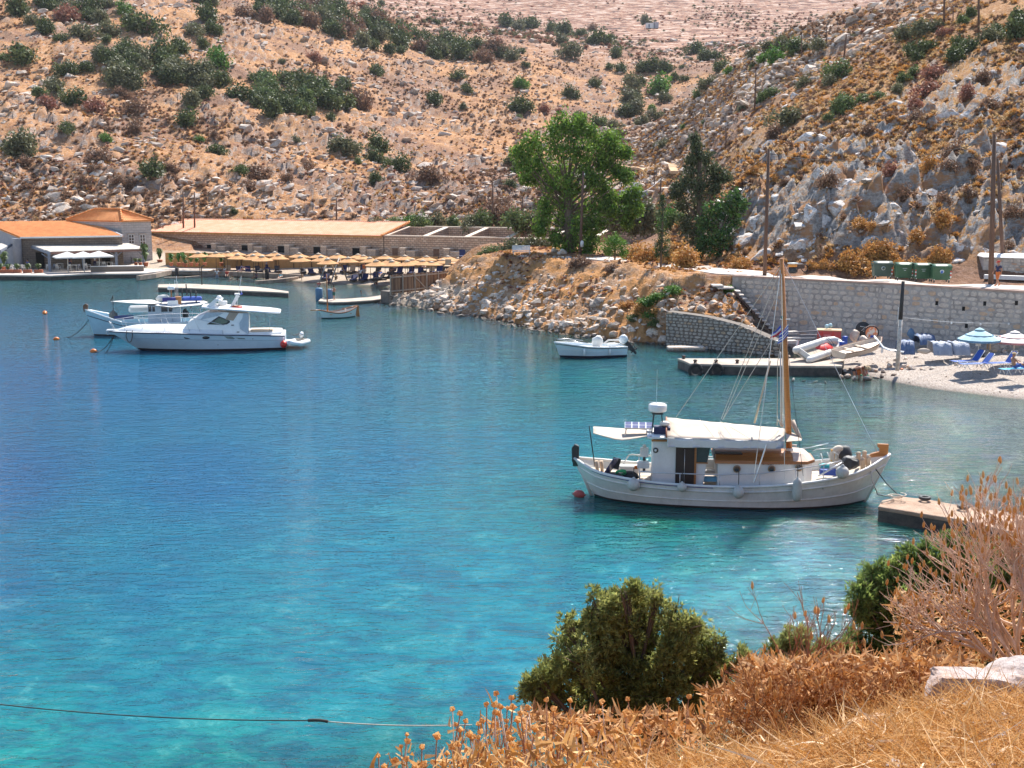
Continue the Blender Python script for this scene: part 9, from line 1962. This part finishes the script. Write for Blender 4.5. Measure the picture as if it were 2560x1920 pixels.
# juniper: branches carrying tufts of short scale-leaf sprays
def juniper(name,label,base,lobes,ntuft,leaf,mat,seed,nbr=1.0,tw=.010):
    rg=np.random.RandomState(seed);root=thing(name,label,'bush',base);L_=np.array(lobes);vol=(L_[:,3]*L_[:,4]);pr=vol/vol.sum();idx=rg.choice(len(L_),ntuft,p=pr)
    nc=ntuft//26;ci=rg.choice(len(L_),nc,p=pr);dc=rg.normal(size=(nc,3));dc/=np.linalg.norm(dc,axis=1)[:,None];cc_=L_[ci,:3]+dc*(rg.rand(nc)**.5)[:,None]*L_[ci,3:6]*1.05
    hs=rg.uniform(.05,.10,nc);k2=rg.randint(0,nc,ntuft);d=rg.normal(size=(ntuft,3));d/=np.linalg.norm(d,axis=1)[:,None];P=cc_[k2]+d*(rg.rand(ntuft)**.6)[:,None]*hs[k2][:,None]*np.array([1,1,1.5])
    out=d*.7+rg.normal(size=(ntuft,3))*.35+np.array([0,0,.55]);out/=np.linalg.norm(out,axis=1)[:,None];k=7
    D=np.repeat(out,k,0)+rg.normal(size=(ntuft*k,3))*.55;D/=np.linalg.norm(D,axis=1)[:,None];PP=np.repeat(P,k,0)+D*leaf*.2
    blades('foliage',PP,leaf,leaf*.19,mat,.4,seed,dirs=D,kind=None,parent=root,segs=1)
    b=MB();rs_=random.Random(seed)
    for(x,y,z,rx,ry,rz)in lobes:
        e=Vector((x,y,z));s=Vector((rs_.uniform(-.1,.1),rs_.uniform(-.1,.1),-.1));m1=s.lerp(e,.5)+Vector((rs_.uniform(-.1,.1),rs_.uniform(-.1,.1),-.05*e.length));b.tube([s,m1,e],[tw*3.5,tw*2.2,tw],6)
        for _ in range(int(9*nbr)):
            q=e+Vector((rs_.uniform(-1,1)*rx,rs_.uniform(-1,1)*ry,rs_.uniform(-1,1)*rz))*.9;b.tube([m1.lerp(e,rs_.uniform(.2,1)),e.lerp(q,.5)+Vector((0,0,-.03)),q],[tw*.9,tw*.6,tw*.25],4)
    b.build('branches',BARK,root);return root
def lob(lst,Y,base,dyf=.8,seed=0,sc=1.0):
    rg=random.Random(seed);out=[]
    for px,py,r in lst:rr=r*sc*Y/FPX;yy=Y+rg.uniform(-1,1)*rr*dyf;p=WY(px,py,yy);out.append((p.x-base.x,p.y-base.y,p.z-base.z,rr,rr*.9,rr))
    return out
JL=leaf_material('juniper_sprays',(.20,.22,.06),(.38,.39,.13),.5,.02,.6,.5)
J1=[(1565,1480,34),(1540,1500,40),(1600,1510,45),(1500,1515,36),(1480,1540,36),(1520,1560,60),(1585,1570,60),(1640,1560,50),(1690,1520,34),(1710,1560,45),(1725,1600,40),(1430,1570,30),(1420,1610,45),(1450,1650,60),(1520,1640,70),(1600,1640,75),(1680,1640,65),(1740,1650,50),(1390,1660,45),(1350,1700,40),(1330,1720,34),(1400,1720,60),(1480,1720,70),(1570,1720,75),(1660,1720,70),(1740,1710,50),(1345,1750,32),(1420,1780,55),(1500,1790,60),(1580,1790,60),(1660,1780,55),(1780,1640,34),(1800,1610,30),(1730,1770,40),(1470,1840,50),(1560,1850,60),(1650,1840,60),(1740,1820,50),(1800,1680,50),(1840,1660,40),(1790,1740,50),(1380,1780,40),(1640,1500,26)]
b0=WY(1590,1905,11.6);juniper('juniper_bush','large olive green juniper bush in the lower middle foreground',b0,lob(J1,11.4,b0,1.2,1),13000,.052,JL,11,1.4,.011)
J2=[(2195,1470,50),(2230,1490,55),(2165,1510,45),(2250,1530,45),(2190,1550,40),(2275,1400,26),(2290,1420,40),(2330,1400,36),(2380,1370,40),(2200,1610,50),(2130,1620,40),(2250,1620,55),(2300,1560,60),(2350,1500,60),(2400,1450,60),(2450,1420,60),(2120,1680,40),(2200,1690,50),(2290,1650,60),(2360,1600,60),(2430,1540,70),(2500,1480,70),(2530,1400,60),(2550,1550,60),(2230,1440,40),(2270,1460,50),(2470,1500,80),(2400,1560,80),(2520,1620,80),(2300,1500,60),(2180,1460,36)]
b0=WY(2330,1770,12.4);juniper('juniper_bush','dark juniper behind the tangled bare shrub at the right',b0,lob(J2,12.6,b0,1.0,2),19000,.056,leaf_material('dark_juniper_sprays',(.13,.19,.05),(.26,.33,.09),.5,.02,.6,.5),12,1.3,.011)
J3=[(1990,1590,28),(1980,1620,34),(2020,1640,36),(2070,1650,36),(2105,1640,30),(1950,1650,30)]
b0=WY(2020,1760,11.0);juniper('juniper_bush','small dark juniper between the large bush and the bare shrub',b0,lob(J3,11.2,b0,1.0,3),1800,.052,JL,13,1.3,.009)
# bare branching shrubs
def bare_shrub(name,label,base,targets,mat,seed,r0=.022,depth=4,spread=.5,tips=None,tip_mat=None,curl=.3):
    rg=random.Random(seed);root=thing(name,label,'shrub',base);b=MB();tb=MB();b0=Vector(base)
    def grow(p,d,L_,r,k):
        n_=4;pts=[p.copy()];dd=d.copy()
        for i in range(n_):
            dd=(dd+Vector((rg.gauss(0,1),rg.gauss(0,1),rg.gauss(0,1)))*curl*.33+Vector((0,0,.06))).normalized();pts.append(pts[-1]+dd*L_/n_)
        b.tube(pts,[r*(1-.35*i/n_)for i in range(n_+1)],5 if k>1 else 4,False)
        if k==0:
            if tips and rg.random()<tips:e=pts[-1];tb.lathe([(0,-.018),(.012,0),(.010,.03),(0,.05)],c=e,n=5,M=Matrix.Rotation(rg.uniform(-.5,.5),3,'X'))
            return
        for _ in range(rg.choice((2,3,3))):
            i=rg.randint(2,n_);nd=(dd+Vector((rg.gauss(0,1),rg.gauss(0,1)*.8,rg.gauss(0,1)))*spread).normalized();grow(pts[i],nd,L_*rg.uniform(.55,.85),r*.62,k-1)
    for t in targets:
        v=Vector(t)-b0;grow(Vector((rg.uniform(-.08,.08),rg.uniform(-.08,.08),0)),v.normalized(),v.length*.5,r0,depth)
    b.build('branches',mat,root)
    if tb.v:tag(tb.build('seed_heads',tip_mat,root),kind='stuff')
    return root
PALEB=M('pale_pinkish_bark',(.78,.60,.47),(.55,.34,.22),.8,8,.4,60);REDB_=M('reddish_dry_bark',(.44,.19,.09),(.28,.11,.05),.85,8,.4,60);SEED=M('orange_seed_head',(.62,.30,.08),(.45,.2,.05),.8,10)
b0=WY(2560,1680,9.4);bare_shrub('bare_shrub','pale pinkish leafless shrub branching in from the right edge',b0,[WY(a,b,9.3+c)for a,b,c in((2200,1510,.3),(2270,1450,-.2),(2320,1400,.2),(2380,1330,-.1),(2440,1350,.2),(2500,1330,.0),(2560,1300,.3),(2250,1560,.1),(2300,1500,-.4),(2420,1400,.4),(2620,1300,0),(2360,1480,.1),(2480,1350,-.3))],PALEB,21,.019,4,.36,.3,SEED)
b0=WY(2600,1560,9.0);bare_shrub('bare_shrub','upper bare shrub with orange seed heads at the right edge',b0,[WY(a,b,9.0+c)for a,b,c in((2460,1320,.1),(2500,1290,-.1),(2540,1270,.2),(2580,1290,0),(2440,1380,.2),(2520,1340,.1),(2400,1350,.3))],PALEB,22,.014,4,.34,.5,SEED)
b0=WY(2020,1860,8.2);bare_shrub('bare_shrub','reddish brown dry shrub right of the large juniper',b0,[WY(a,b,8.2+c)for a,b,c in((1850,1640,.2),(1900,1580,-.1),(1960,1560,.1),(2000,1600,.2),(2060,1610,0),(2110,1640,.2),(1830,1720,.1),(2150,1690,.1),(1940,1650,.3),(1780,1760,.1),(2080,1700,-.2))],REDB_,23,.012,4,.4,.12,SEED)
b0=WY(1930,1880,7.2);bare_shrub('bare_shrub','tangled orange brown shrub in front of the reddish one',b0,[WY(a,b,7.2+c)for a,b,c in((1780,1720,.2),(1850,1680,0),(1920,1690,.1),(1990,1700,.2),(2050,1720,0),(1740,1790,.1),(2100,1760,.2))],TWIG,24,.010,4,.5,.08,SEED)
b0=WY(2270,1800,8.0);bare_shrub('bare_shrub','dense brown twig tangle left of the limestone block',b0,[WY(a,b,8.0+c)for a,b,c in((2140,1650,.2),(2200,1620,0),(2270,1610,.1),(2330,1620,.2),(2390,1660,0),(2120,1720,.1),(2250,1690,.2),(2350,1700,.1))],TWIG,25,.010,4,.5,.08,SEED)
# leafy dry matter filling under the shrubs
def dead_leaves(name,box,n,Y0,Y1,size,mat,seed):
    rg=np.random.RandomState(seed);C=[]
    for(x0,y0,x1,y1)in box:
        for _ in range(n):px,py=rg.uniform(x0,x1),rg.uniform(y0,y1);C.append(WY(px,py,rg.uniform(Y0,Y1))[:])
    blades(name,np.array(C),size,size*.12,mat,.5,seed,1.0,segs=2)
dead_leaves('dead_brush',[(1760,1720,2180,1860),(2080,1640,2420,1780),(1850,1650,2120,1750)],2600,7.5,9.2,.10,TWIG,31)
dead_leaves('dead_brush',[(2230,1480,2560,1660)],1500,10.5,11.6,.11,TWIG,32);dead_leaves('dead_brush',[(1300,1780,1760,1900)],1500,9.0,10.8,.12,TWIG,33)
# dry flower stalks with round heads
hd=boulder_mesh('flower_head',61,(1,1,.72),3,.5);V=np.array([v.co[:]for v in hd.vertices]);rgx=np.random.RandomState(2);V*=(1+.16*(rgx.rand(len(V))-.3))[:,None];hd.vertices.foreach_set('co',V.astype(np.float32).ravel());HEADM=M('golden_seed_head',(.90,.50,.17),(.62,.28,.07),.9,3,.9,12,.2,rnd=.35)
hd.materials.append(leaf_material('seed_head_gold',(.42,.22,.06),(.80,.50,.19),.3,.01,.8,.45))
FH=[(1241,1733,19),(1278,1745,19),(1217,1760,18),(1131,1773,18),(1151,1784,19),(1237,1762,24),(1250,1766,20),(1283,1768,24),(1268,1770,14),(1321,1770,22),(1384,1773,22),(1302,1783,18),(1238,1781,22),(1248,1786,20),(1293,1799,22),(1320,1785,12),(1382,1786,18),(1164,1803,18),(1207,1803,20),(1197,1810,16),(1139,1811,16),(1238,1811,24),(1266,1803,16),(1266,1815,14),(1313,1818,20),(1337,1819,26),(1382,1820,20),(1449,1806,24),(1475,1831,24),(1421,1805,16),(1416,1816,14),(1151,1825,20),(1174,1836,26),(1186,1842,18),(1201,1830,20),(1197,1843,16),(1271,1832,16),(1275,1846,22),(1404,1838,20),(1440,1834,24),(1092,1839,25),(1017,1836,13),(1018,1853,22),(1055,1868,20),(1003,1866,14),(1131,1867,22),(1145,1861,22),(1118,1884,17),(1169,1875,22),(1206,1884,18),(1278,1860,20),(1324,1866,24),(1410,1864,22),(946,1890,15),(988,1901,26),(1015,1898,22),(1059,1911,25),(1083,1905,16),(1107,1910,20),(1225,1902,16),(1250,1880,18),(1340,1890,22),(1275,1895,20),(1374,1870,20),(1425,1750,16),(1366,1750,18),(1505,1755,20),(1570,1748,16),(1672,1748,14),(1500,1820,22),(1565,1782,26),(1580,1795,26),(1595,1825,26),(1580,1838,24),(1535,1832,24),(1540,1824,20),(1473,1910,24),(1600,1815,22),(1495,1778,18),(1722,1742,18),(2300,1648,18),(2320,1710,22),(2345,1740,18),(2325,1701,16),(960,1915,18),(1035,1920,20),(1160,1905,22),(1300,1912,20),(1400,1905,22),(1440,1890,20)]
for i,(a,b,w)in enumerate(FH):
    if a<1700:Y_=4.9+(1920-b)/260+random.uniform(-.3,.3)+(1.5 if a>1480 else 0)
    else:Y_=7.0
    p=WY(a,b,Y_);fx_,fy_=p.x+random.uniform(-.06,.06),p.y+random.uniform(-.15,.1);g=min(tz(fx_,fy_),p.z-.15);g=max(g,p.z-1.1);r=w*1.12/2*p.y/FPX
    t=thing('dry_flower','x','flower',(fx_,fy_,g),0,'dry round-headed flower stalks');v=Vector((p.x-fx_,p.y-fy_,p.z-g))
    MB().tube([(0,0,-.05),v*.5+Vector((random.uniform(-.03,.03),0,0)),v],[.0042,.0035,.0028],5).build('stem',REDB_ if i%3 else PALEB,t);o=bpy.data.objects.new('flower_head',hd);COL.objects.link(o);o.parent=t;o.location=v;o.scale=(r,r,r);o.rotation_euler=(random.uniform(-.3,.3),random.uniform(-.3,.3),random.uniform(0,6))
    t['label']=('small dark brown' if w<18 else 'large golden' if w>22 else 'golden')+' round seed head on thin stalk'
# leaves at the flower bases
C=[];rg=np.random.RandomState(5)
for(a,b,w)in FH:
    if a>1650:continue
    for _ in range(9):px,py=a+rg.uniform(-40,40),max(b+30,1900 if a<1330 else 1870)+rg.uniform(-20,90);C.append(WY(px,py,4.9+rg.uniform(-.4,.9)+(1.2 if a>1480 else 0))[:])
    if b<1850:
        for _ in range(3):px,py=a+rg.uniform(-14,14),b+rg.uniform(30,90);C.append(WY(px,py,5.1+(1920-b)/260)[:])
blades('withered_leaves',np.array(C),.085,.010,ST1,.7,41,1.0)
# cable across the water
a,b=WZ(-60,1754,.6),WZ(770,1801,.6);wire(a,b,.12,'dark mooring cable crossing the water at lower left',.013,ROPED,'cable','mooring_cable');c=WZ(820,1804,.6);wire(c,WZ(1180,1812,.75),.05,'pale mooring rope running from the splice to the dry flowers',.013,ROPEW,'rope','mooring_rope')
wire(b,c,-.02,'knotted shackle joining the dark cable and the pale rope',.035,ROPED,'knot','rope_splice')
# ---------------------------------------------------------------- labels: where things of one look share one, add where it stands
def finish_labels():
    LM=[('the orange hall roof',150,570),('the stone tower',310,580),('the long pale roof',620,560),('the roofless ruins',1150,575),('the eucalyptus',1420,450),('the ragged conifer',1730,500),('the roadside pole',1915,480),('the green bins',2280,670),('the thick right pole',2485,450),
          ('the tiny white cabin',1625,60),('the grey far house',1610,490),('the leaning hill pole',2112,115),('the large olive bush',1960,300),('the upper left corner',0,0),('the top edge centre',900,0),('the red earth patch',1350,155),('the grey scree',900,150),('the bright round bush',548,152),('the stone valley track',1120,165),('the upper light bush',305,25),('the left photo edge',0,350),('the lone green bush',1305,210),('the upper right corner',2560,0),('the board fence',1060,700),
          ('the white bench',1305,625),('the open motorboat',1480,880),('the low stone wall',1780,810),('the beach post',2250,850),('the long pier',1900,905),('the beach parasols',2480,850),('the twin poles',472,500),('the lamp pole',1455,600),('the juniper bush',1560,1620),('the pale rope end',1180,1812),('the limestone block',2440,1722),('the thistle leaves',1180,1900)][:-1]
    W_=['first','second','third','fourth','fifth','sixth','seventh','eighth','ninth','tenth','eleventh','twelfth','thirteenth','fourteenth','fifteenth','sixteenth','seventeenth','eighteenth','nineteenth','twentieth']
    groups={}
    for o in COL.objects:
        if o.parent is None and o.get('label')and o.get('kind')is None:groups.setdefault(o['label'],[]).append(o)
    for lab,L_ in groups.items():
        if len(L_)<2:continue
        sub={}
        for o in L_:
            x,y=PX(o.location);nm,lx,ly=min(LM,key=lambda m:(m[1]-x)**2+1.5*(m[2]-y)**2);dx,dy=x-lx,y-ly
            if lx in(0,2560)or ly==0:pos='near'
            else:pos=('above' if dy<0 else 'below')if abs(dy)>abs(dx)*.6 else('left of' if dx<0 else 'right of')
            if abs(dx)>45 and pos in('above','below')and lx not in(0,2560):pos+=' and left of' if dx<0 else ' and right of'
            sub.setdefault((pos,nm),[]).append((math.hypot(dx,dy),o))
        for(pos,nm),R_ in sub.items():
            R_.sort(key=lambda t:t[0])
            for i,(_,o)in enumerate(R_):
                rank='' if len(R_)==1 else(', nearest to it' if i==0 else ', farthest from it' if i==len(R_)-1 else ', %s nearest to it'%W_[min(i,19)])
                base=lab.split();keep=16-len((pos+' '+nm+rank).split());
                if keep<len(base):
                    cut=[q for q in range(3,keep)if base[q]in('on','in','at','of','along','beside','creeping','clinging','lying','jutting','half','among','above','behind','where','with')]
                    keep=cut[-1]if cut and keep-cut[-1]<5 else keep
                    while base[keep-1]in('the','of','and','in','on','at','to','a','lying','half'):keep-=1
                o['label']=' '.join(base[:keep])+' '+pos+' '+nm+rank
finish_labels()
seen_={}
for o in COL.objects:
    if o.parent is None and o.get('label')and o.get('kind')is None:seen_.setdefault(o['label'],[]).append(o)
for l_,L_ in seen_.items():
    if len(L_)>1:
        L_.sort(key=lambda o:-o.scale[0]);w=l_.split()
        if len(w)>15:w=w[:2]+w[3:]
        for k,o in enumerate(L_):o['label']=('larger','smaller','smallest')[min(k,2)]+' '+' '.join(w)
hz_=bpy.data.materials.new('thin_air');hz_.use_nodes=True;hn_=hz_.node_tree;hn_.nodes.clear()
pv=hn_.nodes.new('ShaderNodeVolumePrincipled');pv.inputs['Color'].default_value=(.80,.84,.95,1);pv.inputs['Density'].default_value=.00006;pv.inputs['Anisotropy'].default_value=.2
hn_.links.new(pv.outputs[0],hn_.nodes.new('ShaderNodeOutputMaterial').inputs['Volume'])
tag(MB().box((0,680,140),(1700,1500,330)).build('haze',hz_),kind='stuff')
